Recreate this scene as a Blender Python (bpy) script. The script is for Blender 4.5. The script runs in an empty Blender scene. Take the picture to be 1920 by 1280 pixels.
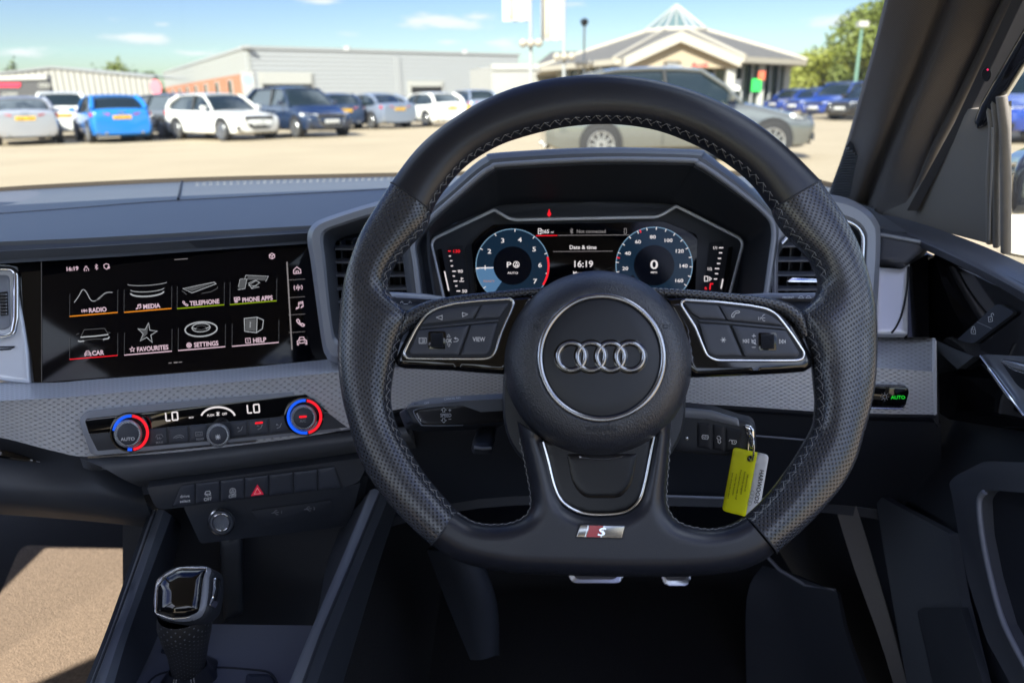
import bpy, bmesh, math, random
import numpy as np
from mathutils import Vector, Matrix
from mathutils.geometry import delaunay_2d_cdt
random.seed(7)
sc = bpy.context.scene
col = sc.collection
R = math.radians

# ------------------------------------------------------------------ camera
FPX = 1387.0
CAM = np.array([0.0, 0.0, 1.10])
PITCH, ROLL = R(18.09), R(1.0)
cd = bpy.data.cameras.new('camera'); cam = bpy.data.objects.new('camera', cd); col.objects.link(cam)
Mc = Matrix.Rotation(R(90) - PITCH, 4, 'X') @ Matrix.Rotation(-ROLL, 4, 'Z')
cam.matrix_world = Matrix.Translation(Vector(CAM)) @ Mc
cd.sensor_width = 36.0; cd.lens = FPX / 1920 * 36.0
cd.clip_start = 0.02; cd.clip_end = 3000
cd.dof.use_dof = True; cd.dof.focus_distance = 0.60; cd.dof.aperture_fstop = 7.0
sc.camera = cam
M3 = np.array(Mc.to_3x3())

# ------------------------------------------------------------------ sky, sun, exposure
SUN_EL, SUN_AZ = R(36), R(199)            # azimuth clockwise from +Y (the way the camera looks)
w = bpy.data.worlds.new("World"); sc.world = w; w.use_nodes = True
wn, wl = w.node_tree.nodes, w.node_tree.links
wn.clear()
wo = wn.new('ShaderNodeOutputWorld'); bg = wn.new('ShaderNodeBackground')
sky = wn.new('ShaderNodeTexSky'); sky.sky_type = 'NISHITA'; sky.sun_disc = False
sky.sun_elevation = SUN_EL; sky.sun_rotation = SUN_AZ; sky.altitude = 50
sky.air_density = 1.0; sky.dust_density = 1.0; sky.ozone_density = 2.2
bg.inputs['Strength'].default_value = 0.085
sd = bpy.data.lights.new('sun', 'SUN'); sd.energy = 5.0; sd.angle = R(0.53); sd.color = (1.0, 0.94, 0.84)
so = bpy.data.objects.new('sun', sd); col.objects.link(so)
sdir = Vector((math.sin(SUN_AZ) * math.cos(SUN_EL), math.cos(SUN_AZ) * math.cos(SUN_EL), math.sin(SUN_EL)))
so.rotation_euler = sdir.to_track_quat('Z', 'Y').to_euler(); so.location = (0, 0, 30)
vs = sc.view_settings; sc.display_settings.display_device = 'sRGB'
vs.view_transform = 'Standard'; vs.look = 'None'; vs.exposure = 1.45; vs.gamma = 1
sc.cycles.use_denoising = True
sc.cycles.max_bounces = 10; sc.cycles.diffuse_bounces = 5; sc.cycles.glossy_bounces = 4
sc.cycles.transparent_max_bounces = 16; sc.cycles.sample_clamp_indirect = 6
sc.cycles.caustics_reflective = False; sc.cycles.caustics_refractive = False

# ------------------------------------------------------------------ geometry helpers
def ray(px, py):
    return M3 @ np.array([(px - 960) / FPX, -(py - 640) / FPX, -1.0])
def W(px, py, d):
    return CAM + ray(px, py) * d
class Plane:
    """a real plane of the car; at() gives the point of it (raised by off) seen at a place of the photograph"""
    def __init__(s, p, n):
        s.p = np.array(p, float); n = np.array(n, float); s.n = n / np.linalg.norm(n)
        if s.n @ (CAM - s.p) < 0: s.n = -s.n
    @classmethod
    def three(c, a, b, d):
        A, B, D = W(*a), W(*b), W(*d); return c(A, np.cross(B - A, D - A))
    def at(s, px, py, off=0.0):
        r = ray(px, py); return CAM + r * (((s.p + s.n * off - CAM) @ s.n) / (r @ s.n))
    def up(s, off): return Plane(s.p + s.n * off, s.n)
class MB:
    def __init__(s): s.v, s.f, s.uv = [], [], None
    def add(s, vs, fs):
        b = len(s.v); s.v += [tuple(map(float, p)) for p in vs]; s.f += [tuple(b + i for i in f) for f in fs]; return s
    def box(s, c, sz, rz=0.0):
        c = np.array(c); h = np.array(sz) / 2; ca, sa = math.cos(rz), math.sin(rz); vs = []
        for z in (-1, 1):
            for x, y in ((-1, -1), (1, -1), (1, 1), (-1, 1)):
                X, Y = x * h[0], y * h[1]; vs.append(c + (X * ca - Y * sa, X * sa + Y * ca, z * h[2]))
        return s.add(vs, [(3, 2, 1, 0), (4, 5, 6, 7), (0, 1, 5, 4), (1, 2, 6, 5), (2, 3, 7, 6), (3, 0, 4, 7)])
    def tube(s, pts, r, n=8, closed=False, flat=None):
        P = [np.array(p, float) for p in pts]; k = len(P); rings = []; prev = None
        for i in range(k):
            a = P[(i - 1) % k] if closed or i else P[0]; b = P[(i + 1) % k] if closed or i < k - 1 else P[-1]
            t = b - a; t = t / (np.linalg.norm(t) + 1e-12)
            if prev is None: prev = np.cross(t, (0.31, 0.2, 0.93)); 
            u = prev - t * (prev @ t); u /= (np.linalg.norm(u) + 1e-12); prev = u; v = np.cross(t, u)
            rr = r[i] if hasattr(r, '__len__') else r
            if flat is None: rings.append([P[i] + rr * (math.cos(2 * math.pi * j / n) * u + math.sin(2 * math.pi * j / n) * v) for j in range(n)])
            else:
                nn = np.array(flat[0]); sd_ = np.cross(t, nn); sd_ /= (np.linalg.norm(sd_) + 1e-12)
                rings.append([P[i] + rr * (math.cos(2 * math.pi * j / n) * sd_ + flat[1] * math.sin(2 * math.pi * j / n) * nn) for j in range(n)])
        return s.loft(rings, closed_v=closed, cap=not closed)
    def loft(s, rings, closed_u=True, closed_v=False, cap=False):
        n, k = len(rings[0]), len(rings); b = len(s.v)
        for r_ in rings: s.v += [tuple(map(float, p)) for p in r_]
        for i in range(k if closed_v else k - 1):
            for j in range(n if closed_u else n - 1):
                a, c = b + i * n, b + ((i + 1) % k) * n; j2 = (j + 1) % n
                s.f.append((a + j, a + j2, c + j2, c + j))
        if cap and closed_u:
            s.f.append(tuple(b + j for j in range(n))[::-1]); s.f.append(tuple(b + (k - 1) * n + j for j in range(n)))
        return s
def mesh_of(mb, origin=None, name='m'):
    me = bpy.data.meshes.new(name)
    V = np.array(mb.v, float)
    if origin is not None: V = V - np.array(origin)
    me.from_pydata([tuple(p) for p in V], [], mb.f); me.update()
    if mb.uv is not None:
        l = me.uv_layers.new(name='UVMap')
        for lp in me.loops: l.data[lp.index].uv = mb.uv[lp.vertex_index]
    return me
def fixn(me):
    bm = bmesh.new(); bm.from_mesh(me); bmesh.ops.recalc_face_normals(bm, faces=bm.faces); bm.to_mesh(me); bm.free()
def obj(name, mb, m, parent=None, smooth=35, mods=None, label=None, fix=True, mats=None):
    """one mesh object in world coordinates; under a parent it keeps the root's frame"""
    root = parent
    while root is not None and root.parent is not None: root = root.parent
    org = tuple(root.get('_o', (0, 0, 0))) if root is not None else None
    me = mb if isinstance(mb, bpy.types.Mesh) else mesh_of(mb, org, name)
    if isinstance(mb, bpy.types.Mesh) and org is not None:
        me.transform(Matrix.Translation(-Vector(org)))
    if fix: fixn(me)
    if smooth is not None:
        me.polygons.foreach_set('use_smooth', [True] * len(me.polygons)); me.set_sharp_from_angle(angle=R(smooth))
    me.materials.append(m)
    o = bpy.data.objects.new(name, me); col.objects.link(o)
    if parent is not None: o.parent = parent
    if label: o['label'] = label
    return o
def tag(o, label, cat, group=None, kind=None):
    if label: o['label'] = label
    if cat: o['category'] = cat
    if group: o['group'] = group
    if kind: o['kind'] = kind
    return o
def thing(name, loc, label, cat, group=None):
    o = bpy.data.objects.new(name, None); col.objects.link(o); o.location = tuple(loc); o['_o'] = tuple(map(float, loc))
    return tag(o, label, cat, group)
def spl(P, n=6, closed=False):
    """Catmull-Rom through the points"""
    P = np.array(P, float); k = len(P); out = []
    for i in range(k if closed else k - 1):
        g = lambda j: P[j % k] if closed else P[min(max(j, 0), k - 1)]
        a, b, c, d = g(i - 1), g(i), g(i + 1), g(i + 2)
        for t in np.linspace(0, 1, n, endpoint=False):
            out.append(0.5 * (2 * b + (c - a) * t + (2 * a - 5 * b + 4 * c - d) * t * t + (3 * b - a - 3 * c + d) * t ** 3))
    if not closed: out.append(P[-1])
    return np.array(out)
def rnd(P, r=4.0, n=4):
    """round the corners of a polygon; a vertex may carry its own radius as a third number"""
    out = []; k = len(P)
    for i in range(k):
        p = np.array(P[i][:2], float); a = np.array(P[i - 1][:2], float); b = np.array(P[(i + 1) % k][:2], float)
        rr = P[i][2] if len(P[i]) > 2 else r
        la, lb = np.linalg.norm(a - p), np.linalg.norm(b - p); rr = min(rr, la * 0.48, lb * 0.48)
        if rr < 0.05: out.append(p); continue
        A, B = p + (a - p) / la * rr, p + (b - p) / lb * rr
        for t in np.linspace(0, 1, n + 1): out.append((1 - t) ** 2 * A + 2 * t * (1 - t) * p + t * t * B)
    return np.array(out)
def resample(P, n):
    P = np.array(P, float); d = np.r_[0, np.cumsum(np.linalg.norm(np.diff(P, axis=0), axis=1))]; t = np.linspace(0, d[-1], n)
    return np.stack([np.interp(t, d, P[:, i]) for i in range(P.shape[1])], 1)
def circ(cx, cy, r, n=48, ry=None, a0=0, a1=2 * math.pi):
    ry = r if ry is None else ry; e = abs(a1 - a0 - 2 * math.pi) < 1e-6
    return np.array([(cx + r * math.cos(a), cy - ry * math.sin(a)) for a in np.linspace(a0, a1, n, endpoint=not e)])
def slab(P, pl, top=0.0, thick=0.004, bevel=0.0, seg=2, mb=False):
    """solid plate with an outline, its face on the plane raised by top"""
    bm = bmesh.new(); k = len(P)
    f = [bm.verts.new(pl.at(p[0], p[1], top)) for p in P]; g = [bm.verts.new(Vector(v.co) - Vector(pl.n) * thick) for v in f]
    F = bm.faces.new(f); bm.faces.new(g[::-1])
    for i in range(k): bm.faces.new((f[i - 1], f[i], g[i], g[i - 1]))
    if bevel > 0: bmesh.ops.bevel(bm, geom=list(F.edges), offset=bevel, segments=seg, profile=0.5, affect='EDGES', clamp_overlap=True)
    me = bpy.data.meshes.new('m'); bmesh.ops.recalc_face_normals(bm, faces=bm.faces); bm.to_mesh(me); bm.free()
    return me
def inside(P, x, y):
    P = np.asarray(P); x = np.asarray(x); y = np.asarray(y); c = np.zeros(x.shape, bool); j = len(P) - 1
    for i in range(len(P)):
        xi, yi, xj, yj = P[i][0], P[i][1], P[j][0], P[j][1]
        if yi != yj: c ^= ((yi > y) != (yj > y)) & (x < (xj - xi) * (y - yi) / (yj - yi) + xi)
        j = i
    return c
def dist_to(lines, X, Y):
    D = np.full(X.shape, 1e9)
    for L in lines:
        for a, b in zip(L[:-1], L[1:]):
            vx, vy = b[0] - a[0], b[1] - a[1]; l2 = vx * vx + vy * vy + 1e-9
            t = np.clip(((X - a[0]) * vx + (Y - a[1]) * vy) / l2, 0, 1); D = np.minimum(D, np.hypot(X - a[0] - t * vx, Y - a[1] - t * vy))
    return D
def pillow(P, pl, off=0.0, h=0.004, r=12.0, res=7.0, back=0.006, edges=None, mirror=False, hfun=None, holes=(), uvs=0.00037, power=2.0):
    """cushion-shaped solid: face rises by h within r pixels of the edge"""
    P = np.array(P, float)
    def dens(Q):
        out = []
        for a, b in zip(Q, np.roll(Q, -1, 0)):
            m = max(1, int(np.linalg.norm(b - a) / res)); out += [a + (b - a) * i / m for i in range(m)]
        return np.array(out)
    B = dens(P); loops = [B] + [dens(np.array(h_, float)) for h_ in holes]
    E = edges if edges is not None else [np.vstack([l, l[:1]]) for l in loops]
    x0, y0 = B.min(0); x1, y1 = B.max(0)
    gx, gy = np.meshgrid(np.arange(x0, x1, res), np.arange(y0, y1, res * 0.87)); gx = gx.copy(); gx[1::2] += res / 2
    gx, gy = gx.ravel(), gy.ravel(); ok = inside(P, gx, gy)
    for h_ in holes: ok &= ~inside(h_, gx, gy)
    gx, gy = gx[ok], gy[ok]
    db = dist_to([np.vstack([l, l[:1]]) for l in loops], gx, gy); k_ = db > res * 0.45; gx, gy = gx[k_], gy[k_]
    # extra rows close to the soft edges keep the roll of the edge round
    pts = [tuple(p) for l in loops for p in l]; edg = []; s0 = 0
    for l in loops:
        edg += [(s0 + i, s0 + (i + 1) % len(l)) for i in range(len(l))]; s0 += len(l)
    for fr in (0.08, 0.22):
        for l in loops:
            nx = np.roll(l, -1, 0) - np.roll(l, 1, 0); nn = np.stack([-nx[:, 1], nx[:, 0]], 1) / (np.linalg.norm(nx, axis=1)[:, None] + 1e-9)
            for sg in (1, -1):
                q = l + nn * sg * r * fr; okq = inside(P, q[:, 0], q[:, 1])
                for h_ in holes: okq &= ~inside(h_, q[:, 0], q[:, 1])
                dq = dist_to([np.vstack([m_, m_[:1]]) for m_ in loops], q[:, 0], q[:, 1]); okq &= dq > r * fr * 0.7
                pts += [tuple(p) for p in q[okq]]
    pts += list(zip(gx, gy))
    vo, eo, fo, *_ = delaunay_2d_cdt([Vector((float(a), float(b))) for a, b in pts], edg, [], 0, 0.001)
    V = np.array([(v.x, v.y) for v in vo]); T = np.array([f for f in fo]); c = V[T].mean(1)
    ok = inside(P, c[:, 0], c[:, 1])
    for h_ in holes: ok &= ~inside(h_, c[:, 0], c[:, 1])
    T = T[ok]
    D = dist_to(E, V[:, 0], V[:, 1]); t = np.clip(D / r, 0, 1); Z = h * (1 - (1 - t) ** power) ** (1 / power)
    if hfun is not None: Z = Z + np.array([hfun(x, y) for x, y in V])
    mb = MB(); mb.uv = []
    base = [pl.at(x, y, off) for x, y in V]
    mb.v = [tuple(pl.at(x, y, off + z)) for (x, y), z in zip(V, Z)]; mb.uv = [(x * uvs, -y * uvs) for x, y in V]
    mb.f = [tuple(map(int, t_)) for t_ in T]
    n = len(V)
    cnt = {}
    for t_ in mb.f:
        for a, b in ((t_[0], t_[1]), (t_[1], t_[2]), (t_[2], t_[0])): cnt[(min(a, b), max(a, b))] = cnt.get((min(a, b), max(a, b)), 0) + 1
    be = [e for e, c_ in cnt.items() if c_ == 1]
    if mirror:
        bset = {i for e in be for i in e}; mp = {}
        for i in range(n):
            if i in bset and Z[i] < 1e-6: mp[i] = i
            else: mp[i] = len(mb.v); mb.v.append(tuple(base[i] - pl.n * Z[i])); mb.uv.append(mb.uv[i])
        mb.f += [tuple(mp[i] for i in t_[::-1]) for t_ in T]
    else:
        mp = {}
        for i in {i for e in be for i in e}: mp[i] = len(mb.v); mb.v.append(tuple(base[i] - pl.n * back)); mb.uv.append(mb.uv[i])
        for a, b in be: mb.f.append((a, b, mp[b], mp[a]))
    return mb
def text(s, px, py, h, pl, off=0.0003, ang=0.0, al='C', sx=1.0, shear=0.0, mb=None, bold=.012):
    """flat lettering: cap height h in photograph pixels, laid on a plane"""
    mb = mb or MB(); cu = bpy.data.curves.new('t', 'FONT'); cu.body = s; cu.size = 1; cu.resolution_u = 3; cu.offset = bold
    cu.align_x = {'C': 'CENTER', 'L': 'LEFT', 'R': 'RIGHT'}[al]
    o = bpy.data.objects.new('t', cu); me = bpy.data.meshes.new_from_object(o)
    ca, sa = math.cos(ang), math.sin(ang); k = h / 0.72; vs = []
    for v in me.vertices:
        x, y = v.co.x * k * sx, (v.co.y - 0.36) * k; x += shear * y
        vs.append(pl.at(px + x * ca - y * sa, py - (x * sa + y * ca), off))
    mb.add(vs, [tuple(p.vertices) for p in me.polygons])
    bpy.data.objects.remove(o); bpy.data.meshes.remove(me); bpy.data.curves.remove(cu)
    return mb
def lines(L, wd, pl, off=0.0003, mb=None, at=(0, 0), k=1.0, ang=0.0):
    """flat strokes of width wd (photograph pixels) laid on a plane; strokes may be given about a centre at, scaled by k"""
    mb = mb or MB(); ca, sa = math.cos(ang), math.sin(ang)
    for P in L:
        P = np.array(P, float) * k; P = np.stack([P[:, 0] * ca + P[:, 1] * sa, -P[:, 0] * sa + P[:, 1] * ca], 1) + np.array(at)
        closed = np.linalg.norm(P[0] - P[-1]) < 1e-6; m = len(P); lft, rgt = [], []
        for i in range(m):
            a = P[i - 1] if i else (P[-2] if closed else P[0]); b = P[i + 1] if i < m - 1 else (P[1] if closed else P[-1])
            d1, d2 = P[i] - a, b - P[i]; d1 = d1 / (np.linalg.norm(d1) + 1e-9); d2 = d2 / (np.linalg.norm(d2) + 1e-9); t = d1 + d2
            t /= (np.linalg.norm(t) + 1e-9); nn = np.array([-t[1], t[0]]); c_ = max(0.5, abs(nn @ np.array([-d2[1], d2[0]])) if np.linalg.norm(d2) > .5 else 1)
            lft.append(P[i] + nn * wd / 2 / c_); rgt.append(P[i] - nn * wd / 2 / c_)
        q = [pl.at(*p, off) for p in lft] + [pl.at(*p, off) for p in rgt]
        mb.add(q, [(i, i + 1, m + i + 1, m + i) for i in range(m - 1)])
    return mb
def poly(P, pl, off=0.0003, mb=None):
    mb = mb or MB(); return mb.add([pl.at(p[0], p[1], off) for p in P], [tuple(range(len(P)))])
def path(P, pl, off=0.0): return [pl.at(p[0], p[1], off) for p in P]
def arc(cx, cy, r, a0, a1, n=14): return [(cx + r * math.cos(R(a)), cy - r * math.sin(R(a))) for a in np.linspace(a0, a1, n)]
def surf(grid, nu=6, nv=6, thick=0.004, uvs=1.0):
    """smooth skin through a grid of points (px, py, depth), given a real thickness"""
    G = np.array([[W(*p) for p in row] for row in grid]); rows = [spl(r_, nu) for r_ in G]; C_ = np.array(rows)
    S = np.stack([spl(C_[:, j], nv) for j in range(C_.shape[1])], 1)
    return skin(S, thick)
def skin(S, thick):
    m, n = S.shape[:2]; N = np.zeros_like(S)
    du = np.gradient(S, axis=1); dv = np.gradient(S, axis=0); N = np.cross(du, dv); N /= (np.linalg.norm(N, axis=2)[..., None] + 1e-12)
    c = S.mean((0, 1)); 
    if (N.mean((0, 1)) @ (CAM - c)) < 0: N = -N
    mb = MB(); mb.uv = []
    cu = np.r_[0, np.cumsum(np.linalg.norm(np.diff(S[m // 2], axis=0), axis=1))]; cv = np.r_[0, np.cumsum(np.linalg.norm(np.diff(S[:, n // 2], axis=0), axis=1))]
    for A in (S, S - N * thick):
        for i in range(m):
            for j in range(n): mb.v.append(tuple(A[i, j])); mb.uv.append((cu[j], cv[i]))
    f = lambda k, i, j: k * m * n + i * n + j
    for i in range(m - 1):
        for j in range(n - 1):
            mb.f.append((f(0, i, j), f(0, i, j + 1), f(0, i + 1, j + 1), f(0, i + 1, j))); mb.f.append((f(1, i, j), f(1, i + 1, j), f(1, i + 1, j + 1), f(1, i, j + 1)))
    for i in range(m - 1):
        mb.f.append((f(0, i, 0), f(0, i + 1, 0), f(1, i + 1, 0), f(1, i, 0))); mb.f.append((f(0, i, n - 1), f(1, i, n - 1), f(1, i + 1, n - 1), f(0, i + 1, n - 1)))
    for j in range(n - 1):
        mb.f.append((f(0, 0, j), f(1, 0, j), f(1, 0, j + 1), f(0, 0, j + 1))); mb.f.append((f(0, m - 1, j), f(0, m - 1, j + 1), f(1, m - 1, j + 1), f(1, m - 1, j)))
    return mb

# ------------------------------------------------------------------ materials
def nodes_of(name):
    m = bpy.data.materials.new(name); m.use_nodes = True; n = m.node_tree.nodes; l = m.node_tree.links
    return m, n, l, n['Principled BSDF']
def math_(n, l, op, a, b=None, c=None):
    q = n.new('ShaderNodeMath'); q.operation = op
    for i, x in enumerate((a, b, c)):
        if x is None: continue
        if isinstance(x, (int, float)): q.inputs[i].default_value = x
        else: l.new(x, q.inputs[i])
    return q.outputs[0]
def mat(name, c, rough=0.5, metal=0.0, grain=0.0, gs=600.0, vary=0.0, vs_=8.0, coat=0.0, spec=0.5, emit=None, es=1.0, coord='Object', voro=False, rv=0.0):
    m, n, l, b = nodes_of(name); c = (c, c, c) if isinstance(c, (int, float)) else c
    b.inputs['Base Color'].default_value = (*c, 1); b.inputs['Roughness'].default_value = rough; b.inputs['Metallic'].default_value = metal
    b.inputs['Coat Weight'].default_value = coat; b.inputs['Coat Roughness'].default_value = 0.03; b.inputs['Specular IOR Level'].default_value = spec
    if emit: b.inputs['Emission Color'].default_value = (*emit, 1); b.inputs['Emission Strength'].default_value = es
    if grain or vary or rv: tc = n.new('ShaderNodeTexCoord')
    if grain:
        t = n.new('ShaderNodeTexVoronoi' if voro else 'ShaderNodeTexNoise'); t.inputs['Scale'].default_value = gs; l.new(tc.outputs[coord], t.inputs['Vector'])
        if not voro: t.inputs['Detail'].default_value = 3
        bp = n.new('ShaderNodeBump'); bp.inputs['Strength'].default_value = 1.0; bp.inputs['Distance'].default_value = grain
        l.new(t.outputs['Distance' if voro else 'Fac'], bp.inputs['Height']); l.new(bp.outputs[0], b.inputs['Normal'])
    if vary or rv:
        t = n.new('ShaderNodeTexNoise'); t.inputs['Scale'].default_value = vs_; t.inputs['Detail'].default_value = 5; l.new(tc.outputs[coord], t.inputs['Vector'])
        if vary:
            mx = n.new('ShaderNodeMix'); mx.data_type = 'RGBA'; l.new(t.outputs['Fac'], mx.inputs[0])
            mx.inputs[6].default_value = (*[x * (1 - vary) for x in c], 1); mx.inputs[7].default_value = (*[min(1, x * (1 + vary)) for x in c], 1); l.new(mx.outputs[2], b.inputs['Base Color'])
        if rv:
            mr = n.new('ShaderNodeMapRange'); mr.inputs[3].default_value = rough - rv; mr.inputs[4].default_value = rough + rv; l.new(t.outputs['Fac'], mr.inputs[0]); l.new(mr.outputs[0], b.inputs['Roughness'])
    return m
def dotted(name, c, rough, p, r0, r1, depth, metal=0.0, dark=0.25, raised=False, wear=0.0, spec=0.5, squash=1.0):
    """staggered rows of holes (or bumps) on UVs measured in metres"""
    m, n, l, b = nodes_of(name); b.inputs['Roughness'].default_value = rough; b.inputs['Metallic'].default_value = metal; b.inputs['Specular IOR Level'].default_value = spec
    tc = n.new('ShaderNodeTexCoord'); mp = n.new('ShaderNodeMapping'); mp.inputs['Scale'].default_value = (1 / p, squash / p, 0); l.new(tc.outputs['UV'], mp.inputs[0])
    ds = []
    for o_ in (0.0, 0.5):
        a = n.new('ShaderNodeVectorMath'); a.operation = 'ADD'; a.inputs[1].default_value = (o_ + 50, o_ + 50, 0); l.new(mp.outputs[0], a.inputs[0])
        f = n.new('ShaderNodeVectorMath'); f.operation = 'FRACTION'; l.new(a.outputs[0], f.inputs[0])
        s_ = n.new('ShaderNodeVectorMath'); s_.operation = 'SUBTRACT'; s_.inputs[1].default_value = (.5, .5, 0); l.new(f.outputs[0], s_.inputs[0])
        z = n.new('ShaderNodeVectorMath'); z.operation = 'MULTIPLY'; z.inputs[1].default_value = (1, 1, 0); l.new(s_.outputs[0], z.inputs[0])
        e = n.new('ShaderNodeVectorMath'); e.operation = 'LENGTH'; l.new(z.outputs[0], e.inputs[0]); ds.append(e.outputs['Value'])
    d = math_(n, l, 'MINIMUM', *ds)
    mr = n.new('ShaderNodeMapRange'); mr.interpolation_type = 'SMOOTHSTEP'; mr.inputs[1].default_value = r0; mr.inputs[2].default_value = r1
    mr.inputs[3].default_value = 1.0 if raised else 0.0; mr.inputs[4].default_value = 0.0 if raised else 1.0; l.new(d, mr.inputs[0])
    nz = n.new('ShaderNodeTexNoise'); nz.inputs['Scale'].default_value = 900; l.new(tc.outputs['Object'], nz.inputs['Vector'])
    hgt = math_(n, l, 'MULTIPLY_ADD', nz.outputs['Fac'], 0.08, mr.outputs[0])
    bp = n.new('ShaderNodeBump'); bp.inputs['Distance'].default_value = depth; l.new(hgt, bp.inputs['Height']); l.new(bp.outputs[0], b.inputs['Normal'])
    mx = n.new('ShaderNodeMix'); mx.data_type = 'RGBA'; l.new(mr.outputs[0], mx.inputs[0]); A = tuple(x * dark for x in c)
    mx.inputs[6].default_value = (*(c if raised else A), 1); mx.inputs[7].default_value = (*c, 1)
    if raised: mx.inputs[6].default_value = (*A, 1)
    l.new(mx.outputs[2], b.inputs['Base Color'])
    if wear:
        nw = n.new('ShaderNodeTexNoise'); nw.inputs['Scale'].default_value = 14; l.new(tc.outputs['Object'], nw.inputs['Vector'])
        r_ = n.new('ShaderNodeMapRange'); r_.inputs[3].default_value = rough - wear; r_.inputs[4].default_value = rough + wear; l.new(nw.outputs['Fac'], r_.inputs[0]); l.new(r_.outputs[0], b.inputs['Roughness'])
    return m
def glass(name, tint=(1, 1, 1), refl=1.0, rough=0.01):
    m = bpy.data.materials.new(name); m.use_nodes = True; n, l = m.node_tree.nodes, m.node_tree.links; n.clear()
    o = n.new('ShaderNodeOutputMaterial'); t = n.new('ShaderNodeBsdfTransparent'); t.inputs[0].default_value = (*tint, 1)
    g = n.new('ShaderNodeBsdfGlossy'); g.inputs['Roughness'].default_value = rough; ge = n.new('ShaderNodeNewGeometry'); dt = n.new('ShaderNodeVectorMath'); dt.operation = 'DOT_PRODUCT'
    l.new(ge.outputs['Incoming'], dt.inputs[0]); l.new(ge.outputs['Normal'], dt.inputs[1])
    c = math_(n, l, 'SUBTRACT', 1.0, math_(n, l, 'ABSOLUTE', dt.outputs['Value'])); k = math_(n, l, 'MULTIPLY_ADD', math_(n, l, 'POWER', c, 5.0), .5 * refl, .03 * refl)
    mx = n.new('ShaderNodeMixShader'); l.new(k, mx.inputs[0]); l.new(t.outputs[0], mx.inputs[1]); l.new(g.outputs[0], mx.inputs[2]); l.new(mx.outputs[0], o.inputs[0])
    return m
def glow(name, c, s=1.0):
    m, n, l, b = nodes_of(name); b.inputs['Base Color'].default_value = (0.004, 0.004, 0.005, 1); b.inputs['Roughness'].default_value = 0.12; b.inputs['Specular IOR Level'].default_value = 0.2
    b.inputs['Emission Color'].default_value = (*c, 1); b.inputs['Emission Strength'].default_value = s * .5; return m
def ribs(name, c, scale, axis='X', rough=0.5, depth=0.02, dark=0.8, metal=0.0):
    m, n, l, b = nodes_of(name); b.inputs['Roughness'].default_value = rough; b.inputs['Metallic'].default_value = metal
    tc = n.new('ShaderNodeTexCoord'); wv = n.new('ShaderNodeTexWave'); wv.bands_direction = axis; wv.inputs['Scale'].default_value = scale; l.new(tc.outputs['Object'], wv.inputs['Vector'])
    bp = n.new('ShaderNodeBump'); bp.inputs['Distance'].default_value = depth; l.new(wv.outputs['Fac'], bp.inputs['Height']); l.new(bp.outputs[0], b.inputs['Normal'])
    mx = n.new('ShaderNodeMix'); mx.data_type = 'RGBA'; l.new(wv.outputs['Fac'], mx.inputs[0]); mx.inputs[6].default_value = (*[x * dark for x in c], 1); mx.inputs[7].default_value = (*c, 1); l.new(mx.outputs[2], b.inputs['Base Color'])
    return m
K = {}
K['soft'] = mat('soft_black_dash_plastic', (.095, .105, .125), .42, grain=.00006, gs=1100, vary=.12, vs_=6)
K['hard'] = mat('hard_black_plastic', (.044, .050, .064), .42, grain=.00005, gs=900, vary=.15, vs_=9, rv=.05)
K['dark'] = mat('matt_black_plastic', (.020, .024, .034), .6, grain=.00005, gs=800)
K['rubber'] = mat('rubber_seal', (.11, .103, .098), .55, grain=.0002, gs=300, vary=.2)  # lighter than its real grey, sun on the seals put into the colour
K['leather'] = mat('smooth_black_leather', (.018, .021, .032), .34, grain=.00008, gs=1500, vary=.2, vs_=20, rv=.06, spec=.65)
K['pad'] = mat('grained_airbag_cover', (.030, .035, .049), .34, grain=.00028, gs=1000, voro=True, spec=.8)
K['smoothpad'] = mat('satin_black_cover', (.026, .030, .040), .40, grain=.00002, gs=1500, rv=.05)
K['perf'] = dotted('perforated_leather', (.040, .046, .062), .25, .0038, .10, .24, .0005, dark=.06, wear=.07, spec=1.0)
K['hex'] = dotted('honeycomb_silver_trim', (.62, .65, .71), .30, .0072, .30, .46, .0006, metal=.2, dark=.66, raised=True, squash=1.25)
K['silver'] = mat('satin_silver_paint', (.88, .92, 1.0), .18, metal=.15, coat=.5, rv=.03, vs_=30)
K['satin'] = mat('satin_aluminium', (.62, .64, .67), .26, metal=1.0)
K['chrome'] = mat('bright_chrome', (.82, .83, .85), .10, metal=1.0)
K['greytrim'] = mat('satin_grey_trim', (.27, .29, .34), .34, metal=.1, grain=.00003, gs=1200)
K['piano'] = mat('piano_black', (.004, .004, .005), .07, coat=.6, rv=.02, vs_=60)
K['screen'] = mat('screen_glass', (.002, .002, .004), .07, spec=.3, rv=.035, vs_=25)
K['emblem'] = mat('emblem_metal', (.46, .47, .50), .2, metal=1.0)
K['button'] = mat('button_plastic', (.052, .060, .082), .45, grain=.00002, gs=1500)
K['print'] = mat('white_print', (.88, .90, .94), .5)
K['dimprint'] = mat('grey_print', (.36, .37, .40), .5)
K['thread'] = mat('grey_thread', (.36, .37, .39), .7)
K['fabric'] = dotted('pillar_fabric', (.20, .188, .19), .85, .0026, .15, .5, .00035, dark=.6)
K['white'] = glow('lit_white', (1.0, .93, .95), .62)
K['dimwhite'] = glow('lit_dim_white', (.8, .74, .76), .22)
K['grey'] = glow('lit_grey', (.5, .52, .58), .12)
K['red'] = glow('lit_red', (1.0, .015, .03), .75)
K['blue'] = glow('lit_blue', (.01, .12, 1.0), .75)
K['orange'] = glow('lit_orange', (1.0, .32, .02), .6)
K['lime'] = glow('lit_lime', (.35, .5, .01), .5)
K['green'] = glow('lit_green', (.02, .8, .05), .6)
K['pink'] = glow('lit_pink', (.85, .62, .72), .6)
K['dial'] = glow('dial_navy', (.012, .035, .072), .42)
K['dialblue'] = glow('dial_blue', (.09, .2, .36), .7)
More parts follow.
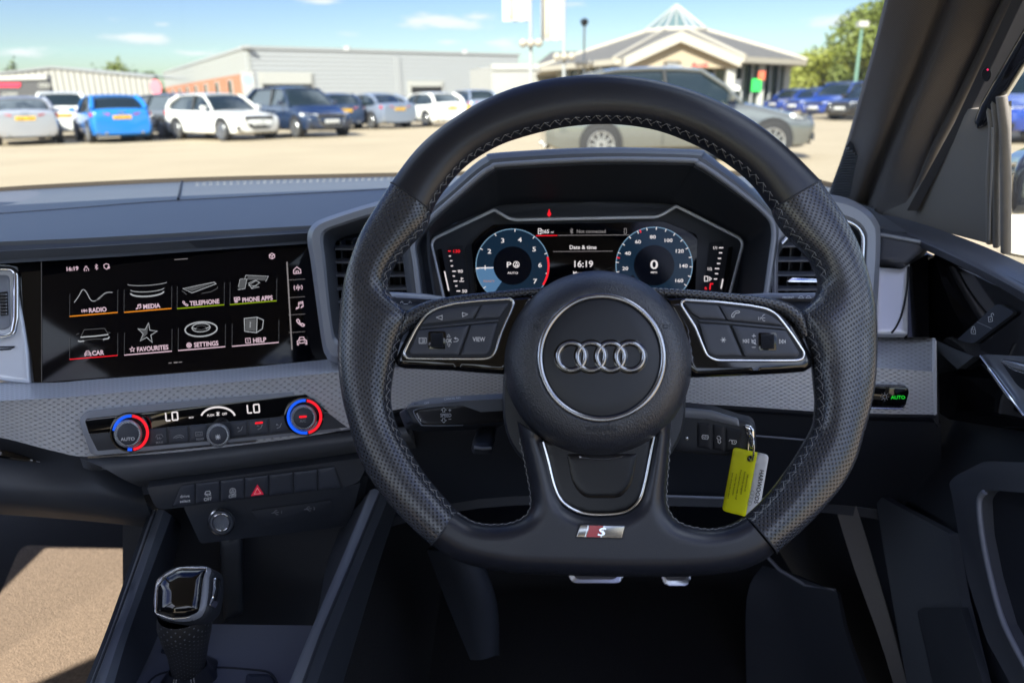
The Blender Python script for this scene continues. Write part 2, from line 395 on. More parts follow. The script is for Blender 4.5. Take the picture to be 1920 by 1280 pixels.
K['dialcore'] = glow('dial_core', (.001, .002, .006), .5)
# ================================================================== STEERING WHEEL
PW = Plane(W(1128, 650, 0.513), (0, -math.cos(R(21)), math.sin(R(21))))
hub = PW.at(1122, 681)
wheel = thing('steering_wheel', hub, 'black leather flat-bottomed steering wheel with perforated grips and four silver rings on its hub', 'steering wheel')
tO = [(733.5,344.6),(762,305),(789.5,273.5),(822,245),(855,221.6),(893,198),(948,173),(1003,157),(1057,147.5),(1120,143.5),(1179,147),(1239,157),(1298,174),(1357,199),(1417,235),(1476,282),(1535.5,341)]
tI = [(808.6,399),(822,373),(839,349),(858,325.5),(882.5,303),(910,285),(948,266),(1003,249),(1057,237),(1120,231),(1179,233),(1239,244),(1298,266.5),(1342.6,290),(1387,321),(1417,350),(1434.6,374),(1448,392.7)]
lO = [(733.5,344.6),(710,381.5),(691,411.6),(674.7,441.6),(661,477),(648,518.6),(640,561),(634.5,624),(633.5,671),(637,713),(644,755),(652,785),(662,821.6),(677,864),(700,905),(738,952),(777.5,993),(808.4,1020)]
lI = [(808.6,399),(800.6,427),(775.6,455),(750.6,483),(733,511),(727,536),(736,557),(752,574),(768,590),(764,610),(752,640),(744,671),(738,700),(733.5,736),(735,765),(743.7,796),(757.8,824),(777.5,858),(800,892),(828,925.6),(857,959)]
rO = [(1535.5,341),(1559,376),(1583,412),(1607,459.5),(1622,506),(1633,553),(1640,598),(1642.5,646),(1641,690),(1636,735),(1625,783),(1615.6,814.5),(1601,862),(1578,906),(1544,948),(1504,989),(1475,1015),(1453,1035)]
rI = [(1448,392.7),(1453,408),(1466,430),(1488,453.5),(1510,474),(1525,497),(1533.6,518),(1534,540),(1526,560),(1510,575),(1497,588),(1502,612),(1512,640),(1521,667),(1524,695),(1527,725),(1529.6,754),(1525,797),(1506.7,831.7),(1483.8,869),(1458,906),(1429,940),(1398,969)]
def rim(outer, inner, splits, hz=.0145, N=46):
    """sweep along matched outer and inner contours"""
    So, Si = [], []; a = b = 0
    for i, j in splits + [(len(outer) - 1, len(inner) - 1)]:
        so, si = spl(outer, 6)[a * 6:i * 6 + 1], spl(inner, 6)[b * 6:j * 6 + 1]; n = max(4, int(N * (i - a) / (len(outer) - 1)) + 1)
        So += list(resample(so, n))[bool(So):]; Si += list(resample(si, n))[bool(Si):]; a, b = i, j
    rings, uv = [], []; n = 40; L = 0; pc = None
    for o, i in zip(So, Si):
        O, I = PW.at(*o), PW.at(*i); c, h = (O + I) / 2, (O - I) / 2 * .985
        if pc is not None: L += np.linalg.norm(c - pc)
        pc = c; ring = []; hw = np.linalg.norm(h); per = 0; last = None; k = []
        for t in range(n + 1):
            th = 2 * math.pi * t / n; cx, cz = math.cos(th), math.sin(th)
            e = lambda q: math.copysign(abs(q) ** .86, q)
            p = c + h * e(cx) + PW.n * hz * e(cz); 
            if last is not None: per += np.linalg.norm(p - last)
            last = p; ring.append(p); k.append(per)
        rings.append(ring); uv += [(L, v_) for v_ in k]
    mb = MB(); mb.loft(rings, closed_u=False); mb.uv = uv
    m = len(rings)
    mb.f.append(tuple(range(n + 1))[:n][::-1]); mb.f.append(tuple((m - 1) * (n + 1) + j for j in range(n)))
    return mb, rings
mb, ringT = rim(tO, tI, [(4, 5), (9, 9), (13, 14)], N=70); rimtop = obj('rim_leather', mb, K['leather'], wheel, 60, label='smooth leather top arc of the rim')
mb, ringL = rim(lO, lI, [(3, 2), (6, 6), (8, 10), (11, 14)], N=70); gl = obj('hand_grip', mb, K['perf'], wheel, 60, label='perforated leather grip left of the hub')
mb, ringR = rim(rO, rI, [(3, 3), (6, 7), (8, 12), (11, 16)], N=70); gr = obj('hand_grip', mb, K['perf'], wheel, 60, label='perforated leather grip right of the hub')
# lower rim and the two lower spokes in smooth leather
botO = [(808.4,1020),(845,1045),(887,1060.6),(957.5,1073),(1042,1077.5),(1120,1080),(1177,1081),(1292,1080),(1378,1071),(1429,1052),(1453,1035)]
holeR = [(1398,969),(1378,980.6),(1355,988),(1326,990.6),(1292,985),(1269,975),(1254.6,957.7),(1249,937.6),(1249,912),(1252,874.6),(1256,820),(1259,780)]
ins = [(1224,815),(1217,855),(1207,905),(1196,938),(1172,957),(1128,963),(1088,959),(1060,943),(1045,915),(1032,865),(1020,825)]
holeL = [(970,790),(975,820),(981,847),(988.4,883),(995,920),(995.4,948),(985,966),(957.5,979),(918,982),(890,977.6),(873,969),(857,959)]
sO, sR, sI, sL = spl(botO, 5), spl(holeR, 5), spl(ins, 5), spl(holeL, 5)
P = np.vstack([sO, sR, sI, sL])
lower = obj('lower_rim_leather', pillow(P, PW, 0, .0145, 34, 6, edges=[sO, sR, sL, sI + np.array([0, 0])], mirror=True, power=2.1), K['leather'], wheel, 60, label='flat lower rim and twin spokes in smooth leather')
# panel seams
for o_, i_, ring in ((tO[0], tI[0], ringT[0]), (tO[-1], tI[-1], ringT[-1]), (lO[-1], lI[-1], ringL[-1]), (rO[-1], rI[-1], ringR[-1])):
    obj('seam', MB().tube([np.array(p) * 1.0 for p in ring[:21]], .00065, 6), K['dark'], wheel)
# hand-stitched inner edge, running zigzag over the joint
def stitches(rings, th0=15, th1=18, step=1, r=.00017, seg=3):
    """a zigzag thread over the inner edge of a swept rim; th counts the ring's 40 points (20 = inner edge)"""
    lens = [0]
    for a, b in zip(rings[:-1], rings[1:]): lens.append(lens[-1] + np.linalg.norm(np.array(b[20]) - np.array(a[20])))
    tot = lens[-1]; n = int(tot / .0070); mb = MB(); rr = np.array([[np.array(p) for p in ring] for ring in rings])
    def at(s_, th):
        k = np.interp(s_, lens, np.arange(len(lens))); i = min(int(k), len(rr) - 2); f = k - i; j = int(th); g = th - j
        A = rr[i, j] * (1 - g) + rr[i, j + 1] * g; B = rr[i + 1, j] * (1 - g) + rr[i + 1, j + 1] * g; c = (rr[i, 0] + rr[i, 20]) / 2
        p = A * (1 - f) + B * f; d = p - c; return p + d / np.linalg.norm(d) * .0003
    for i in range(n):
        s0, s1, s2 = tot * i / n, tot * (i + .55) / n, tot * (i + 1) / n
        mb.tube([at(s0, th1), at(s1, th0), at(min(s2, tot), th0 + .3)], r, 4); mb.tube([at(s1, th0), at(min(s2 + .001, tot), th1 + .6)], r, 4)
    return mb
for rg in (ringT, ringL, ringR): obj('stitching', stitches(rg, 16.4, 18.3), K['thread'], wheel, None)
def stitchline(P, pl, off, r=.00026, amp=1.6, step=7):
    Q = resample(spl(P, 6), int(np.linalg.norm(np.diff(spl(P, 6), axis=0), axis=1).sum() / step)); mb = MB()
    for i in range(len(Q) - 1):
        t = Q[i + 1] - Q[i]; nn = np.array([-t[1], t[0]]) / (np.linalg.norm(t) + 1e-9); s = 1 if i % 2 else -.4
        mb.tube([pl.at(*(Q[i] + nn * amp * s), off), pl.at(*(Q[i] * .15 + Q[i + 1] * .85 + nn * amp * s * .3), off)], r, 4)
    return mb
obj('stitching', stitchline([(p[0] - 1, p[1] + 1.5) for p in holeL[1:]], PW, .0046), K['thread'], wheel, None)
obj('stitching', stitchline([(p[0] + 1, p[1] + 1.5) for p in holeR[:-1]], PW, .0046), K['thread'], wheel, None)
# perforated strip along the top of each side spoke
def bead(P, r):
    Q = spl(P, 8); pts = path(Q, PW, .004); n = 14; rings = []; uv = []; L = 0
    for i, p in enumerate(pts):
        a, b = pts[max(i - 1, 0)], pts[min(i + 1, len(pts) - 1)]; t = (b - a) / np.linalg.norm(b - a); u = np.cross(t, PW.n); rr = r if np.isscalar(r) else np.interp(i / (len(pts) - 1), np.linspace(0, 1, len(r)), r)
        if i: L += np.linalg.norm(p - pts[i - 1])
        rings.append([p + u * rr * math.cos(2 * math.pi * j / n) + PW.n * rr * 1.2 * math.sin(2 * math.pi * j / n) for j in range(n + 1)]); uv += [(L, 2 * math.pi * rr * j / n) for j in range(n + 1)]
    mb = MB(); mb.loft(rings, closed_u=False); mb.uv = uv; return mb
obj('spoke_leather', bead([(1020,546),(985,548),(940,553),(870,561),(825,570),(790,584),(768,600),(752,625)], [.0028,.0028,.003,.0034,.005,.0055,.002]), K['perf'], wheel, 60)
obj('spoke_leather', bead([(1212,546),(1280,550),(1350,556),(1400,561),(1440,568),(1472,578),(1496,598),(1510,630)], [.0028,.003,.003,.0034,.004,.005,.002]), K['perf'], wheel, 60)
# gloss black button pods
podL = [(1004,556),(985,553),(905,560),(850,568),(815,578),(792,592),(768,620),(752,650),(742,674),(743,686),(758,691),(850,695),(900,699),(945,702,3),(960,690,3),(970,640,3)]
podR = [(1240,556),(1280,554),(1360,560),(1430,570),(1466,584),(1488,607),(1508,640),(1524,676),(1521,689),(1508,697),(1470,700),(1400,704),(1300,708,3),(1284,690,3),(1274,620)]
PP = PW
podl = obj('button_pod', pillow(rnd(podL, 5, 4), PW, .000, .0085, 10, 7, back=.016), K['piano'], wheel, 50, label='gloss black button pod left of the hub')
podr = obj('button_pod', pillow(rnd(podR, 5, 4), PW, .000, .0085, 10, 7, back=.016), K['piano'], wheel, 50, label='gloss black button pod right of the hub')
trL = rnd([(757,663,8),(765,645),(782,612,14),(798,591,12),(819,577,12),(854,568.5),(901,563.5),(955,560.5,3),(964,566,5),(957.6,584),(941,619,20),(929.5,657,8),(921,670,8),(905,672.5),(831,672.5),(763,671.5,6)], 6, 5)
trR = rnd([(1276,569,4),(1283,562.3,4),(1347.5,566.5),(1406,573),(1438,579,10),(1456,589,14),(1469,605),(1487.5,630),(1508,661,5),(1505,672,5),(1493,675.6),(1449.6,676),(1342,675.6,10),(1326,667,8),(1315.4,642),(1303.7,613),(1286,585)], 5, 5)
for pod, tr in ((podl, trL), (podr, trR)):
    t = MB().tube(path(tr, PW, .0088), .00105, 8, closed=True); obj('trim_frame', t, K['chrome'], pod, 60)
    obj('button_well', slab(tr, PW, .0087, .002), K['dark'], pod)
def btn(P, pod, off=.0102, h=.0007, r=7, label=None, dish=None, hf=None):
    return obj('button', pillow(rnd(P, 3, 3), PW, off, h, r, 5, back=.003, hfun=hf), K['button'], pod, 50, label=label)
btn([(791,608),(800,596,6),(816,585,8),(842,578.5),(900,573),(886.5,597.5),(840,603)], podl)
btn([(904,572.6),(954,568,4),(936,595.5),(890,598)], podl)
btn([(786,619),(880,609.3),(859.5,665.5),(771,665.5,5),(768,659,4)], podl, h=.0012, r=9)
btn([(884,609),(933,604.5),(918.5,657,5),(911,665.5,5),(864,665.5)], podl)
obj('button_strip', slab(rnd([(790,613),(935,598.5),(934,602),(788,616.5)], 1, 2), PW, .0108, .002, .0002), K['button'], podl)
btn([(1283,568.2),(1346,573),(1361,599),(1312,596.5),(1297,587)], podr)
btn([(1349,573.2),(1405,580),(1434,586.5,8),(1450,594.5,8),(1468,609.5),(1364,600)], podr)
btn([(1311,606.5),(1367,609),(1391.5,667),(1338,667,6),(1327,660,5)], podr)
btn([(1372,610),(1473,619.5,4),(1499.5,663,5),(1493,669,4),(1396,668.5)], podr, h=.0012, r=9)
obj('button_strip', slab(rnd([(1310,599.5),(1363,603),(1472,613.5),(1474,617),(1363,606),(1311,602.5)], 1, 2), PW, .0108, .002, .0002), K['button'], podr)
def roller(x0, y0, x1, y1, pod):
    obj('roller_recess', slab(rnd([(x0 - 2, y0 - 2), (x1 + 2, y0 - 2), (x1 + 2, y1 + 2), (x0 - 2, y1 + 2)], 4), PW, .0117, .003, .0002), K['piano'], pod)
    rings = []; n = 46
    for k in range(n):
        y = y0 + 1 + (y1 - y0 - 2) * k / (n - 1); t = (k / (n - 1) - .5) * 2; z = .0115 + .0030 * math.sqrt(max(0, 1 - t * t)) + (.0003 if k % 2 else 0)
        rings.append([PW.at(x0 + 2.5, y, .0112)] + [PW.at(x, y, z) for x in np.linspace(x0 + 3.5, x1 - 3.5, 4)] + [PW.at(x1 - 2.5, y, .0112)])
    obj('scroll_wheel', MB().loft(rings, closed_u=False), K['dark'], pod, 20)
roller(805, 623, 834, 652.5, podl); roller(1424, 625, 1454.5, 655, podr)
PB = PW.up(.0116)
lt = text('VIEW', 898, 635.6, 8.5, PB, sx=.82); text('OK', 841.5, 638.5, 7.5, PB, sx=.72, mb=lt)
lines([[(818,595),(829,591),(829,599.5),(818,595)], [(867,586),(877,589),(867.5,593.5),(867,586)]], 1.0, PB, mb=lt)
lines([[(838.5,631.5),(841.3,626.5),(844.2,631.5),(838.5,631.5)], [(838.5,645),(842,650),(844.2,645),(838.5,645)]], .65, PB, mb=lt)
lines([[(850,640.5),(857,640),(859.5,637),(858,634.5),(853,634)], [(855,632),(852,634),(855.5,636)]], .9, PB, mb=lt)
lines([[(786,633.5),(799.5,633.5),(799.5,643.5),(786,643.5),(786,633.5)], [(791,636),(797.5,636)], [(791,638.5),(797.5,638.5)], [(791,641),(797.5,641)], [(788,636),(789,636)], [(788,638.5),(789,638.5)], [(788,641),(789,641)]], .9, PB, mb=lt)
obj('lettering', lt, K['print'], podl, None, fix=False)
lt = lines([[(1351,637),(1361.5,637)], [(1353.5,632.5),(1359,641.5)], [(1359,632.5),(1353.5,641.5)]], 1.0, PB)
lines([[(1393.5,635.5),(1393.5,642.5)], [(1399,636),(1394.5,639),(1399,642.5),(1399,636)], [(1404,636),(1399.5,639),(1404,642.5),(1404,636)]], .9, PB, mb=lt)
lines([[(1472.5,636.5),(1472.5,643.5)], [(1467,636.5),(1471.5,640),(1467,643.5),(1467,636.5)], [(1461.5,636.5),(1466,640),(1461.5,643.5),(1461.5,636.5)]], .9, PB, mb=lt)
lines([[(1410,629.5),(1417,629.5)], [(1413.5,626),(1413.5,633)], [(1410,650.8),(1417,650.8)], [(1410,638.5),(1412.5,638.5),(1416,636),(1416,645),(1412.5,642.5),(1410,642.5),(1410,638.5)], [(1408.5,636),(1418,646)]], .9, PB, mb=lt)
lines([[(1372.5,594.5),(1371.8,591),(1374.5,586.5),(1380,583),(1385.5,583),(1387,585),(1384.5,586.5),(1380.5,586.5),(1376.5,590),(1376.3,593.5),(1374,595),(1372.5,594.5)]], .9, PB, mb=lt)
lines([[(1434.5,589.5),(1431,590.5),(1429.5,593),(1427.5,596),(1429.5,597.5),(1430,600.5),(1434.5,601.5)], [(1425.5,594.5),(1426,597),(1425.5,599.5)], [(1423,594),(1422,597),(1423,600)], [(1430,596),(1434,596)]], .65, PB, mb=lt)
obj('lettering', lt, K['print'], podr, None, fix=False)
# airbag cover
rings = []
for cx, cy, rx, ry, z in ((1121,681,176.5,173.5,-.012),(1121,681,176.5,173.5,.004),(1121,680.8,175.5,172.5,.009),(1121.3,680.5,172.5,169.5,.0145),(1122,680,167,164,.0195),(1123,679,160,157,.0235),(1124.5,677,150,147,.0268),(1126,674.5,138,135.5,.0288),(1127.5,672,126,124.5,.0296),(1128.5,670.5,121,120,.0296),(1128.5,670.5,118,117,.0280)):
    rings.append([PW.at(*p, z) for p in circ(cx, cy, rx, 96, ry)])
hubo = obj('airbag_cover', MB().loft(rings, cap=True), K['pad'], wheel, 60)
obj('badge_ring', MB().tube([PW.at(*p, .0300) for p in circ(1128.3, 670.4, 115.8, 96)], .00165, 10, closed=True, flat=(PW.n, .55)), K['emblem'], hubo, 60)
rings = [[PW.at(*p, z) for p in circ(1127.8, 670, r_, 80)] for r_, z in ((112, .0272), (110.5, .0289), (108, .0293), (80, .0300), (45, .0303), (4, .0304))]
disc = obj('badge_disc', MB().loft(rings, cap=True), K['smoothpad'], hubo, 60)
PH = PW.up(.0303)
for cx in (1071.3, 1108.2, 1144.8, 1181.4):
    obj('badge_recess', MB().tube([PH.at(*p, .0000) for p in circ(cx, 668.5, 26.2, 56)], .0022, 8, closed=True, flat=(PW.n, .16)), K['piano'], hubo, 60)
for i, cx in enumerate((1071.3, 1108.2, 1144.8, 1181.4)):
    obj('emblem_ring', MB().tube([PH.at(p[0], p[1], .0008) for p in circ(cx, 668.5, 25.6, 64)], .00125, 8, closed=True, flat=(PW.n, .7)), K['emblem'], hubo, 60)
PA = Plane.three((1128,803,.493), (1128,790,.491), (1170,803,.493)) if False else PW.up(.0272)
aw = MB()
cu = text('AIRBAG', 1129, 803, 10.5, PW.up(.0296), off=0.0004, sx=1.15, mb=aw)
obj('lettering', aw, K['dark'], hubo, None, fix=False, label='dark moulded word AIRBAG')
for sx_, x0 in ((1, 1001), (-1, 1256)):
    hn = lines([[(x0, 606), (x0, 617)], [(x0, 611.5), (x0 + sx_ * 4, 611.5), (x0 + sx_ * 4, 608.5), (x0 + sx_ * 10, 608.5), (x0 + sx_ * 16, 606)], [(x0 + sx_ * 4, 611.5), (x0 + sx_ * 4, 615), (x0 + sx_ * 12, 615), (x0 + sx_ * 12, 609)]], .9, PW.up(.0292), off=.0003)
    obj('horn_symbol', hn, K['dark'], hubo, None, fix=False)
INSM = mat('dark_insert_plastic', (.004, .004, .006), .24, spec=.35)
# lower insert between the twin spokes
sIn = spl([(1016,822),(1026,865),(1038,915),(1054,945),(1086,963),(1128,967.5),(1174,962),(1201,941),(1213,905),(1223,855),(1229,815)], 6)
insert = obj('lower_insert', pillow(np.vstack([sIn]), PW, .0060, .0015, 8, 8, back=.012), INSM, wheel, 50)
obj('trim_frame', MB().tube(path(spl([(1018,828),(1028,865),(1041,915),(1057,942),(1087,959.5),(1128,964),(1173,958.5),(1198,938),(1209,905),(1219,855),(1226,818)], 6), PW, .0085), .0011, 8), K['chrome'], insert, 60)
obj('recess_panel', pillow(rnd([(1062,850),(1196,850),(1186,905,14),(1165,934,16),(1094,934,16),(1072,905,14)], 6), PW, .0073, .0008, 10, 7, back=.003), INSM, insert, 50)
obj('shelf_edge', MB().tube(path(spl([(1086,856),(1105,859),(1128,860),(1152,858.5),(1168,855)], 5), PW, .0100), .0007, 6), K['satin'], insert, 60)
# small badge on the lower rim
PSB = PW.up(.0146)
bdg = obj('sport_badge', slab(rnd([(1088.5,983.7),(1171.4,986),(1165.7,1008),(1080.7,1006)], 1.2, 2), PSB, .0012, .003, .0003), K['satin'], wheel)
obj('badge_surround', slab(rnd([(1086,981),(1174.5,983.3),(1168,1010.5),(1078,1008.5)], 3, 2), PSB, .0005, .002, .0003), K['dark'], bdg)
RED = mat('red_enamel', (.55, .004, .012), .2, coat=.5)
obj('red_panel', slab([(1105.5,984.8),(1131,985.4),(1125.5,1006.5),(1099.5,1006)], PSB, .0015, .0006), RED, bdg)
obj('badge_letter', text('S', 1129, 996, 15, PSB.up(.0018), sx=1.55, shear=.3), K['chrome'], bdg, None, fix=False)
obj('badge_line', lines([[(1103,984.6),(1097,1006)], [(1133,985.2),(1127.5,1006.6)]], .9, PSB.up(.0017)), K['chrome'], bdg, None, fix=False)
# ================================================================== DASHBOARD
dash = thing('dashboard', W(960, 800, .95), 'black car dashboard with honeycomb silver trim strip, two lit screens and angular air vents', 'dashboard')
def rows(L, n=6, ext=None):
    out = []
    for r_ in L:
        A = np.array([W(*p) for p in r_])
        if ext is not None: E = np.array((ext, A[0][1] + .03, A[0][2] - .004)); A = np.vstack([[E + (A[0] - E) * t_ for t_ in (0, .3, .58, .8, .94)], A])      # on to the passenger door
        out.append(spl(A, n))
    return np.array(out)
near = [(-90,480,.672),(0,472,.685),(150,464,.705),(300,455,.725),(450,445,.745),(578,437,.76),(760,425,.79),(1100,415,.81),(1450,418,.80),(1640,432,.765),(1700,436,.76)]
crease = [(-90,407,.93),(0,401,.935),(150,390,.955),(289,379,.98),(450,370,1.0),(640,360,1.02),(800,352,1.04),(1100,346,1.06),(1450,352,1.04),(1570,372,.98),(1640,395,.90)]
far = [(-90,367,1.20),(0,358,1.24),(150,349,1.29),(300,342,1.32),(450,337,1.345),(730,331,1.38),(900,328,1.39),(1100,326,1.40),(1420,331,1.36),(1550,350,1.24),(1640,372,1.08)]
mix_ = lambda A, B, t, lift=0: [(a[0] * (1 - t) + b[0] * t, a[1] * (1 - t) + b[1] * t - lift, 1 / ((1 - t) / a[2] + t / b[2])) for a, b in zip(A, B)]
def lift(L, dz):
    out = []
    for p in L: out.append(p)
    return out
nr = rows([near, mix_(near, crease, .06, 2.0), mix_(near, crease, .5, 1.5), crease], 6, -1.07)
S = np.stack([spl(nr[:, j], 5) for j in range(nr.shape[1])], 1)
obj('dash_top_pad', skin(S, .012), K['soft'], dash, 50, label='soft front slope of the dash top')
fr = rows([[(a, b - 1.5, c) for a, b, c in crease], mix_(crease, far, .5), far], 6, -1.07); fr = np.stack([spl(fr[:, j], 5) for j in range(fr.shape[1])], 1)
k0 = 50
obj('dash_rear_panel', skin(fr[:, k0:], .012), K['soft'], dash, 50, label='stitched rear section of the dash top')
obj('dash_rear_panel', skin(fr[:, :k0 + 1], .012), K['soft'], dash, 50, label='plain rear section of the dash top on the passenger side')
obj('panel_gap', MB().tube([fr[i, k0] + np.array((-.004, 0, .0012)) for i in range(fr.shape[0])], .0015, 8), K['dark'], dash)
st = MB()
for row_ in (7, 8):
    Q = resample(fr[row_][k0 + 1:], 230)
    for i in range(0, 228, 2): st.tube([Q[i] + (0, 0, .0011), Q[i + 1] + (0, 0, .0013)], .00035, 4)
obj('stitching', st, K['thread'], dash, None)
# brow above the screen
def band(A, B, m, name, thick=.006, parent=None, mid=None, label=None, n=6, sm=45, ext=None):
    L = [A] + (mid or []) + [B]; q = rows(L, n, ext); q = np.stack([spl(q[:, j], 4) for j in range(q.shape[1])], 1) if len(L) > 2 else q
    return obj(name, skin(q, thick), m, parent, sm, label=label)
brow = band(near[:7], [(-90,502,.690),(0,494,.700),(150,485,.716),(300,475,.736),(450,463,.752),(578,452,.768),(760,440,.80)], K['hard'], 'dash_brow', parent=dash, ext=-1.06)
# ---- honeycomb trim strip
X = [-90,0,100,165,300,470,640,740,940,1300,1530,1640,1690,1753]
eY = [756,751,746,741,728,713,697,690,686,684,686,689,692,697]; eD = [.628,.638,.648,.655,.670,.686,.700,.705,.71,.71,.706,.702,.697,.690]
rY = [722,716,717,712,702,688,671,661,650,640,634,632,632,634]; rD = [.680,.686,.692,.698,.712,.732,.752,.757,.76,.76,.758,.756,.75,.735]
bY = [812,820,845,856,850,832,806,768,752,757,771,775,776,777]
r_edge = list(zip(X, eY, eD)); r_rear = list(zip(X, rY, rD))
e1 = [(x, y - 4, d + .0045) for x, y, d in r_edge]; e2 = [(x, y + 3.5, d + .0006) for x, y, d in r_edge]
bot = [(x, y, d + .010) for (x, _, d), y in zip(r_edge, bY)]; mid_ = [(x, (a[1] + b[1]) / 2, (a[2] + b[2]) / 2) for x, a, b in zip(X, e2, bot)]
q = rows([r_rear, mix_(r_rear, e1, .33), mix_(r_rear, e1, .66), e1, r_edge, e2, mix_(e2, bot, .33), mix_(e2, bot, .66), bot], 8, -1.05)
strip = obj('trim_strip', skin(q, .006), K['hex'], dash, 60, label='honeycomb silver strip running across the dash')
obj('strip_end', slab([(1752.5,697),(1753.5,634),(1756,640),(1757,776),(1753,778)], Plane(W(1753, 700, .69), (0.3, -1, .1)), .001, .003), K['silver'], strip)
obj('strip_shadow_gap', MB().tube([W(x, y + 2.5, d + .008) for x, y, d in bot[6:]], .0022, 6), K['dark'], dash)
# ---- gloss silver panel with the central air vent, left edge of the picture
PL = Plane.three((0, 720, .684), (60, 715, .690), (20, 500, .712))
lp = obj('vent_panel', pillow(rnd([(-90,478),(12,488),(27,491,8),(35,503,10),(38,560),(47,610),(54,660),(57,719),(30,716,20),(-90,700)], 4, 4), PL, .004, .004, 9, 8, back=.02), K['silver'], dash, 50, label='gloss silver panel beside the screen')
obj('vent_bezel', MB().tube(path(rnd([(-90,501,2),(22,505,10),(31,512,8),(30,600),(25,626,8),(12,631,8),(-90,636,2)], 6, 5), PL, .0095), .0026, 10, closed=True), K['chrome'], lp, 60)
obj('vent_insert', pillow(rnd([(-90,512),(18,516,8),(20,612,8),(10,618,8),(-90,622)], 5), PL, .008, .0015, 6, 8, back=.004), K['greytrim'], lp, 50)
obj('vent_well', slab(rnd([(-1,548),(14,546),(15,590),(1,592)], 2), PL, .0105, .003), K['piano'], lp)
vw = MB()
for k in range(7): vw.box(PL.at(7, 552 + k * 6, .0125), (.0052, .002, .0016))
obj('vent_thumbwheel', vw, K['satin'], lp)
obj('vent_panel_seam', MB().tube(path([(-90, 651), (28, 650), (20, 654), (-90, 660)], PL, .0085), .0008, 6), K['dark'], lp)
# ---- infotainment screen
PS = Plane.three((78, 718, .690), (620, 673, .752), (300, 475, .737))
scr = obj('infotainment_screen', slab(rnd([(-40,492),(0,490),(578,446),(640,446),(640,675),(75,721),(50,722),(34,500)], 2), PS, .0, .006, .0004), K['piano'], dash, label='wide landscape touchscreen showing eight menu tiles')
obj('display_glass', slab(rnd([(78,487),(574,449),(640,449),(640,672),(78,717)], 1), PS, .0012, .001, .0003), K['screen'], scr)
obj('glass_edge', lines([[(77.5, 490), (78, 717)]], 1.1, PS, .0016), K['grey'], scr, None, fix=False)
SP = PS.up(.0016); sl = -.088
T = lambda s, x, y, h, **k: text(s, x, y, h * 1.04, SP, ang=R(4.6), bold=.028, **k)
wt = MB(); TL_ = [T('RADIO', 183, 580.5, 8.2, sx=.92), T('MEDIA', 284, 573.5, 8.2, sx=.92), T('TELEPHONE', 383.5, 566.5, 8.2, sx=.86), T('PHONE APPS', 482.5, 560, 8.2, sx=.84), T('CAR', 183.5, 661, 8.4, sx=.92), T('FAVOURITES', 286, 652.5, 8.4, sx=.86), T('SETTINGS', 386.5, 644.5, 8.4, sx=.86), T('HELP', 486.5, 637, 8.4, sx=.92)]
obj('clock_text', T('16:19', 135, 503.5, 7.2, sx=1.05), K['pink'], scr, None, fix=False)
ic = lambda L, x, y, k=1.0, wd=1.2, mb=None, a=4.6: lines(L, wd, SP, mb=mb, at=(x, y), k=k, ang=R(a))
note = [[(-3,4),(-1,3),(-1,-4),(5,-5),(5,2)], [(-3,4),(-5,4.5),(-4,2.5),(-1,3)], [(5,2),(2,3.5),(3,1.5),(5,2)], [(-1,-2),(5,-3)]]
ant = [[(0,-5),(0,5)], [(-3,-2.5),(-3,2.5)], [(3,-2.5),(3,2.5)], [(-2,0),(2,0)], [(-6,-4),(-7,0),(-6,4)], [(6,-4),(7,0),(6,4)]]
phn = [[(-5,-5),(-3,-5.5),(-1,-2.5),(-2,-1),(1,2),(2.5,1),(5.5,3.5),(4.5,5.5),(2,5),(-3,1),(-5.5,-3),(-5,-5)]]
carI = [[(-6,3),(-6,0),(-4,-1),(-2.5,-4.5),(2.5,-4.5),(4,-1),(6,0),(6,3),(-6,3)], [(-4,-1),(4,-1)], [(-6,3),(-6,5),(-4,5)], [(6,3),(6,5),(4,5)], [(-4.5,1),(-2.5,1)], [(4.5,1),(2.5,1)]]
star = lambda r=5: [[(r * (1 if i % 2 == 0 else .42) * math.sin(math.pi * i / 5), -r * (1 if i % 2 == 0 else .42) * math.cos(math.pi * i / 5)) for i in range(11)]]
ic(ant, 158, 582.5, .7, mb=TL_[0]); ic(note, 259.5, 575, .9, 1.3, TL_[1]); ic(phn, 347.5, 569, .85, 1.3, TL_[2]); ic(carI, 164.5, 662, .95, 1.2, TL_[4]); ic(star(), 248, 655, 1, 1.2, TL_[5])
ic([[(3.6 * math.cos(a), 3.6 * math.sin(a)) for a in np.linspace(0, 2 * math.pi, 15)], [(1.4 * math.cos(a), 1.4 * math.sin(a)) for a in np.linspace(0, 2 * math.pi, 9)]], 354.5, 647, 1.15, 1.8, TL_[6])
ic([[(-4,-4),(4,-4),(4,4),(-4,4),(-4,-4)], [(0,-2),(0,2.5)]], 465, 638.5, 1.1, 1.2, TL_[7]); ic([[(-5,-4),(5,-4),(5,1),(-5,1),(-5,-4)], [(-4,2.5),(0,2.5),(0,5),(-4,5),(-4,2.5)], [(-3,-1.5),(3,-1.5)]], 444.5, 561.5, 1.0, 1.5, TL_[3])
for m_ in TL_: obj('menu_label', m_, K['pink'], scr, None, fix=False)
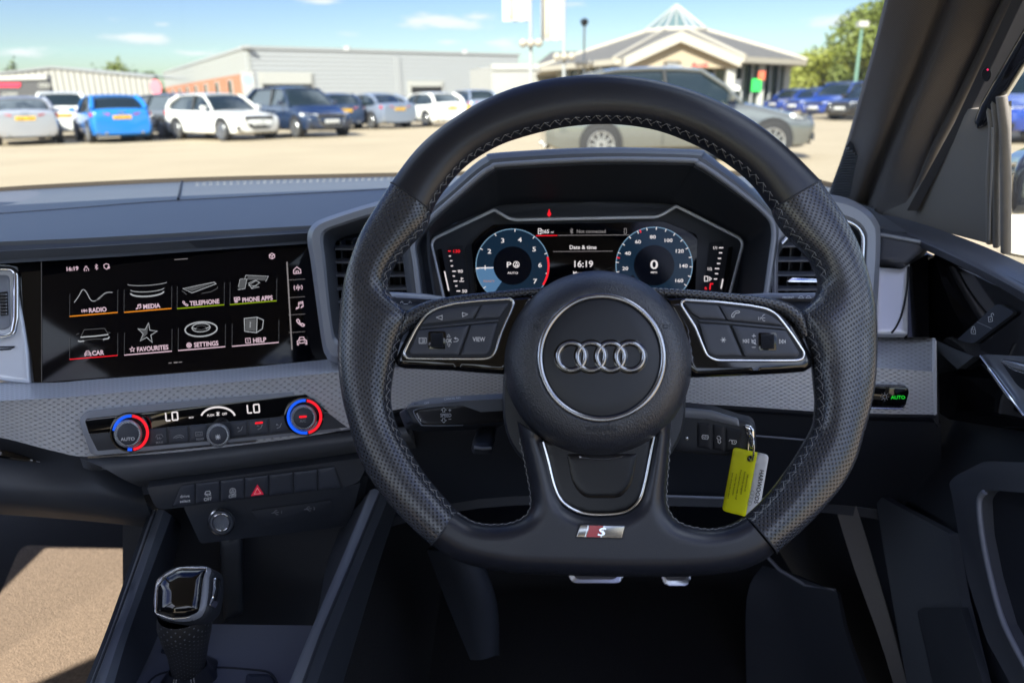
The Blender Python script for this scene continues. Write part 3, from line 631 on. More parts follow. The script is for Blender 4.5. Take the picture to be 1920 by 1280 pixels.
for L_, x_, y_, w_ in (([[(-3,5),(-4,1),(-1.5,-1),(-1.5,-3.5),(1.5,-3.5),(1.5,-1),(4,1),(4,5)], [(0,2),(0,5)]], 161.5, 503, 1.2), ([[(-2.5,-2.5),(2.5,2.5),(0,5),(0,-5),(2.5,-2.5),(-2.5,2.5)]], 180.5, 500.5, 1.0), ([[(0,-5),(4.5,-3),(4,2),(0,5),(-4,2),(-4.5,-3),(0,-5)], [(2.5,1),(5,1),(5,3.5),(2.5,3.5),(2.5,1)]], 199.5, 499.5, 1.3), ([[(0,-5),(4.5,-2.5),(4.5,2.5),(0,5),(-4.5,2.5),(-4.5,-2.5),(0,-5)], [(0,0),(4.5,-2.5)], [(0,0),(-4.5,-2.5)], [(0,0),(0,5)]], 510, 480, 1.5)):
    obj('status_icon', ic(L_, x_, y_, 1.05, w_), K['pink'], scr, None, fix=False)
dk = MB()
lines([[(538, 491), (547.5, 655.5)]], 2.4, SP, mb=dk)
for y in (524, 557, 589.5, 622.5): lines([[(541, y + 1), (572, y - 1)]], .6, SP, mb=dk)
obj('side_bar', dk, K['dimwhite'], scr, None, fix=False)
sb = MB()
for L_, x_, y_, k_, w_ in (([[(-6,5),(-6,-1),(0,-6),(6,-1),(6,5),(-6,5)], [(-2,5),(-2,1),(2,1),(2,5)]], 557, 507, 1.1, 1.5), (ant, 559, 539, 1.1, 1.4), (note, 561.5, 572.5, 1.35, 1.5), (phn, 563.5, 605, 1.25, 1.9), (carI, 566, 638.5, 1.45, 1.5)): obj('side_bar_icon', ic(L_, x_, y_, k_, w_), K['pink'], scr, None, fix=False)
tiles = [(130.5, 593, 'orange'), (232.5, 585.5, 'orange'), (332, 578.5, 'lime'), (431, 571, 'lime'), (130.5, 673.5, 'red'), (233, 665.5, 'pink'), (334, 657, 'pink'), (435, 649, 'pink')]
ARROW = None
for i, (x, y, c) in enumerate(tiles):
    wd_ = 90 - (i % 4) * .8; ln = lines([[(x, y), (x + wd_, y - wd_ * .083)]], 1.9 if c != 'red' else 1.5, SP); obj('tile_underline', ln, K[c], scr, None, fix=False)
    fm = lines([[(x + .4, y - 42), (x, y), (x + wd_, y - wd_ * .083), (x + wd_ + .4, y - wd_ * .083 - 42)]], .7, SP, .0001); obj('tile_frame', fm, K['grey'], scr, None, fix=False)
pg = lines([[(316, 680.5), (322, 680)], [(334.5, 679), (341.5, 678.3)]], 1.4, SP, mb=None); lines([[(329.5 - 3.5, 679.6), (329.5 + 3.5, 679)]], 2.2, SP, mb=pg); lines([[(327, 486.7), (352, 485)]], 1.2, SP, mb=pg)
obj('page_dots', pg, K['dimwhite'], scr, None, fix=False)
# pictograms of the tiles
g1 = MB(); G = MB()
c_ = spl([(139,567),(147,556),(155,543),(162,548),(170,562),(178,564),(188,557),(198,549),(211,548)], 5); lines([c_], 1.3, SP, mb=G); poly([(178,564),(190,553),(203,549),(196,552),(186,562)], SP, mb=g1)
for cx, cy, rx, ry, a0, a1, wd_ in ((276,548,31,7.5,180,360,2.6),(276,541,32,6,190,350,1.2),(276,530,38,5,195,345,.9)): lines([[(cx + rx * math.cos(R(a)), cy - ry * math.sin(R(a)) - (cx + rx * math.cos(R(a)) - cx) * .06) for a in np.linspace(a0, a1, 24)]], wd_, SP, mb=G)
lines([[(343,541),(360,549),(405,532),(402,529),(372,535),(343,541)]], 1.2, SP, mb=G); poly([(346,541),(360,546),(398,532),(372,537)], SP, mb=g1); lines([[(341,545),(350,552)], [(378,550),(395,547),(407,541),(408,537)]], 1.1, SP, mb=g1)
lines([[(450,523),(463,523),(459,541),(446,543)], [(450,523),(447,538)], [(461,516),(503,518),(498,528)], [(472,540),(487,530),(480,526),(466,535),(476,536),(486,538),(472,541),(466,531),(484,523)], [(461,516),(459,522)]], 1.0, SP, mb=G); poly([(451,524),(462,524),(458,540),(447,541)], SP, mb=g1); poly([(465,518),(500,519.5),(497,526),(463,524)], SP, mb=g1)
lines([[(152,630),(158,618),(196,615.5),(203,626)], [(143,627),(148,625)], [(203,623),(207,624)]], 1.1, SP, mb=g1); lines([[(151,632),(178,630),(203,627)], [(146,639),(150,640),(158,639)], [(193,636),(203,634.5),(205,631)]], 2.2, SP, mb=G); lines([spl([(156,643),(160,638),(178,635.5),(192,636),(194,640)], 4)], 1.0, SP, mb=g1)
def fpoly(P, m): lines([P + [P[0]]], 1.3, SP, mb=m)
st_ = [(276 + 19 * (1 if i % 2 == 0 else .4) * math.sin(math.pi * i / 5 + .12), 624.5 - 19.5 * (1 if i % 2 == 0 else .4) * math.cos(math.pi * i / 5 + .12)) for i in range(10)]; fpoly(st_, G); poly(st_[6:] + [st_[0], (276, 626)], SP, mb=g1)
for rx, ry, wd_, m_ in ((30, 13.5, 2.4, G), (17, 8, 1.5, G), (9, 4, 1.0, g1)): lines([[(377 + rx * math.cos(a), 617 - (3 if rx < 20 else 0) + ry * math.sin(a) - rx * math.cos(a) * .05) for a in np.linspace(0, 2 * math.pi, 36)]], wd_, SP, mb=m_)
lines([[(360,614),(368,617)], [(394,612),(386,616)]], 1.5, SP, mb=G)
lines([[(458,597),(482,594.5),(481,623.5),(459,621),(458,597)], [(482,594.5),(494,600),(492,616),(481,623.5)]], 1.4, SP, mb=G); poly([(460,599),(480,597),(479.5,621),(461,619)], SP, mb=g1); lines([[(469.5,603),(469,614)]], 2, SP, mb=G)
def by_tile(name, mb, m):
    out = {}
    iv = np.linalg.inv(M3); V = (np.array(mb.v) - CAM) @ iv.T; PX = 960 - V[:, 0] / V[:, 2] * FPX; PY = 640 + V[:, 1] / V[:, 2] * FPX
    for f in mb.f:
        x, y = PX[list(f)].mean(), PY[list(f)].mean(); key = (int((x - 120) // 100), int(y > 572 + (300 - x) * .08 + 15)); q = out.setdefault(key, MB()); q.add([mb.v[i] for i in f], [tuple(range(len(f)))])
    for key in sorted(out): obj(name, out[key], m, scr, None, fix=False)
by_tile('menu_pictogram', G, glow('lit_pictogram', (.5, .52, .55), .6)); by_tile('pictogram_shading', g1, glow('lit_pictogram_dim', (.3, .31, .33), .22))
# ---- climate panel
PK_ = Plane.three((150, 790, .652), (645, 745, .708), (400, 840, .682))
cl = obj('climate_panel', slab(rnd([(147,786,10),(160,772,6),(300,757),(640,726.5),(700,721),(700,800),(640,807),(400,832),(186,853,5),(170,851,4)], 2, 4), PK_, .0, .02, .0014), K['greytrim'], dash, 40, label='black climate control panel with three knobs')
obj('climate_display', slab(rnd([(158,785,7),(640,731.5),(700,726),(700,764),(447,788.5),(167,813.5)], 2, 4), PK_, .0007, .003, .0004), K['piano'], cl)
obj('button_bank', slab(rnd([(167,814),(447,789),(700,764.5),(700,796),(640,802),(400,826),(183,845)], 1.5, 3), PK_, .0006, .003, .0004), K['hard'], cl)
bx = [287, 312, 353, 394, 436, 472, 508, 545]
def bq(x0, x1): 
    f = lambda x: 788.5 + (447 - x) * .089 + 1; g_ = lambda x: 826 - (x - 400) * .10 - 3
    return [(x0 + 1, f(x0)), (x1 - 1, f(x1)), (x1 + 1, g_(x1)), (x0 + 2, g_(x0))]
for x0, x1 in ((277, 313), (315, 353), (355, 389), (431, 463), (465, 503), (505, 541)):
    obj('climate_button', pillow(rnd(bq(x0, x1), 2, 2), PK_, .0008, .0010, 5, 6, back=.002), K['button'], cl, 50)
KP = PK_.up(.0022); cp = text('MAX', 299, 829, 4.6, KP, ang=R(5)); text('REAR', 375.5, 822.5, 4.6, KP, ang=R(5), mb=cp)
lines([[(292,820),(294,815),(303,814),(306,819)], [(294,822),(303,821)], [(295,818),(296,824)], [(299,818),(300,824)]], .9, KP, mb=cp)
lines([spl([(325,821),(330,817),(337,815),(343,817),(345,820)], 3), [(329,821),(337,818),(342,821)]], 1.0, KP, mb=cp)
lines([[(367,810),(379,809),(379,816),(367,817),(367,810)], [(370,812),(370,815)], [(373,812),(373,815)], [(376,811.5),(376,815)]], .9, KP, mb=cp)
for x, y in ((450, 804), (487, 800), (523, 798)): lines([[(x - 5, y - 3), (x - 1, y - 1)], [(x + 5, y - 5), (x + 2, y + 2), (x - 4, y + 5)], [(x - 5, y - 1), (x - 3, y - 4)]], 1.3, KP, mb=cp)
obj('lettering', cp, K['dimprint'], cl, None, fix=False)
cd_ = MB(); DP = PK_.up(.0012)
def seg(L, x, y): 
    for a, b in L: lines([[a, b]], 2.6, DP, mb=cd_, at=(x, y), k=1.0, ang=R(5))
Lg = [((-11,-8),(-11,7)), ((-11,7.2),(-3,7.2))]; Og = [((1,-7.5),(11,-7.5)), ((1,-7.5),(1,7.2)), ((11,-7.5),(11,7.2)), ((1,7.2),(11,7.2))]
for x, y in ((322, 780.5), (475, 766)): seg(Lg + Og, x, y)
text('eco', 358.5, 781.5, 4.2, DP, ang=R(5), mb=cd_, sx=1.1)
text('PUSH', 395, 778, 4.4, DP, ang=R(6), mb=cd_, sx=.9); text('OFF', 421, 775.5, 4.4, DP, ang=R(6), mb=cd_, sx=.9)
A = [(409 + 32 * math.cos(a), 783 - 20 * math.sin(a)) for a in np.linspace(R(12), R(168), 24)]
lines([A], 3.4, DP, mb=cd_, at=(0, 0)); lines([[(-3,-3),(3,3)], [(-3,3),(3,-3)], [(0,-4),(0,4)]], 1.3, DP, mb=cd_, at=(408.5, 775.5))
obj('display_digits', cd_, K['white'], cl, None, fix=False)
obj('indicator', slab(rnd([(478,791.5),(493,790),(493,793.5),(478,795)], 1.4), KP, .0003, .0008), K['red'], cl)
def knob(cx, cy, r, base_, rr=0):
    s_ = .70 / FPX
    rg = lambda r_, z, dx=0, dy=0: [PK_.at(p[0] + dx, p[1] + dy, z) for p in circ(cx, cy, r_, 72)]
    kb = obj('knob', MB().loft([rg(r * 1.0, .0005), rg(r * .98, .004), rg(r * .95, .009), rg(r * .92, .0125), rg(r * .86, .0138), rg(r * .76, .0136)], cap=True), KNURL, base_, 50)
    obj('knob_cap', MB().loft([rg(r * .76, .0134), rg(r * .74, .0146), rg(r * .66, .0150), rg(r * .2, .0152), rg(1, .0152)], cap=True), K['button'], kb, 60)
    return kb
KNURL = ribs('knurled_aluminium', (.78, .81, .86), 240, 'DIAGONAL', .3, .0006, .5, .5)
for cx, cy in ((243, 810), (570, 780)):
    obj('knob_bezel', MB().loft([[PK_.at(*p, z) for p in circ(cx, cy, r_, 72)] for r_, z in ((37, 0), (37, .003), (34, .0034), (27, .0028))], cap=True), K['piano'], cl, 50)
def ringarc(cx, cy, r, a0, a1, c): obj('light_ring', MB().tube([PK_.at(*p, .0042) for p in arc(cx, cy, r, a0, a1, 40)], .0013, 8), K[c], cl, 60)
ringarc(245, 811, 31.5, 88, 172, 'blue'); ringarc(245, 811, 31.5, 84, -80, 'red'); ringarc(245, 811, 31.5, -86, -100, 'blue')
ringarc(571, 781, 30.5, 86, 280, 'blue'); ringarc(571, 781, 30.5, 82, -76, 'red')
ka = knob(240, 813, 27, cl); kb = knob(569, 783, 25, cl); kc = knob(409, 815.5, 22.5, cl)
obj('knob_print', text('AUTO', 239.5, 822.5, 6.2, PK_.up(.0157), ang=R(3), sx=1.1), K['print'], ka, None, fix=False)
obj('knob_print', text('A/C', 568, 788.5, 5.2, PK_.up(.0157), ang=R(3)), K['dimprint'], kb, None, fix=False)
obj('knob_light', slab(rnd([(561,779.5),(575,778.5),(575,782.5),(561,783.5)], 1.6), PK_, .0158, .0006), K['red'], kb)
obj('knob_print', lines([[(-4,-4),(4,4)], [(-4,4),(4,-4)], [(0,-5),(0,5)], [(-5,0),(5,0)]], 1.3, PK_.up(.0157), at=(408.5, 819), ang=R(10)), K['print'], kc, None, fix=False)
# ---- lower dash pad, switch row, power socket panel
band([(150,858,.668),(300,848,.682),(480,830,.70),(665,808,.722),(760,800,.73)], [(262,912,.712),(380,900,.725),(500,883,.738),(690,853,.757),(780,840,.765)], K['soft'], 'lower_dash_pad', .012, dash, [[(190,875,.664),(330,863,.678),(490,845,.696),(672,822,.718),(765,813,.726)], [(235,900,.676),(360,884,.690),(497,865,.706),(682,838,.728),(775,828,.736)]])
PT = Plane.three((300, 935, .695), (650, 890, .742), (400, 1000, .722))
sw = obj('switch_panel', slab(rnd([(275,914,4),(420,894),(660,861),(694,856),(674,903,8),(640,915),(322,953,6),(300,955,8),(290,948,6)], 2, 4), PT, .010, .02, .002), K['greytrim' if False else 'hard'], dash, 40, label='row of seven flat switches')
obj('switch_well', slab(rnd([(338,909,8),(500,888),(628,872,8),(644,914),(322,950)], 1, 4), PT, .0105, .004), K['dark'], sw)
sx_ = [330, 366, 412.5, 458.5, 504, 550, 595.5, 640]
for i in range(7):
    a, b = sx_[i] + 1.2, sx_[i + 1] - 1.2; ty = lambda x: 906.5 - (x - 366) * .116; by = lambda x: 948.5 - (x - 322) * .110
    P_ = [(a + (8 if i == 0 else 0), ty(a)), (b - (12 if i == 6 else 0), ty(b)), (b, by(b)), (a - (7 if i == 0 else 0), by(a))]
    obj('switch', pillow(rnd(P_, 1.5, 2), PT, .0108, .0009, 4, 7, back=.002), K['button'], sw, 50)
tp = PT.up(.0121); lt = text('drive', 346.5, 929.5, 5.6, tp, ang=R(5), sx=1.15); text('select', 347, 938.5, 5.6, tp, ang=R(5), sx=1.1, mb=lt); text('OFF', 389.5, 935, 6.2, tp, ang=R(6), mb=lt, sx=1.0); text('OFF', 436, 929.5, 6.2, tp, ang=R(6), mb=lt)
lines([[(384,926),(386,921),(393,920),(395,925),(384,926)], [(385,929),(388,927),(390,930)], [(391,929),(393,926.5),(396,929)]], 1.3, tp, mb=lt)
lines([[(436.5 + 5.5 * math.cos(a), 920.5 + 5.5 * math.sin(a)) for a in np.linspace(0, 2 * math.pi, 20)], [(433.5,923.5),(436.5,917),(439.5,923),(434.5,922)]], 1.1, tp, mb=lt)
obj('lettering', lt, K['print'], sw, None, fix=False)
HAZ = mat('hazard_red', (.62, .02, .06), .4, emit=(.6, .02, .06), es=.12)
obj('hazard_triangle', slab([(470.5,929.5),(482.5,908.5),(494.5,926.5)], tp, .0005, .001), HAZ, sw)
obj('hazard_outline', lines([[(476.5,926),(482.7,914.5),(489,924.5),(476.5,926)]], 1.2, tp, .0009), glow('pale_red', (1, .3, .35), .35), sw, None, fix=False)
PU = PT.up(-.012)
us = obj('socket_panel', slab(rnd([(344,950),(640,914),(676,905),(655,986,8),(376,1019,6)], 3, 3), PU, .004, .02, .0012), K['hard'], dash, 40)
obj('usb_cover', slab(rnd([(470,957,4),(622,937,4),(625,968,6),(490,987,6)], 3, 4), PU, .0052, .002, .0006), K['hard'], us)
lt = MB()
for x, y, s_ in ((517, 960.5, '1'), (578, 953.5, '2')):
    lines([[(-8,1),(6,-1)], [(-4,0),(0,-4),(3,-4)], [(-2,0),(2,4),(5,3)]], 1.0, PU.up(.0054), mb=lt, at=(x, y)); text(s_, x + 11, y - 1, 5, PU.up(.0054), mb=lt)
obj('lettering', lt, K['dimprint'], us, None, fix=False)
for nm, prof, m_ in (('socket_ring', ((26, .004), (25.5, .009), (23, .010), (20, .0085)), 'satin'), ('socket_cap', ((21, .008), (20, .014), (17.5, .0155), (14, .0150), (13, .0142), (1, .0142)), 'greytrim')):
    obj(nm, MB().loft([[PU.at(*p, z) for p in circ(415, 978.5, r_, 48)] for r_, z in prof], cap=True), K[m_], us, 40)
obj('lettering', text('12V', 413.5, 986, 6.5, PU.up(.0146), ang=R(14)), K['dimprint'], us, None, fix=False)
obj('socket_collar', MB().tube([PU.at(*p, .0153) for p in circ(415, 978.5, 15.8, 40)], .0011, 8, closed=True), K['chrome'], us, 60)
# ---- glovebox side
band([(-90,804,.70),(0,812,.695),(100,836,.692),(170,858,.694),(262,902,.722)], [(-90,958,.70),(0,964,.70),(110,972,.71),(200,980,.73),(296,990,.76)], K['hard'], 'glovebox', .01, dash, [[(-90,880,.672),(0,885,.672),(100,898,.676),(190,922,.69),(275,945,.72)], [(-90,930,.672),(0,935,.672),(105,945,.68),(195,958,.70),(285,972,.735)]], ext=-1.05)
pf = np.array([[PL.at(-40, 470, -.004), PL.at(-40, 600, -.004), PL.at(-40, 735, -.004)], [np.array((-1.05, PL.at(-40, y, 0)[1] + .02, PL.at(-40, y, 0)[2])) for y in (470, 600, 735)]]); obj('passenger_face', skin(pf, .01), K['silver'], dash, 50, label='silver dash face in front of the passenger')
obj('gloss_fin', MB().tube([W(*p) for p in ((-90, 838, .675), (0, 850, .668), (40, 858, .668), (75, 866, .675))], [.004, .004, .003, .0005], 8), K['piano'], dash)
obj('trim_lip', MB().tube([W(*p) for p in ((165, 857, .660), (230, 852, .667), (330, 841, .678), (480, 826, .694))], .0011, 6), K['satin'], dash)

# ---- instrument binnacle
PC = Plane(W(1100, 480, .79), (0, -math.cos(R(19)), math.sin(R(19))))
o0 = [(770,600),(757,500),(754,440),(790,395),(842,350),(884,312),(910,294),(935,286),(1120,276.5),(1300,280.5),(1325,288),(1352,308),(1400,345),(1440,388),(1460,425),(1452,500),(1438,600)]
i0 = [(800,600),(788,500),(784,455),(812,418),(858,376),(903,337),(925,323),(950,317),(1120,308),(1283,309),(1302,314),(1322,324),(1370,357),(1430,402),(1447,432),(1440,500),(1425,600)]
i1 = [(842,600),(812,470),(806,454),(818,436),(860,415),(905,397),(927,388),(960,383),(1120,378),(1235,381),(1262,384),(1285,392),(1340,418),(1385,442),(1397,456),(1392,480),(1372,600)]
def ringrow(P, d, n=4): return spl([W(x, y, d) for x, y in P], n)
bh = []
for P_, d in ((o0, .80), (o0, .705), ([(x + (1100 - x) * .008, y + 3) for x, y in o0], .690), ([(a + (c - a) * .35, b + (e - b) * .35) for (a, b), (c, e) in zip(o0, i0)], .684), ([(a + (c - a) * .85, b + (e - b) * .85) for (a, b), (c, e) in zip(o0, i0)], .684), (i0, .688)): bh.append(ringrow(P_, d))
hood = obj('instrument_hood', skin(np.array(bh), .004), K['soft'], dash, 40, label='angular hood over the instrument cluster')
obj('hood_lining', skin(np.array([ringrow([(x + (1100 - x) * .004, y + 1) for x, y in i0], .687), ringrow([((a + c) / 2, (b + e) / 2) for (a, b), (c, e) in zip(i0, i1)], .735), ringrow(i1, .785)]), .003), K['dark'], hood, 40)
obj('hood_lip', MB().tube([W(x, y, .6845) for x, y in spl([(a + (c - a) * .72, b + (e - b) * .72) for (a, b), (c, e) in zip(o0, i0)], 5)], .0026, 8), K['greytrim'], hood, 60)
clu = obj('instrument_cluster', slab(rnd([(826,640),(800,455,6),(818,436),(926,384),(1120,374),(1268,378),(1398,446),(1404,456,6),(1378,640)], 3), PC, 0, .01), K['hard'], dash, label='digital instrument cluster with two round dials')
tri = rnd([(832,560),(808.5,458,6),(814,447,6),(926.7,393.5,4),(954,410,8),(968,412.3,4),(1230,407,6),(1244,401.5,6),(1268,386.5,4),(1388,447,6),(1393,458,6),(1366,560)], 3, 4)
obj('silver_outline', MB().tube(path(tri, PC, .011), .0017, 8), K['silver'], clu, 60)
obj('cluster_shelf', slab(rnd([(944,402),(1110,378),(1255,392),(1243,401),(1230,406),(968,411),(953,408)], 3), PC, .0095, .006, .001), K['hard'], clu)
obj('belt_warning', poly([(1026.5,401.5),(1027,398),(1028.5,396.3),(1028.8,392.5),(1030.5,392.5),(1031,396.3),(1032.5,398),(1033.5,403.5),(1031.5,403.5),(1031,406),(1027.5,406),(1027.5,403.5),(1025.5,403.5)], PC, .0102), K['red'], clu, None, fix=False)
for P_ in ([(872,462,12),(926,424,10),(960,418),(960,560),(884,560)], [(1352,560),(1334,452,14),(1284,420,10),(1240,412),(1240,560)]):
    obj('dial_surround', slab(rnd(P_, 5, 5), PC, .002, .002, .0004), K['greytrim' if False else 'hard'], clu)
disp = obj('display_panel', slab(rnd([(893,560),(884,456,8),(905,436),(925,421),(1245,416),(1308,440,8),(1304,560)], 4), PC, .0045, .002, .0004), K['screen'], clu)
DPn = PC.up(.0052)
def dial(cx, cy, r, nums, r_in, a_start, a_end, nt, red=None, fs=7.6):
    o = obj('dial', poly(circ(cx, cy, r, 72, r * 1.0), DPn, 0), K['dial'], clu, None, fix=False)
    m1 = MB(); obj('dial_ring', lines([circ(cx, cy, r, 72).tolist() + [tuple(circ(cx, cy, r, 72)[0])]], 1.6, DPn, .0003), glow('dial_ring_blue', (.16, .28, .40), .8), clu, None, fix=False)
    for i in range(nt):
        a = R(a_start + (a_end - a_start) * i / (nt - 1)); lines([[(cx + (r - 5) * math.cos(a), cy - (r - 5) * math.sin(a)), (cx + (r + .5) * math.cos(a), cy - (r + .5) * math.sin(a))]], 1.5, DPn, .0004, m1)
    for s_, a in nums: text(s_, cx + (r - 17) * math.cos(R(a)), cy - (r - 18) * math.sin(R(a)), fs, DPn, .0004, mb=m1, sx=1.25)
    obj('dial_markings', m1, K['white'], clu, None, fix=False)
    return o
dial(961, 498, 68.5, [(str(i), 180 - (i - 1) * 36.5 + 4) for i in range(1, 9)], 36, 218, -46, 9, fs=8.6)
dial(1226.5, 497.5, 71.5, [(str(v), 186 - (v - 20) / 140 * 218) for v in range(20, 180, 20)], 38, 205, -32, 17, fs=6.6)
obj('dial_glow', poly([(961 + 68 * math.cos(R(a)), 498 - 68 * math.sin(R(a))) for a in np.linspace(183, 236, 16)] + [(961 + 36 * math.cos(R(a)), 498 - 36 * math.sin(R(a))) for a in np.linspace(236, 183, 10)], DPn, .00035), K['dialblue'], clu, None, fix=False)
obj('dial_glow', lines([arc(1226.5, 497.5, 55, 205, 232, 10)], 24, DPn, .00015), K['dialcore'], clu, None, fix=False)
for cx, cy, r_ in ((961, 498, 36), (1226.5, 497.5, 38)): obj('dial_centre', poly(circ(cx, cy, r_, 60), DPn, .0006), K['dialcore'], clu, None, fix=False)
tx = text('P', 954, 496, 10.5, DPn, .0009, sx=1.25); text('AUTO', 961.5, 511.5, 3.9, DPn, .0009, mb=tx, sx=1.3); text('0', 1226.5, 495.5, 17, DPn, .0009, mb=tx, sx=1.3); text('MPH', 1226, 510.5, 3.6, DPn, .0009, mb=tx, sx=1.2)
lines([[(968 + 5.5 * math.cos(a), 496 + 5.5 * math.sin(a)) for a in np.linspace(0, 2 * math.pi, 20)], [(965,500),(968.5,491.5),(971,499),(966,498)]], 1.4, DPn, .0009, tx)
text('Date & time', 1093, 463.3, 7.4, DPn, .0003, mb=tx, sx=1.0); text('16:19', 1093, 494.5, 12.2, DPn, .0003, mb=tx, sx=1.03); text('65', 1025, 433.8, 6.8, DPn, .0003, mb=tx, sx=1.05); text('mi', 1035.5, 435, 3.8, DPn, .0003, mb=tx); text('Mon', 1083, 512, 7, DPn, .0003, mb=tx)
lines([[(1009.5,429),(1014.5,429),(1014.5,438.5),(1009.5,438.5),(1009.5,429)], [(1014.5,431),(1018,432),(1018,438)], [(1010.5,433),(1013.5,433)]], 1.3, DPn, .0003, tx)
lines([[(893,502.5),(925,502)]], 2.0, DPn, .0008, tx)
obj('display_text', tx, K['white'], clu, None, fix=False)
t2 = text('Not connected', 1108.5, 433.5, 6.4, DPn, sx=1.0); lines([[(-2.5,-2.5),(2.5,2.5),(0,5),(0,-5),(2.5,-2.5),(-2.5,2.5)]], 1.1, DPn, mb=t2, at=(1071.5, 433.5)); lines([[(1170.5,428.5),(1174.5,428.5),(1174.5,438),(1170.5,438),(1170.5,428.5)]], 1.0, DPn, mb=t2); lines([[(1046,441.3),(1180,440.5)], [(1037,471.8),(1149,470.8)]], .9, DPn, mb=t2)
obj('display_text', t2, K['dimwhite'], clu, None, fix=False)
obj('display_line', lines([[(1005,442),(1045,441.4)]], 1.6, DPn), K['red'], clu, None, fix=False)
obj('red_zone', lines([arc(961, 498, 67.5, 14, -32, 20)], 3.4, DPn, .0007), K['red'], clu, None, fix=False)
rt = MB(); 
for a in (112, 168): lines([[(1226.5 + 66 * math.cos(R(a)), 497.5 - 66 * math.sin(R(a))), (1226.5 + 71.5 * math.cos(R(a)), 497.5 - 71.5 * math.sin(R(a)))]], 2.2, DPn, .0008, rt)
obj('dial_marks', rt, K['red'], clu, None, fix=False)
GP = PC.up(.0030)
obj('gauge_well', slab(rnd([(842,462),(868,460),(882,560),(852,560)], 3), PC, .0026, .001), K['dark'], clu); obj('gauge_well', slab(rnd([(1330,455),(1356,452),(1345,560),(1318,560)], 3), PC, .0026, .001), K['dark'], clu)
for P_ in ([(820,468),(828,466),(845,560),(836,560)], [(1366,464),(1374,462),(1362,560),(1353,560)]): obj('gauge_slot', slab(rnd(P_, 2), PC, .0026, .001), K['piano'], clu)
gw = MB()
for i, (x, y) in enumerate(((843.5,480),(846,489),(847.5,498.5),(851,508.5),(851,517.5),(853.5,527),(855.5,536),(859,545.5))): lines([[(x - (3 if i in (3, 5, 7) else 2), y), (x + (4 if i in (3, 5, 7) else 2), y)]], 2.0, GP, mb=gw)
text('90', 863, 508.5, 5.8, GP, mb=gw, sx=1.2); text('50', 871, 545.5, 5.8, GP, mb=gw, sx=1.2)
lines([[(861,527.5),(870,527.5)], [(865,520),(865,526)], [(865,522),(869,522)]], 1.3, GP, mb=gw)
lines([[(833.5,508.5),(841.5,545)]], 2.4, PC.up(.0030), mb=gw)
for i, y in enumerate((464.5,474,484.5,494,503.5,513,523)): x = 1352 - i * 1.9; lines([[(x - (4 if i in (0, 4) else 2), y), (x + 4, y)]], 2.0, GP, mb=gw)
text('1/1', 1341, 464.5, 5.4, GP, mb=gw); text('1/2', 1330.5, 504, 5.4, GP, mb=gw); lines([[(1321,518),(1327,518),(1327,527),(1321,527),(1321,518)], [(1330,519),(1334,522.5),(1330,526),(1330,519)]], 1.3, GP, mb=gw); lines([[(1355.5,523),(1352,541)]], 2.4, GP, mb=gw)
obj('gauge_markings', gw, K['white'], clu, None, fix=False)
gr_ = text('130', 855.5, 470.8, 5.8, GP, sx=1.2); lines([[(840,470.8),(845,470.8)]], 2.0, GP, mb=gr_); text('R', 1323.5, 540.5, 5.2, GP, mb=gr_, sx=1.1); lines([[(1337,532),(1332,532),(1331,543)]], 2.2, GP, mb=gr_)
obj('gauge_markings', gr_, K['red'], clu, None, fix=False)
obj('dial_print', text('READY', 917, 527, 4.2, DPn, .0010, sx=1.2), glow('lit_rose', (.7, .4, .35), .4), clu, None, fix=False)

# ---- air vents on both sides of the cluster
def vent(o_, i_, d0, d1, op, ys, xs, lab, tab=None):
    w1 = []
    for P_, d in ((o_, d0 + .09), (o_, d0 + .005), ([(a + (c - a) * .3, b + (e - b) * .3) for (a, b), (c, e) in zip(o_, i_)], d0 - .003), ([(a + (c - a) * .8, b + (e - b) * .8) for (a, b), (c, e) in zip(o_, i_)], d0 - .003), (i_, d0)): w1.append(ringrow(P_, d))
    f = obj('air_vent', skin(np.array(w1), .003), K['greytrim'], dash, 40, label=lab)
    obj('vent_lining', skin(np.array([ringrow(i_, d0 + .001), ringrow(op, d0 + .03), ringrow(op, d0 + .06)]), .002), K['soft'], f, 40)
    for y in ys:
        mb = MB(); 
        for k in range(1): mb.loft([[W(x, yy, dd) for yy, dd in ((y - 5, d1 + .012), (y + 1.5, d1 - .010), (y + 5, d1 - .008), (y + 1, d1 + .014))] for x in xs], cap=True)
        obj('vent_slat', mb, K['greytrim'], f, 30)
    for x in np.linspace(xs[0], xs[1], 8)[1:-1]: obj('vent_vane', MB().box(W(x, (ys[0] + ys[-1]) / 2, d1 + .03), (.0016, .02, abs(ys[-1] - ys[0]) / FPX * d1 * 1.3)), K['hard'], f)
    obj('vent_back', slab([(xs[0] - 20, ys[0] - 40), (xs[1] + 30, ys[0] - 40), (xs[1] + 30, ys[-1] + 40), (xs[0] - 20, ys[-1] + 40)], Plane(W((xs[0] + xs[1]) / 2, ys[1], d1 + .05), (0, -1, .3)), 0, .003), K['dark'], f)
    return f
vl_o = [(790,365),(715,376),(613,407),(584,424),(576,448),(582,486),(592,560),(604,645),(612,668),(626,680),(700,690),(790,680)]
vl_i = [(790,400),(715,401),(640,423),(612,434),(606,450),(610,486),(617,560),(625,620),(632,636),(645,642),(700,644),(770,640)]
vl_p = [(785,430),(715,430),(660,440),(634,450),(628,462),(631,490),(636,560),(642,600),(648,610),(660,612),(700,614),(765,610)]
vl = vent(vl_o, vl_i, .70, .735, vl_p, (464, 489, 514, 539, 564, 589), (628, 775), 'air vent in a grey angular frame by the touchscreen')
vr_o = [(1452,690),(1452,480),(1458,415),(1500,372),(1545,364),(1590,372),(1626,392),(1645,415),(1651,440),(1648,520),(1640,640),(1636,700)]
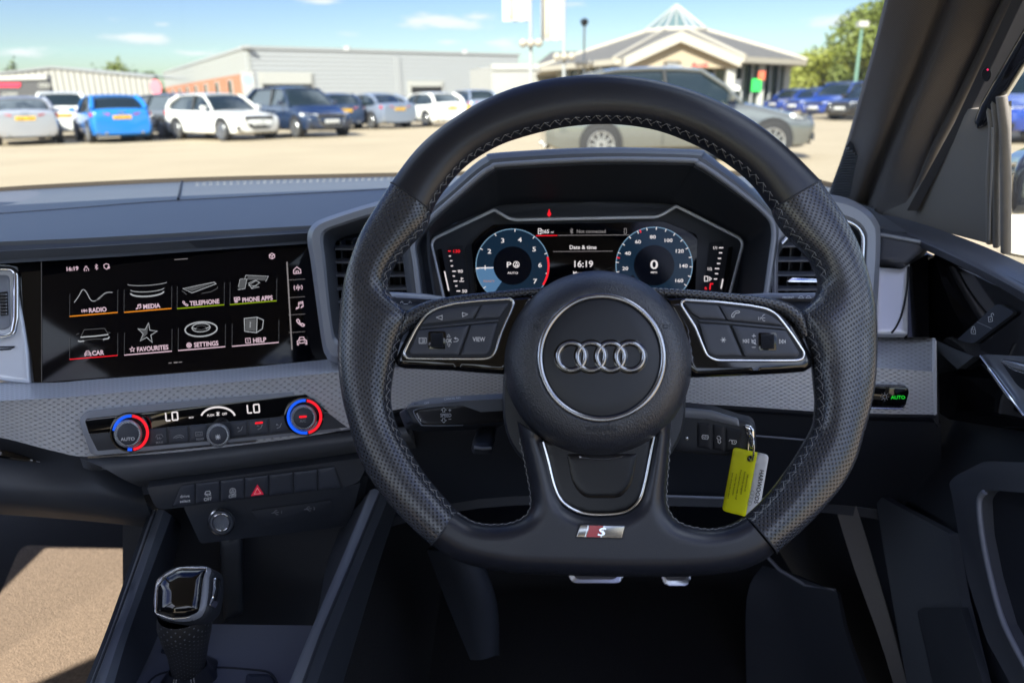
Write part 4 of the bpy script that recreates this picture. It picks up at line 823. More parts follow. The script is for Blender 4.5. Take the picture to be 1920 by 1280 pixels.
vr_i = [(1455,650),(1455,500),(1462,455),(1500,420),(1550,408),(1585,412),(1607,422),(1618,436),(1621,455),(1617,520),(1610,620),(1606,650)]
vr_p = [(1458,600),(1458,500),(1468,465),(1505,440),(1550,432),(1580,434),(1592,440),(1600,448),(1603,462),(1600,520),(1594,590),(1590,610)]
vr = vent(vr_o, vr_i, .715, .745, vr_p, (459, 486, 513, 540, 567), (1450, 1600), 'air vent in a grey rounded frame on the door side')
obj('vent_tab', slab(rnd([(1476,527),(1486,521),(1535,523),(1535,529),(1480,528)], 1), Plane(W(1510, 525, .725), (0, -1, .4)), 0, .004, .0006), K['chrome'], vr)
obj('vent_liner', MB().tube([W(x, y, .7135) for x, y in spl([(x + (1545 - x) * .04, y + 2) for x, y in vr_i[2:]], 5)], .0022, 8), K['satin'], vr, 60)
# housing between left vent and cluster
band([(752,430,.72),(757,500,.715),(772,620,.712)], [(800,430,.70),(804,500,.70),(826,620,.70)], K['hard'], 'cluster_side', .004, dash, n=4)
# ---- outboard end of the dash
PE = Plane.three((1650, 600, .745), (1745, 600, .735), (1690, 480, .758))
obj('end_cap', pillow(rnd([(1648,428),(1690,436),(1752,456,4),(1744,464),(1698,497,4),(1646,487)], 3), PE, .015, .004, 5, 6, back=.03), K['hard'], dash, 40, label='angular outboard end of the dash')
obj('end_cap_edge', MB().tube(path([(1650,440),(1700,449),(1748,459)], PE, .020), .0022, 8), K['greytrim'], dash, 60)
obj('mirror_panel', pillow(rnd([(1640,500),(1690,504,3),(1706,492,2),(1703,560),(1702,627),(1636,627)], 2), PE, .004, .003, 8, 7, back=.01), K['silver'], dash, 50, label='gloss silver panel at the outboard end')
obj('panel_curve', MB().tube(path(spl([(1704,500),(1700,545),(1692,585),(1682,610),(1672,624)], 5), PE, .0082), .0010, 6), K['dark'], dash)
obj('end_recess', slab([(1640,478),(1745,478),(1738,640),(1760,700),(1760,800),(1640,640)], PE, -.03, .01), K['dark'], dash)
obj('end_gap', slab([(1702,497),(1740,476),(1742,632),(1702,632)], PE, .001, .02), K['piano'], dash)  # gloss black plate filling the gap beyond the silver panel
PLt = Plane.three((1640, 740, .703), (1700, 740, .698), (1660, 770, .706))
ls = obj('light_switch', slab(rnd([(1630,725),(1700,725,5),(1705,732,4),(1697,762,5),(1690,765,3),(1630,763)], 3, 4), PLt, .002, .006, .0006), K['piano'], dash, label='headlamp switch block with a green word AUTO')
obj('lit_text', text('AUTO', 1684, 744.5, 6.6, PLt.up(.0024), sx=1.05), K['green'], ls, None, fix=False)
obj('switch_symbol', lines([[(1659 + 4 * math.cos(a), 743.5 + 4 * math.sin(a)) for a in np.linspace(0, 2 * math.pi, 14)]] + [[(1659 + 6 * math.cos(a), 743.5 + 6 * math.sin(a)), (1659 + 8 * math.cos(a), 743.5 + 8 * math.sin(a))] for a in np.linspace(0, 2 * math.pi, 8, endpoint=False)], 1.2, PLt.up(.0024)), K['dimprint'], ls, None, fix=False)
obj('switch_edge', MB().tube(path([(1630,765),(1690,766.5),(1698,763)], PLt, .003), .0007, 6), K['satin'], ls)
# ---- knee panels and the dark body of the dash
band([(640,800,.75),(900,764,.745),(1300,768,.745),(1560,785,.74),(1700,790,.74),(1765,792,.735)], [(600,1010,.86),(900,935,.83),(1300,932,.83),(1560,945,.83),(1680,960,.82),(1765,975,.80)], K['dark'], 'knee_panel', .01, dash, [[(630,860,.77),(900,830,.77),(1300,830,.77),(1560,845,.77),(1695,850,.76),(1765,855,.75)]])
obj('panel_highlight', MB().tube([W(*p) for p in ((1235,929,.815),(1300,931,.815),(1400,934,.815),(1500,938,.815))], .0014, 6), K['greytrim'], dash)  # lighter grey strips stand for highlights along the knee panel
obj('panel_highlight', MB().tube([W(*p) for p in ((1410,816,.752),(1460,820,.752),(1530,826,.752))], .0010, 6), K['greytrim'], dash)
band([(590,1010,.86),(900,935,.832),(1300,932,.832),(1560,945,.832),(1765,975,.80)], [(590,980,1.25),(900,900,1.25),(1300,900,1.25),(1560,905,1.2),(1765,930,1.1)], K['dark'], 'dash_underside', .01, dash)
# steering column shroud
def ringc(cx, cy, rx, ry, d, n=40, p=2.6): return [W(cx + rx * math.copysign(abs(math.cos(a)) ** (2 / p), math.cos(a)), cy - ry * math.copysign(abs(math.sin(a)) ** (2 / p), math.sin(a)), d) for a in np.linspace(0, 2 * math.pi, n, endpoint=False)]
obj('column_shroud', MB().loft([ringc(1114, 745, 168, 150, .560), ringc(1114, 745, 172, 156, .565), ringc(1112, 735, 165, 160, .66), ringc(1110, 720, 150, 150, .78)], cap=True), K['hard'], dash, 50, label='moulded shroud round the steering column')
# ================================================================== STALKS, KEY AND TAG
def stalk(name, label, parts):
    t = thing(name, parts[0], label, 'control stalk'); return t
PSK = Plane.three((760, 780, .585), (930, 770, .62), (800, 800, .590))
t = thing('control_stalk', PSK.at(930, 765), 'stubby black cruise control stalk marked SPEED and SET below the left spoke', 'control stalk')
obj('stalk_body', pillow(rnd([(760,764,5),(775,756),(870,748),(950,742),(950,795),(870,800),(795,801,4),(772,794)], 3, 4), PSK, 0, .004, 9, 6, back=.018), K['hard'], t, 50)
obj('stalk_face', pillow(rnd([(774,770,5),(790,765),(868,757),(950,750),(950,790),(868,797),(797,797,7),(788,792)], 3, 4), PSK, .0035, .0016, 4, 6, back=.004), mat('brushed_dark_plastic', (.035, .033, .034), .35, rv=.05), t, 50)
obj('face_edge', MB().tube(path(spl([(868,757),(800,764),(777,769),(778,778),(788,793),(798,797.5),(868,797.5)], 4), PSK, .005), .0005, 6), K['greytrim'], t, 60)
obj('end_button', pillow(rnd([(757,768,3),(762,766),(775,792),(768,790)], 2), PSK, .002, .002, 4, 4, back=.01), K['button'], t, 50)
tp = PSK.up(.0054); lt = text('SPEED', 836, 778, 6.8, tp, sx=.82); lines([[(830,772),(830,768.5),(827,768.5),(832,764),(837,768.5),(834,768.5),(834,772),(830,772)], [(841,769),(846,769)], [(843.5,766.5),(843.5,771.5)], [(830,784),(830,787.5),(827,787.5),(832,792),(837,787.5),(834,787.5),(834,784),(830,784)], [(841,785.5),(846,785.5)]], .9, tp, mb=lt)
for s_, x, y in (('S', 782.5, 776.5), ('E', 785, 782), ('T', 788.5, 787.5)): text(s_, x, y, 5, tp, mb=lt, ang=R(15))
obj('lettering', lt, K['print'], t, None, fix=False)
topS = Plane.three((762, 762, .584), (930, 742, .62), (800, 744, .612))
obj('stalk_top', pillow(rnd([(761,762,4),(775,753),(812,745),(872,741),(945,737),(945,748),(868,752),(775,761)], 2), topS, 0, .001, 4, 6, back=.01), K['greytrim'], t, 50)
obj('lettering', text('OFF', 800, 755, 4, topS.up(.0013), ang=R(9), mb=text('CANCEL RES', 848, 746.5, 4, topS.up(.0013), ang=R(6))), K['print'], t, None, fix=False)
PSU = Plane.three((742, 560, .575), (830, 566, .60), (790, 575, .583))
t = thing('control_stalk', PSU.at(850, 570), 'grey-topped indicator stalk showing behind the left grip', 'control stalk')
obj('stalk_top', pillow(rnd([(700,547,4),(745,547.5),(800,551),(832,556,3),(850,562),(800,562),(700,556)], 2), PSU.up(.006), 0, .0015, 5, 5, back=.01), K['greytrim'], t, 50)
obj('stalk_body', pillow(rnd([(700,555),(800,560),(860,564),(870,590),(700,582)], 3), PSU, 0, .003, 6, 6, back=.018), K['hard'], t, 50)
obj('lettering', lines([[(750,568),(754,564),(754,567),(757,567)], [(772,568),(768,564),(768,567),(765,567)], [(757,570),(765,570)]], 1.0, PSU.up(.0033)), K['print'], t, None, fix=False)
PSV = Plane.three((1400, 560, .60), (1540, 560, .575), (1470, 575, .583))
t = thing('control_stalk', PSV.at(1400, 565), 'grey-topped wiper stalk marked FRONT showing behind the right grip', 'control stalk')
obj('stalk_top', pillow(rnd([(1368,553),(1440,549),(1470,549.5),(1560,548),(1560,560),(1450,561),(1400,560)], 2), PSV.up(.006), 0, .0015, 5, 5, back=.01), K['greytrim'], t, 50)
obj('stalk_body', pillow(rnd([(1350,556),(1440,560),(1560,559),(1560,585),(1350,590)], 3), PSV, 0, .003, 6, 6, back=.018), K['hard'], t, 50)
obj('lettering', text('FRONT', 1478, 557.5, 4.4, PSV.up(.0078), sx=1.1, mb=lines([[(-5,2),(-2,-2),(2,-2),(5,2),(-5,2)], [(9,2),(12,-2),(16,-2),(19,2),(9,2)]], 1, PSV.up(.0078), at=(1502, 557))), K['print'], t, None, fix=False)
PSL = Plane.three((890, 838, .60), (930, 838, .605), (910, 788, .64))
t = thing('column_lever', PSL.at(915, 790), 'small black adjuster lever under the cruise stalk', 'lever')
obj('lever_arm', pillow(rnd([(902,786),(932,784),(927,832,4),(921,840,4),(889,839,4),(885,830,4)], 3), PSL, 0, .004, 8, 5, back=.006), K['hard'], t, 50)
obj('lever_edge', MB().tube(path([(889,838),(905,840.5),(921,839.5)], PSL, .002), .0014, 8), K['greytrim'], t)
# car key in its lock
PKY = Plane.three((1270, 800, .615), (1418, 820, .600), (1330, 860, .612))
t = thing('car_key', PKY.at(1275, 810), 'black flip car key with three buttons standing in the ignition lock', 'car key')
obj('key_body', pillow(rnd([(1262,758),(1283,760.5),(1334,766,8),(1386,783),(1409,788,6),(1417,798,6),(1418,842,6),(1405,856,6),(1300,850),(1262,845)], 3, 4), PKY, 0, .005, 12, 6, back=.014), K['hard'], t, 50)
obj('key_flank', pillow(rnd([(1262,762),(1334,769),(1384,785),(1388,800),(1330,787),(1262,781)], 3), PKY, .0042, .0015, 5, 5, back=.003), K['greytrim'], t, 50)
for P_ in ([(1307,790),(1333,794),(1333,843),(1307,838)], [(1336,794),(1357,799),(1357,846),(1336,842)], [(1360,799),(1391,806),(1389,845),(1360,846)]): obj('key_button', pillow(rnd(P_, 2), PKY, .0045, .0012, 3, 5, back=.002), K['dark'], t, 50)
kp = PKY.up(.0060); lt = lines([[(-6,0),(-4.5,-3.5),(5,-3.5),(6.5,0),(5,3.5),(-4.5,3.5),(-6,0)], [(0,-3.5),(0,3.5)], [(2.5,-1.5),(4.5,1)], [(-4,-1),(-2,1)]], 1.4, kp, at=(1322, 819), ang=R(-6))
lines([[(-3,-6),(1,-7),(4,-3),(2,0),(4,4),(2,7),(-1,5),(-1,-1),(-4,-4)]], 1.4, kp, mb=lt, at=(1347.5, 824)); lines([[(-7,0),(-6,-3),(-3,-3),(-2,0)], [(-1,-3),(6,-3),(7,0),(5,3.5),(-1,3.5),(-1,-3)], [(2,-1),(4,1)]], 1.4, kp, mb=lt, at=(1374, 828), ang=R(-8))
obj('lettering', lt, K['print'], t, None, fix=False)
obj('key_bail', pillow(rnd([(1393,795),(1408,797,3),(1415,806,3),(1416,842),(1406,842),(1398,812)], 3), PKY, .0052, .002, 4, 4, back=.005), K['chrome'], t, 50)
obj('key_stud', MB().loft([[PKY.at(*p, z) for p in circ(1287, 822, r_, 16)] for r_, z in ((5, .003), (4, .0055), (1, .006))], cap=True), K['satin'], t)
t = thing('key_ring', PKY.at(1408, 830, .012), 'small bright steel ring through the yellow and white tag', 'key ring')
obj('ring_wire', MB().tube([PKY.at(1408 + 5.5 * math.cos(a), 839 + 24 * math.sin(a), .010 + .004 * math.cos(a)) for a in np.linspace(0, 2 * math.pi, 40, endpoint=False)], .00075, 8, closed=True), K['chrome'], t, 60)
PTG = Plane.three((1376, 840, .597), (1443, 855, .592), (1360, 957, .604))
TO = rnd([(1375,838,8),(1442,853,8),(1421,974,8),(1353.5,957,8)], 8, 5); hole = circ(1407, 859.5, 5, 18)
tag_ = thing('key_tag', PTG.at(1407, 859), 'plastic key tag, half yellow with small print, half white', 'key tag')
YEL = mat('tag_yellow', (.92, .95, .006), .4, emit=None); WHT = mat('tag_white', (.92, .94, .98), .35)
cut = lambda q: [p for p in q]
def half(P, side):
    a, b = np.array((1420.5, 848.0)), np.array((1398.0, 968.0)); d = b - a; out = []
    for i in range(len(P)):
        p, q_ = P[i], P[(i + 1) % len(P)]; s1 = (d[0] * (p[1] - a[1]) - d[1] * (p[0] - a[0])) * side; s2 = (d[0] * (q_[1] - a[1]) - d[1] * (q_[0] - a[0])) * side
        if s1 >= 0: out.append(p)
        if s1 * s2 < 0: out.append(p + (q_ - p) * s1 / (s1 - s2))
    return np.array(out)
obj('tag_yellow_half', pillow(half(TO, 1), PTG, 0, .0004, 2, 8, back=.0012, holes=[hole]), YEL, tag_, 40)
obj('tag_white_half', pillow(half(TO, -1), PTG, 0, .0004, 2, 8, back=.0012), WHT, tag_, 40)
obj('hole_rim', MB().tube([PTG.at(*p, .0004) for p in circ(1407, 859.5, 5.2, 20)], .0003, 6, closed=True), K['dark'], tag_)
TA = R(-100.3); tg = PTG.up(.0007)
obj('lettering', text('HARWOODS', 1423.5, 912, 8.0, tg, ang=TA, sx=.98), mat('black_ink', .01, .5), tag_, None, fix=False)
obj('ring_print', lines([[(1410.5 - i * 1.6 + 3.4 * math.cos(a), 924 + i * 6.2 + 4.6 * math.sin(a)) for a in np.linspace(0, 2 * math.pi, 16)] for i in range(4)], .7, tg), K['dimprint'], tag_, None, fix=False)
sm = MB()
for s_, x, y, h in (('traka-automotive.com', 1400, 905, 3.4), ('Automotive key management', 1393.5, 905, 3.4), ('If found, please hand to a member of staff', 1385, 908, 3.1), ('or contact Traka Automotive', 1378, 908, 3.1), ('and we will do our best to return it', 1370, 910, 3.1)): text(s_, x, y, h, tg, ang=TA, mb=sm, sx=.78)
obj('small_print', sm, mat('olive_ink', (.10, .11, .01), .5), tag_, None, fix=False)

# ================================================================== CENTRE CONSOLE, SELECTOR, FLOOR
cons = thing('centre_console', W(400, 1200, .68), 'black centre console with sloping side rails and an open tray', 'console')
def along(L, mm, name, thick=.006, label=None, sm_=50, nu=3, nv=6):
    q = np.array([spl(np.array([W(*p) for p in r_]), nv) for r_ in L]); return obj(name, skin(q, thick), mm, cons, sm_, label=label)
RAIL = mat('satin_rail', (.14, .155, .19), .34, grain=.00003, gs=1000)
rl = [[(340,985,.80),(318,1100,.74),(300,1180,.68),(250,1290,.60),(225,1340,.56)], [(322,965,.745),(272,1100,.665),(240,1190,.605),(211,1290,.548),(195,1340,.52)], [(307,956,.732),(259,1100,.652),(226,1190,.594),(193,1290,.538),(175,1340,.51)], [(296,954,.730),(244,1100,.650),(211,1190,.592),(175,1290,.537),(157,1340,.51)], [(286,956,.738),(236,1100,.656),(204,1190,.598),(165,1290,.545),(147,1340,.52)], [(283,990,.82),(234,1130,.74),(200,1220,.69),(160,1330,.64),(140,1390,.60)]]
along(rl[:2], K['hard'], 'side_wall', label='inner wall on the passenger side')
along(rl[1:5], RAIL, 'side_rail', label='satin rail on the passenger side'); along(rl[4:], K['hard'], 'outer_wall', .003)
rr_ = [[(640,985,.80),(612,1060,.76),(590,1172,.69),(548,1290,.61),(530,1340,.57)], [(694,918,.745),(636,1058,.668),(584,1178,.602),(538,1290,.546),(520,1340,.52)], [(702,916,.736),(644,1058,.659),(593,1178,.594),(550,1290,.540),(533,1340,.515)], [(712,918,.733),(655,1058,.656),(604,1178,.592),(563,1290,.539),(547,1340,.514)], [(730,930,.737),(676,1062,.660),(630,1182,.597),(590,1290,.546),(574,1340,.52)], [(742,960,.80),(706,1070,.74),(670,1190,.68),(640,1290,.63),(625,1350,.60)]]
along(rr_[:2], K['hard'], 'side_wall', label='inner wall on the driver side'); along(rr_[1:4], RAIL, 'side_rail', label='satin rail on the driver side'); along(rr_[3:], K['hard'], 'outer_wall', .003)
obj('rail_groove', MB().tube([W(*p) for p in ((713,921,.731),(657,1058,.654),(606,1178,.590),(565,1290,.537))], .0013, 6), K['dark'], cons)
obj('rail_groove', MB().tube([W(*p) for p in ((293,955,.728),(241,1100,.648),(208,1190,.590),(170,1290,.535))], .0010, 6), K['dark'], cons)
PTR = Plane.three((300, 1172, .690), (590, 1174, .688), (400, 1290, .605))
tray = obj('tray_surface', slab(rnd([(296,1168),(592,1172),(552,1290),(500,1400),(180,1400),(232,1300)], 2), PTR, 0, .004), mat('satin_tray', (.15, .16, .20), .38, grain=.00003, gs=1100, rv=.04), cons)
obj('cup_lid', pillow(rnd([(462,1262,6),(506,1262,8),(520,1283),(520,1330),(452,1330)], 4), PTR, .0008, .001, 4, 7, back=.002), K['button'], cons, 50)
obj('tray_groove', MB().tube(path(spl([(270,1290),(292,1266),(330,1256),(400,1250),(470,1254),(505,1260),(520,1280)], 4), PTR, .0006), .0009, 6), K['dark'], cons)
obj('pocket_back', slab([(230,930),(690,890),(628,1200),(230,1200)], Plane(W(450, 1100, .80), (0, -1, .25)), 0, .004), K['dark'], cons)
obj('pocket_cheek', pillow(rnd([(410,1010),(455,1003),(455,1150),(420,1165)], 5), Plane(W(430, 1080, .775), (0.3, -1, .25)), 0, .004, 8, 9, back=.01), K['hard'], cons, 50)
obj('mode_button', pillow(rnd([(301,1222),(309,1202,3),(330,1200),(330,1226),(306,1223)], 2), PTR, .0006, .001, 3, 5, back=.002), K['button'], cons, 50)
gs = thing('gear_selector', W(352, 1240, .60), 'automatic gear selector with gloss black and chrome knob on a stitched gaiter', 'gear selector')
def axis_ring(cx, cy, d, rx, ry=None, n=40, p=2.0, tilt=0.22, tw=0.0):
    c = W(cx, cy, d); ry = ry or rx; k = d / FPX; up = np.array([0, -tilt, 1.0]); up /= np.linalg.norm(up); x = np.array([1.0, 0, 0]); y = np.cross(up, x); out = []
    for a in np.linspace(0, 2 * math.pi, n, endpoint=False):
        u = rx * k * math.copysign(abs(math.cos(a)) ** (2 / p), math.cos(a)); v = ry * k * math.copysign(abs(math.sin(a)) ** (2 / p), math.sin(a)); out.append(c + x * (u * math.cos(tw)) + y * v)
    return out
def uvloft(rings, per=.12):
    mb = MB(); r2 = [list(r_) + [r_[0]] for r_ in rings]; mb.loft(r2, closed_u=False); mb.uv = []; n = len(r2[0]); L = 0
    for i, r_ in enumerate(r2):
        if i: L += np.linalg.norm(np.mean(r_, 0) - np.mean(r2[i - 1], 0))
        mb.uv += [(j / (n - 1) * per, L) for j in range(n)]
    return mb
PERF2 = dotted('pinprick_leather', (.016, .017, .02), .5, .0062, .06, .13, .0002, dark=8)
obj('selector_grip', uvloft([axis_ring(347,1140,.565,50,46), axis_ring(347,1165,.566,50,46), axis_ring(349,1185,.575,46,42), axis_ring(352,1215,.590,37,35), axis_ring(353,1250,.606,31,30), axis_ring(353,1262,.610,30,30)]), PERF2, gs, 60)
g_ = [axis_ring(353,1246,.604,33,32), axis_ring(354,1258,.612,40,38), axis_ring(356,1275,.625,58,50), axis_ring(360,1292,.638,86,70), axis_ring(365,1312,.65,118,96), axis_ring(366,1330,.66,128,108)]
for k, r_ in enumerate(g_):
    c = np.mean(r_, 0)
    for j in range(len(r_)): r_[j] = c + (r_[j] - c) * (1 + (.05 + .02 * k) * math.cos(5 * 2 * math.pi * j / len(r_) + k * .6))
obj('gaiter', MB().loft(g_), K['leather'], gs, 60)
for jj in (27, 33): 
    for dj in (0, .9):
        s_ = MB(); pts = []
        for k in range(len(g_) - 2):
            for f in (0, .25, .5, .75):
                j = jj + dj - 0.0; j0 = int(j) % 40; fr_ = j - int(j)
                A = np.array(g_[k][j0]) * (1 - fr_) + np.array(g_[k][(j0 + 1) % 40]) * fr_; B = np.array(g_[k + 1][j0]) * (1 - fr_) + np.array(g_[k + 1][(j0 + 1) % 40]) * fr_; p = A * (1 - f) + B * f; c = np.mean(g_[k], 0) * (1 - f) + np.mean(g_[k + 1], 0) * f
                pts.append(p + (p - c) / np.linalg.norm(p - c) * .0008)
        for i in range(0, len(pts) - 1): s_.tube([pts[i], pts[i] * .3 + pts[i + 1] * .7], .0005, 5)
        obj('gaiter_stitching', s_, K['thread'], gs, None)
PKN = Plane(W(345, 1115, .545), (0.03, -.72, .70))
KS = lambda P, *a: spl([p[:2] for p in P], 5, True)
kb_o = KS([(292,1094,8),(303,1078,10),(330,1063,12),(372,1060,10),(396,1065,9),(407,1080,9),(405,1125,12),(396,1152,12),(374,1166,14),(335,1168,16),(303,1160,14),(289,1138,10)], 6, 5)
obj('knob_body', pillow(kb_o, PKN, -.006, .011, 22, 5, back=.014), K['dark'], gs, 60)
kc_o = KS([(292,1094,8),(304,1079,10),(331,1064,12),(372,1061,10),(393,1064,8),(399,1078,9),(396,1125,12),(388,1150,12),(370,1163,14),(335,1166,16),(303,1158,14),(289,1138,10)], 6, 5)
obj('knob_bezel', pillow(kc_o, PKN, -.004, .0115, 20, 5, back=.012), K['greytrim'], gs, 60)
kf = rnd([(297,1096,6),(309,1081,8),(334,1067,8),(386,1066,5),(381,1088,10),(377,1125,8),(373,1146,7),(352,1155,10),(322,1157,8),(294,1147,5)], 5, 5)
kf = (kf - kf.mean(0)) * 1.05 + kf.mean(0); obj('knob_face', pillow(kf, PKN, .0050, .0085, 38, 4, back=.010), K['piano'], gs, 60)
obj('knob_face_edge', MB().tube(path(kf, PKN, .0052), .0008, 8, closed=True), K['chrome'], gs, 60)
obj('release_button', pillow(rnd([(399,1084,3),(406,1081,3),(407,1105),(402,1125),(395,1137,3),(391,1135,3),(398,1110)], 2, 3), PKN, .0035, .003, 4, 4, back=.01), K['chrome'], gs, 60)
# cabin floor and footwells
CARP = mat('short_pile_carpet', (.20, .148, .105), .95, grain=.0022, gs=480, vary=.6, vs_=300)  # beige tone puts sunlight into the colour of a dark carpet
fl = MB(); ZF = .36
fl.box((-.30, .35, ZF - .03), (1.50, 2.5, .06)); tag(obj('cabin_floor', fl, mat('black_carpet', (.018, .018, .02), .95, grain=.0012, gs=300)), None, None, kind='structure')
mm_ = thing('floor_mat', (-.66, .95, ZF), 'ribbed carpet mat in the passenger footwell, partly sunlit, sunlit beige put into its colour', 'floor mat')
obj('mat_pile', slab(rnd([(-1, -1)], 1) if False else rnd([(40,1020),(330,1030),(240,1320),(-420,1500),(-60,1250)], 20, 5), Plane((0, 0, ZF + .012), (0, 0, 1)), 0, .010, .003), CARP, mm_)
tn = MB(); tn.loft([[(-.42,y,ZF),(-.39,y,.50 + e),(-.36,y,.54 + e),(-.20,y,.54 + e),(-.16,y,.50 + e),(-.12,y,ZF)] for y, e in ((-.9,-.04),(.3,-.02),(.8,.02),(1.3,.14))], closed_u=False)
tag(obj('centre_tunnel', tn, bpy.data.materials['black_carpet'], smooth=40), None, None, kind='structure')
fw = MB(); fw.loft([[(-1.05,1.45,ZF - .01),(-1.05,1.42,.70),(-1.05,1.50,.88)], [(.45,1.45,ZF - .01),(.45,1.42,.70),(.45,1.50,.88)]], closed_u=False)
tag(obj('cabin_bulkhead', fw, bpy.data.materials['black_carpet'], smooth=None, fix=False), None, None, kind='structure')
# pedals, knee-side trim
PPD = Plane(W(1115, 1085, .98), (0, -.8, .6))
for nm, P_, lab in (('brake_pedal', [(1062,1030),(1172,1030),(1168,1086,5),(1158,1092,4),(1078,1092,4),(1067,1086,5)], 'wide metal brake pedal just under the wheel rim'), ('accelerator_pedal', [(1236,1010),(1298,1010),(1294,1090,5),(1286,1097,4),(1250,1097,4),(1242,1090,5)], 'narrow metal accelerator pedal just under the wheel rim')):
    c = [np.mean([p[0] for p in P_]), np.mean([p[1] for p in P_])]; t = thing(nm, PPD.at(*c), lab, 'pedal')
    obj('pedal_plate', slab(rnd(P_, 4, 4), PPD, 0, .006, .002), K['satin'], t); obj('pedal_pad', slab(rnd([(c[0] + (p[0] - c[0]) * .8, c[1] + (p[1] - c[1]) * .72) for p in P_], 4, 3), PPD, .0025, .003, .0005), K['rubber'], t)
    obj('pedal_arm', MB().tube([PPD.at(c[0], c[1] - 30, -.004), PPD.at(c[0], c[1] - 60, -.06), PPD.at(c[0], c[1] - 180, -.10)], .010, 8, flat=((1, 0, 0), .5)), K['dark'], t)
t = thing('footwell_trim', W(890, 1140, .80), 'curved dark plastic cover standing in the driver footwell beside the console', 'trim panel')
q = np.array([spl(np.array([W(*p) for p in r_]), 5) for r_ in ([(800,1030,.82),(838,1130,.84),(882,1236,.86)], [(850,1035,.79),(885,1130,.81),(905,1236,.85)], [(896,1040,.80),(926,1130,.82),(930,1228,.86)], [(902,1040,.86),(932,1130,.88),(936,1228,.9)])])
q = np.stack([spl(q[:, j], 4) for j in range(q.shape[1])], 1); obj('cover_panel', skin(q, .006), K['hard'], t, 50)
t = thing('sill_trim', W(1520, 1150, .85), 'dark moulded side trim low in the driver footwell beside the door', 'trim panel')
def panel(name, L, m_, par, thick=.006, label=None):
    q = np.array([spl(np.array([W(*p) for p in r_]), 5) for r_ in L]); q = np.stack([spl(q[:, j], 4) for j in range(q.shape[1])], 1) if len(L) > 2 else q
    return obj(name, skin(q, thick), m_, par, 50, label=label)
panel('kick_panel', [[(1430,1060,.98),(1480,1075,.94),(1570,1110,.88)], [(1400,1120,.98),(1490,1180,.93),(1590,1200,.86)], [(1400,1300,.98),(1520,1330,.92),(1640,1330,.84)]], K['hard'], t)
panel('seal_strip', [[(1560,930,.84),(1600,1060,.82),(1650,1200,.80),(1690,1330,.78)], [(1600,930,.83),(1640,1060,.81),(1680,1200,.79),(1712,1330,.77)]], K['rubber'], t)
obj('kick_ridge', MB().tube([W(*p) for p in ((1436,1040,.955),(1462,1068,.94),(1510,1096,.92),(1566,1106,.885))], .0022, 6), K['greytrim'], t)

# ================================================================== DRIVER DOOR
door = thing('driver_door', W(1850, 900, .70), 'open-view inside of the driver door, black with a lock switch and silver handle frame', 'car door')
PD = Plane(W(1760, 640, .735), (-1, -.10, .10))
def pan(*a, **k): return panel(*a, par=door, **k) if 'par' not in k else panel(*a, **k)
def dpan(name, L, m_, label=None, thick=.006): return panel(name, L, m_, door, thick, label)
dpan('belt_pad', [[(1630,398,.93),(1690,409,.855),(1760,430,.780),(1850,464,.700),(1960,514,.624),(2060,560,.567)], [(1632,404,.90),(1690,420,.825),(1760,445,.752),(1850,484,.676),(1960,538,.604),(2060,588,.548)], [(1650,422,.83),(1700,438,.766),(1760,463,.708),(1850,506,.637),(1960,566,.567),(2060,620,.515)], [(1650,436,.83),(1700,453,.766),(1760,480,.710),(1850,525,.640),(1960,586,.570),(2060,642,.518)]], mat('soft_belt_vinyl', (.07, .075, .095), .5, grain=.0003, gs=420), label='soft grained pad along the window sill', thick=.01)
def ds(name, P_, m_, top=0, thick=.01, bevel=.001, parent=None, label=None, r=3): return obj(name, slab(rnd(P_, r, 4), PD, top, thick, bevel), m_, parent or door, 40, label=label)
ds('door_card', [(1640,450),(1700,462),(1760,492),(1850,540),(1960,600),(2100,690),(2100,1500),(1720,1500),(1655,1000),(1640,800)], K['hard'], -.022, .012, 0)
ds('gloss_panel', [(1734,486,5),(1760,474),(1960,566),(2060,620),(2060,780),(1940,770),(1838,667),(1824,668),(1795,690),(1734,634)], K['piano'], .0, .015, .001, label='gloss black upper door panel')
ds('gloss_return', [(1795,694),(1826,668),(1838,668),(1930,790),(1940,812),(1780,786),(1762,775),(1760,700)], K['piano'], -.006, .012, .001)
ds('textured_wedge', [(1734,636),(1795,692),(1826,668),(1790,655),(1745,634)], K['soft'], .002, .008, .001)
ds('accent_strip', [(1787,494,1),(1835,513),(1960,557),(1960,576),(1857,531),(1801,503.5)], mat('sky_gloss_strip', (.5, .53, .57), .08, metal=1.0), .003, .004, .0006, label='thin bright accent strip under the window sill')
lk = ds('lock_switch', [(1794,637,3),(1867,571,5),(1873,570,4),(1899,583,4),(1899,588,3),(1828,642,5),(1818,643,4)], K['button'], .004, .006, .0014, label='angled door lock switch')
obj('switch_groove', lines([[(1832,603.5),(1859,615.5)]], 1.2, PD.up(.0042)), K['dimprint'], lk, None, fix=False)
obj('lock_symbol', lines([[(1853,594),(1860,593),(1861,602),(1854,603.5),(1853,594)], [(1857,597),(1857,600)], [(1858.5,593),(1858.5,588.5),(1861,587),(1863,589),(1863,591.5)], [(1821,617),(1829,618),(1829,626),(1821,625),(1821,617)], [(1825,620),(1825,623)], [(1822.5,617),(1823,613),(1826,612),(1828,614),(1827.5,618)]], 1.0, PD.up(.0044)), K['print'], lk, None, fix=False)
hf = ds('handle_frame', [(1838,667,2),(1848,664),(1960,670),(2040,680),(2040,860),(1960,812),(1921,781,2)], mat('brushed_silver', (.42, .45, .50), .32, metal=1.0, rv=.04), .001, .012, .001, label='brushed silver surround of the door handle')
ds('handle_recess', [(1876,677,3),(1882,673,2),(1960,698),(2040,720),(2040,790),(1960,748),(1914,728,5),(1904,718,4)], K['dark'], .0016, .004, .0004, parent=hf)
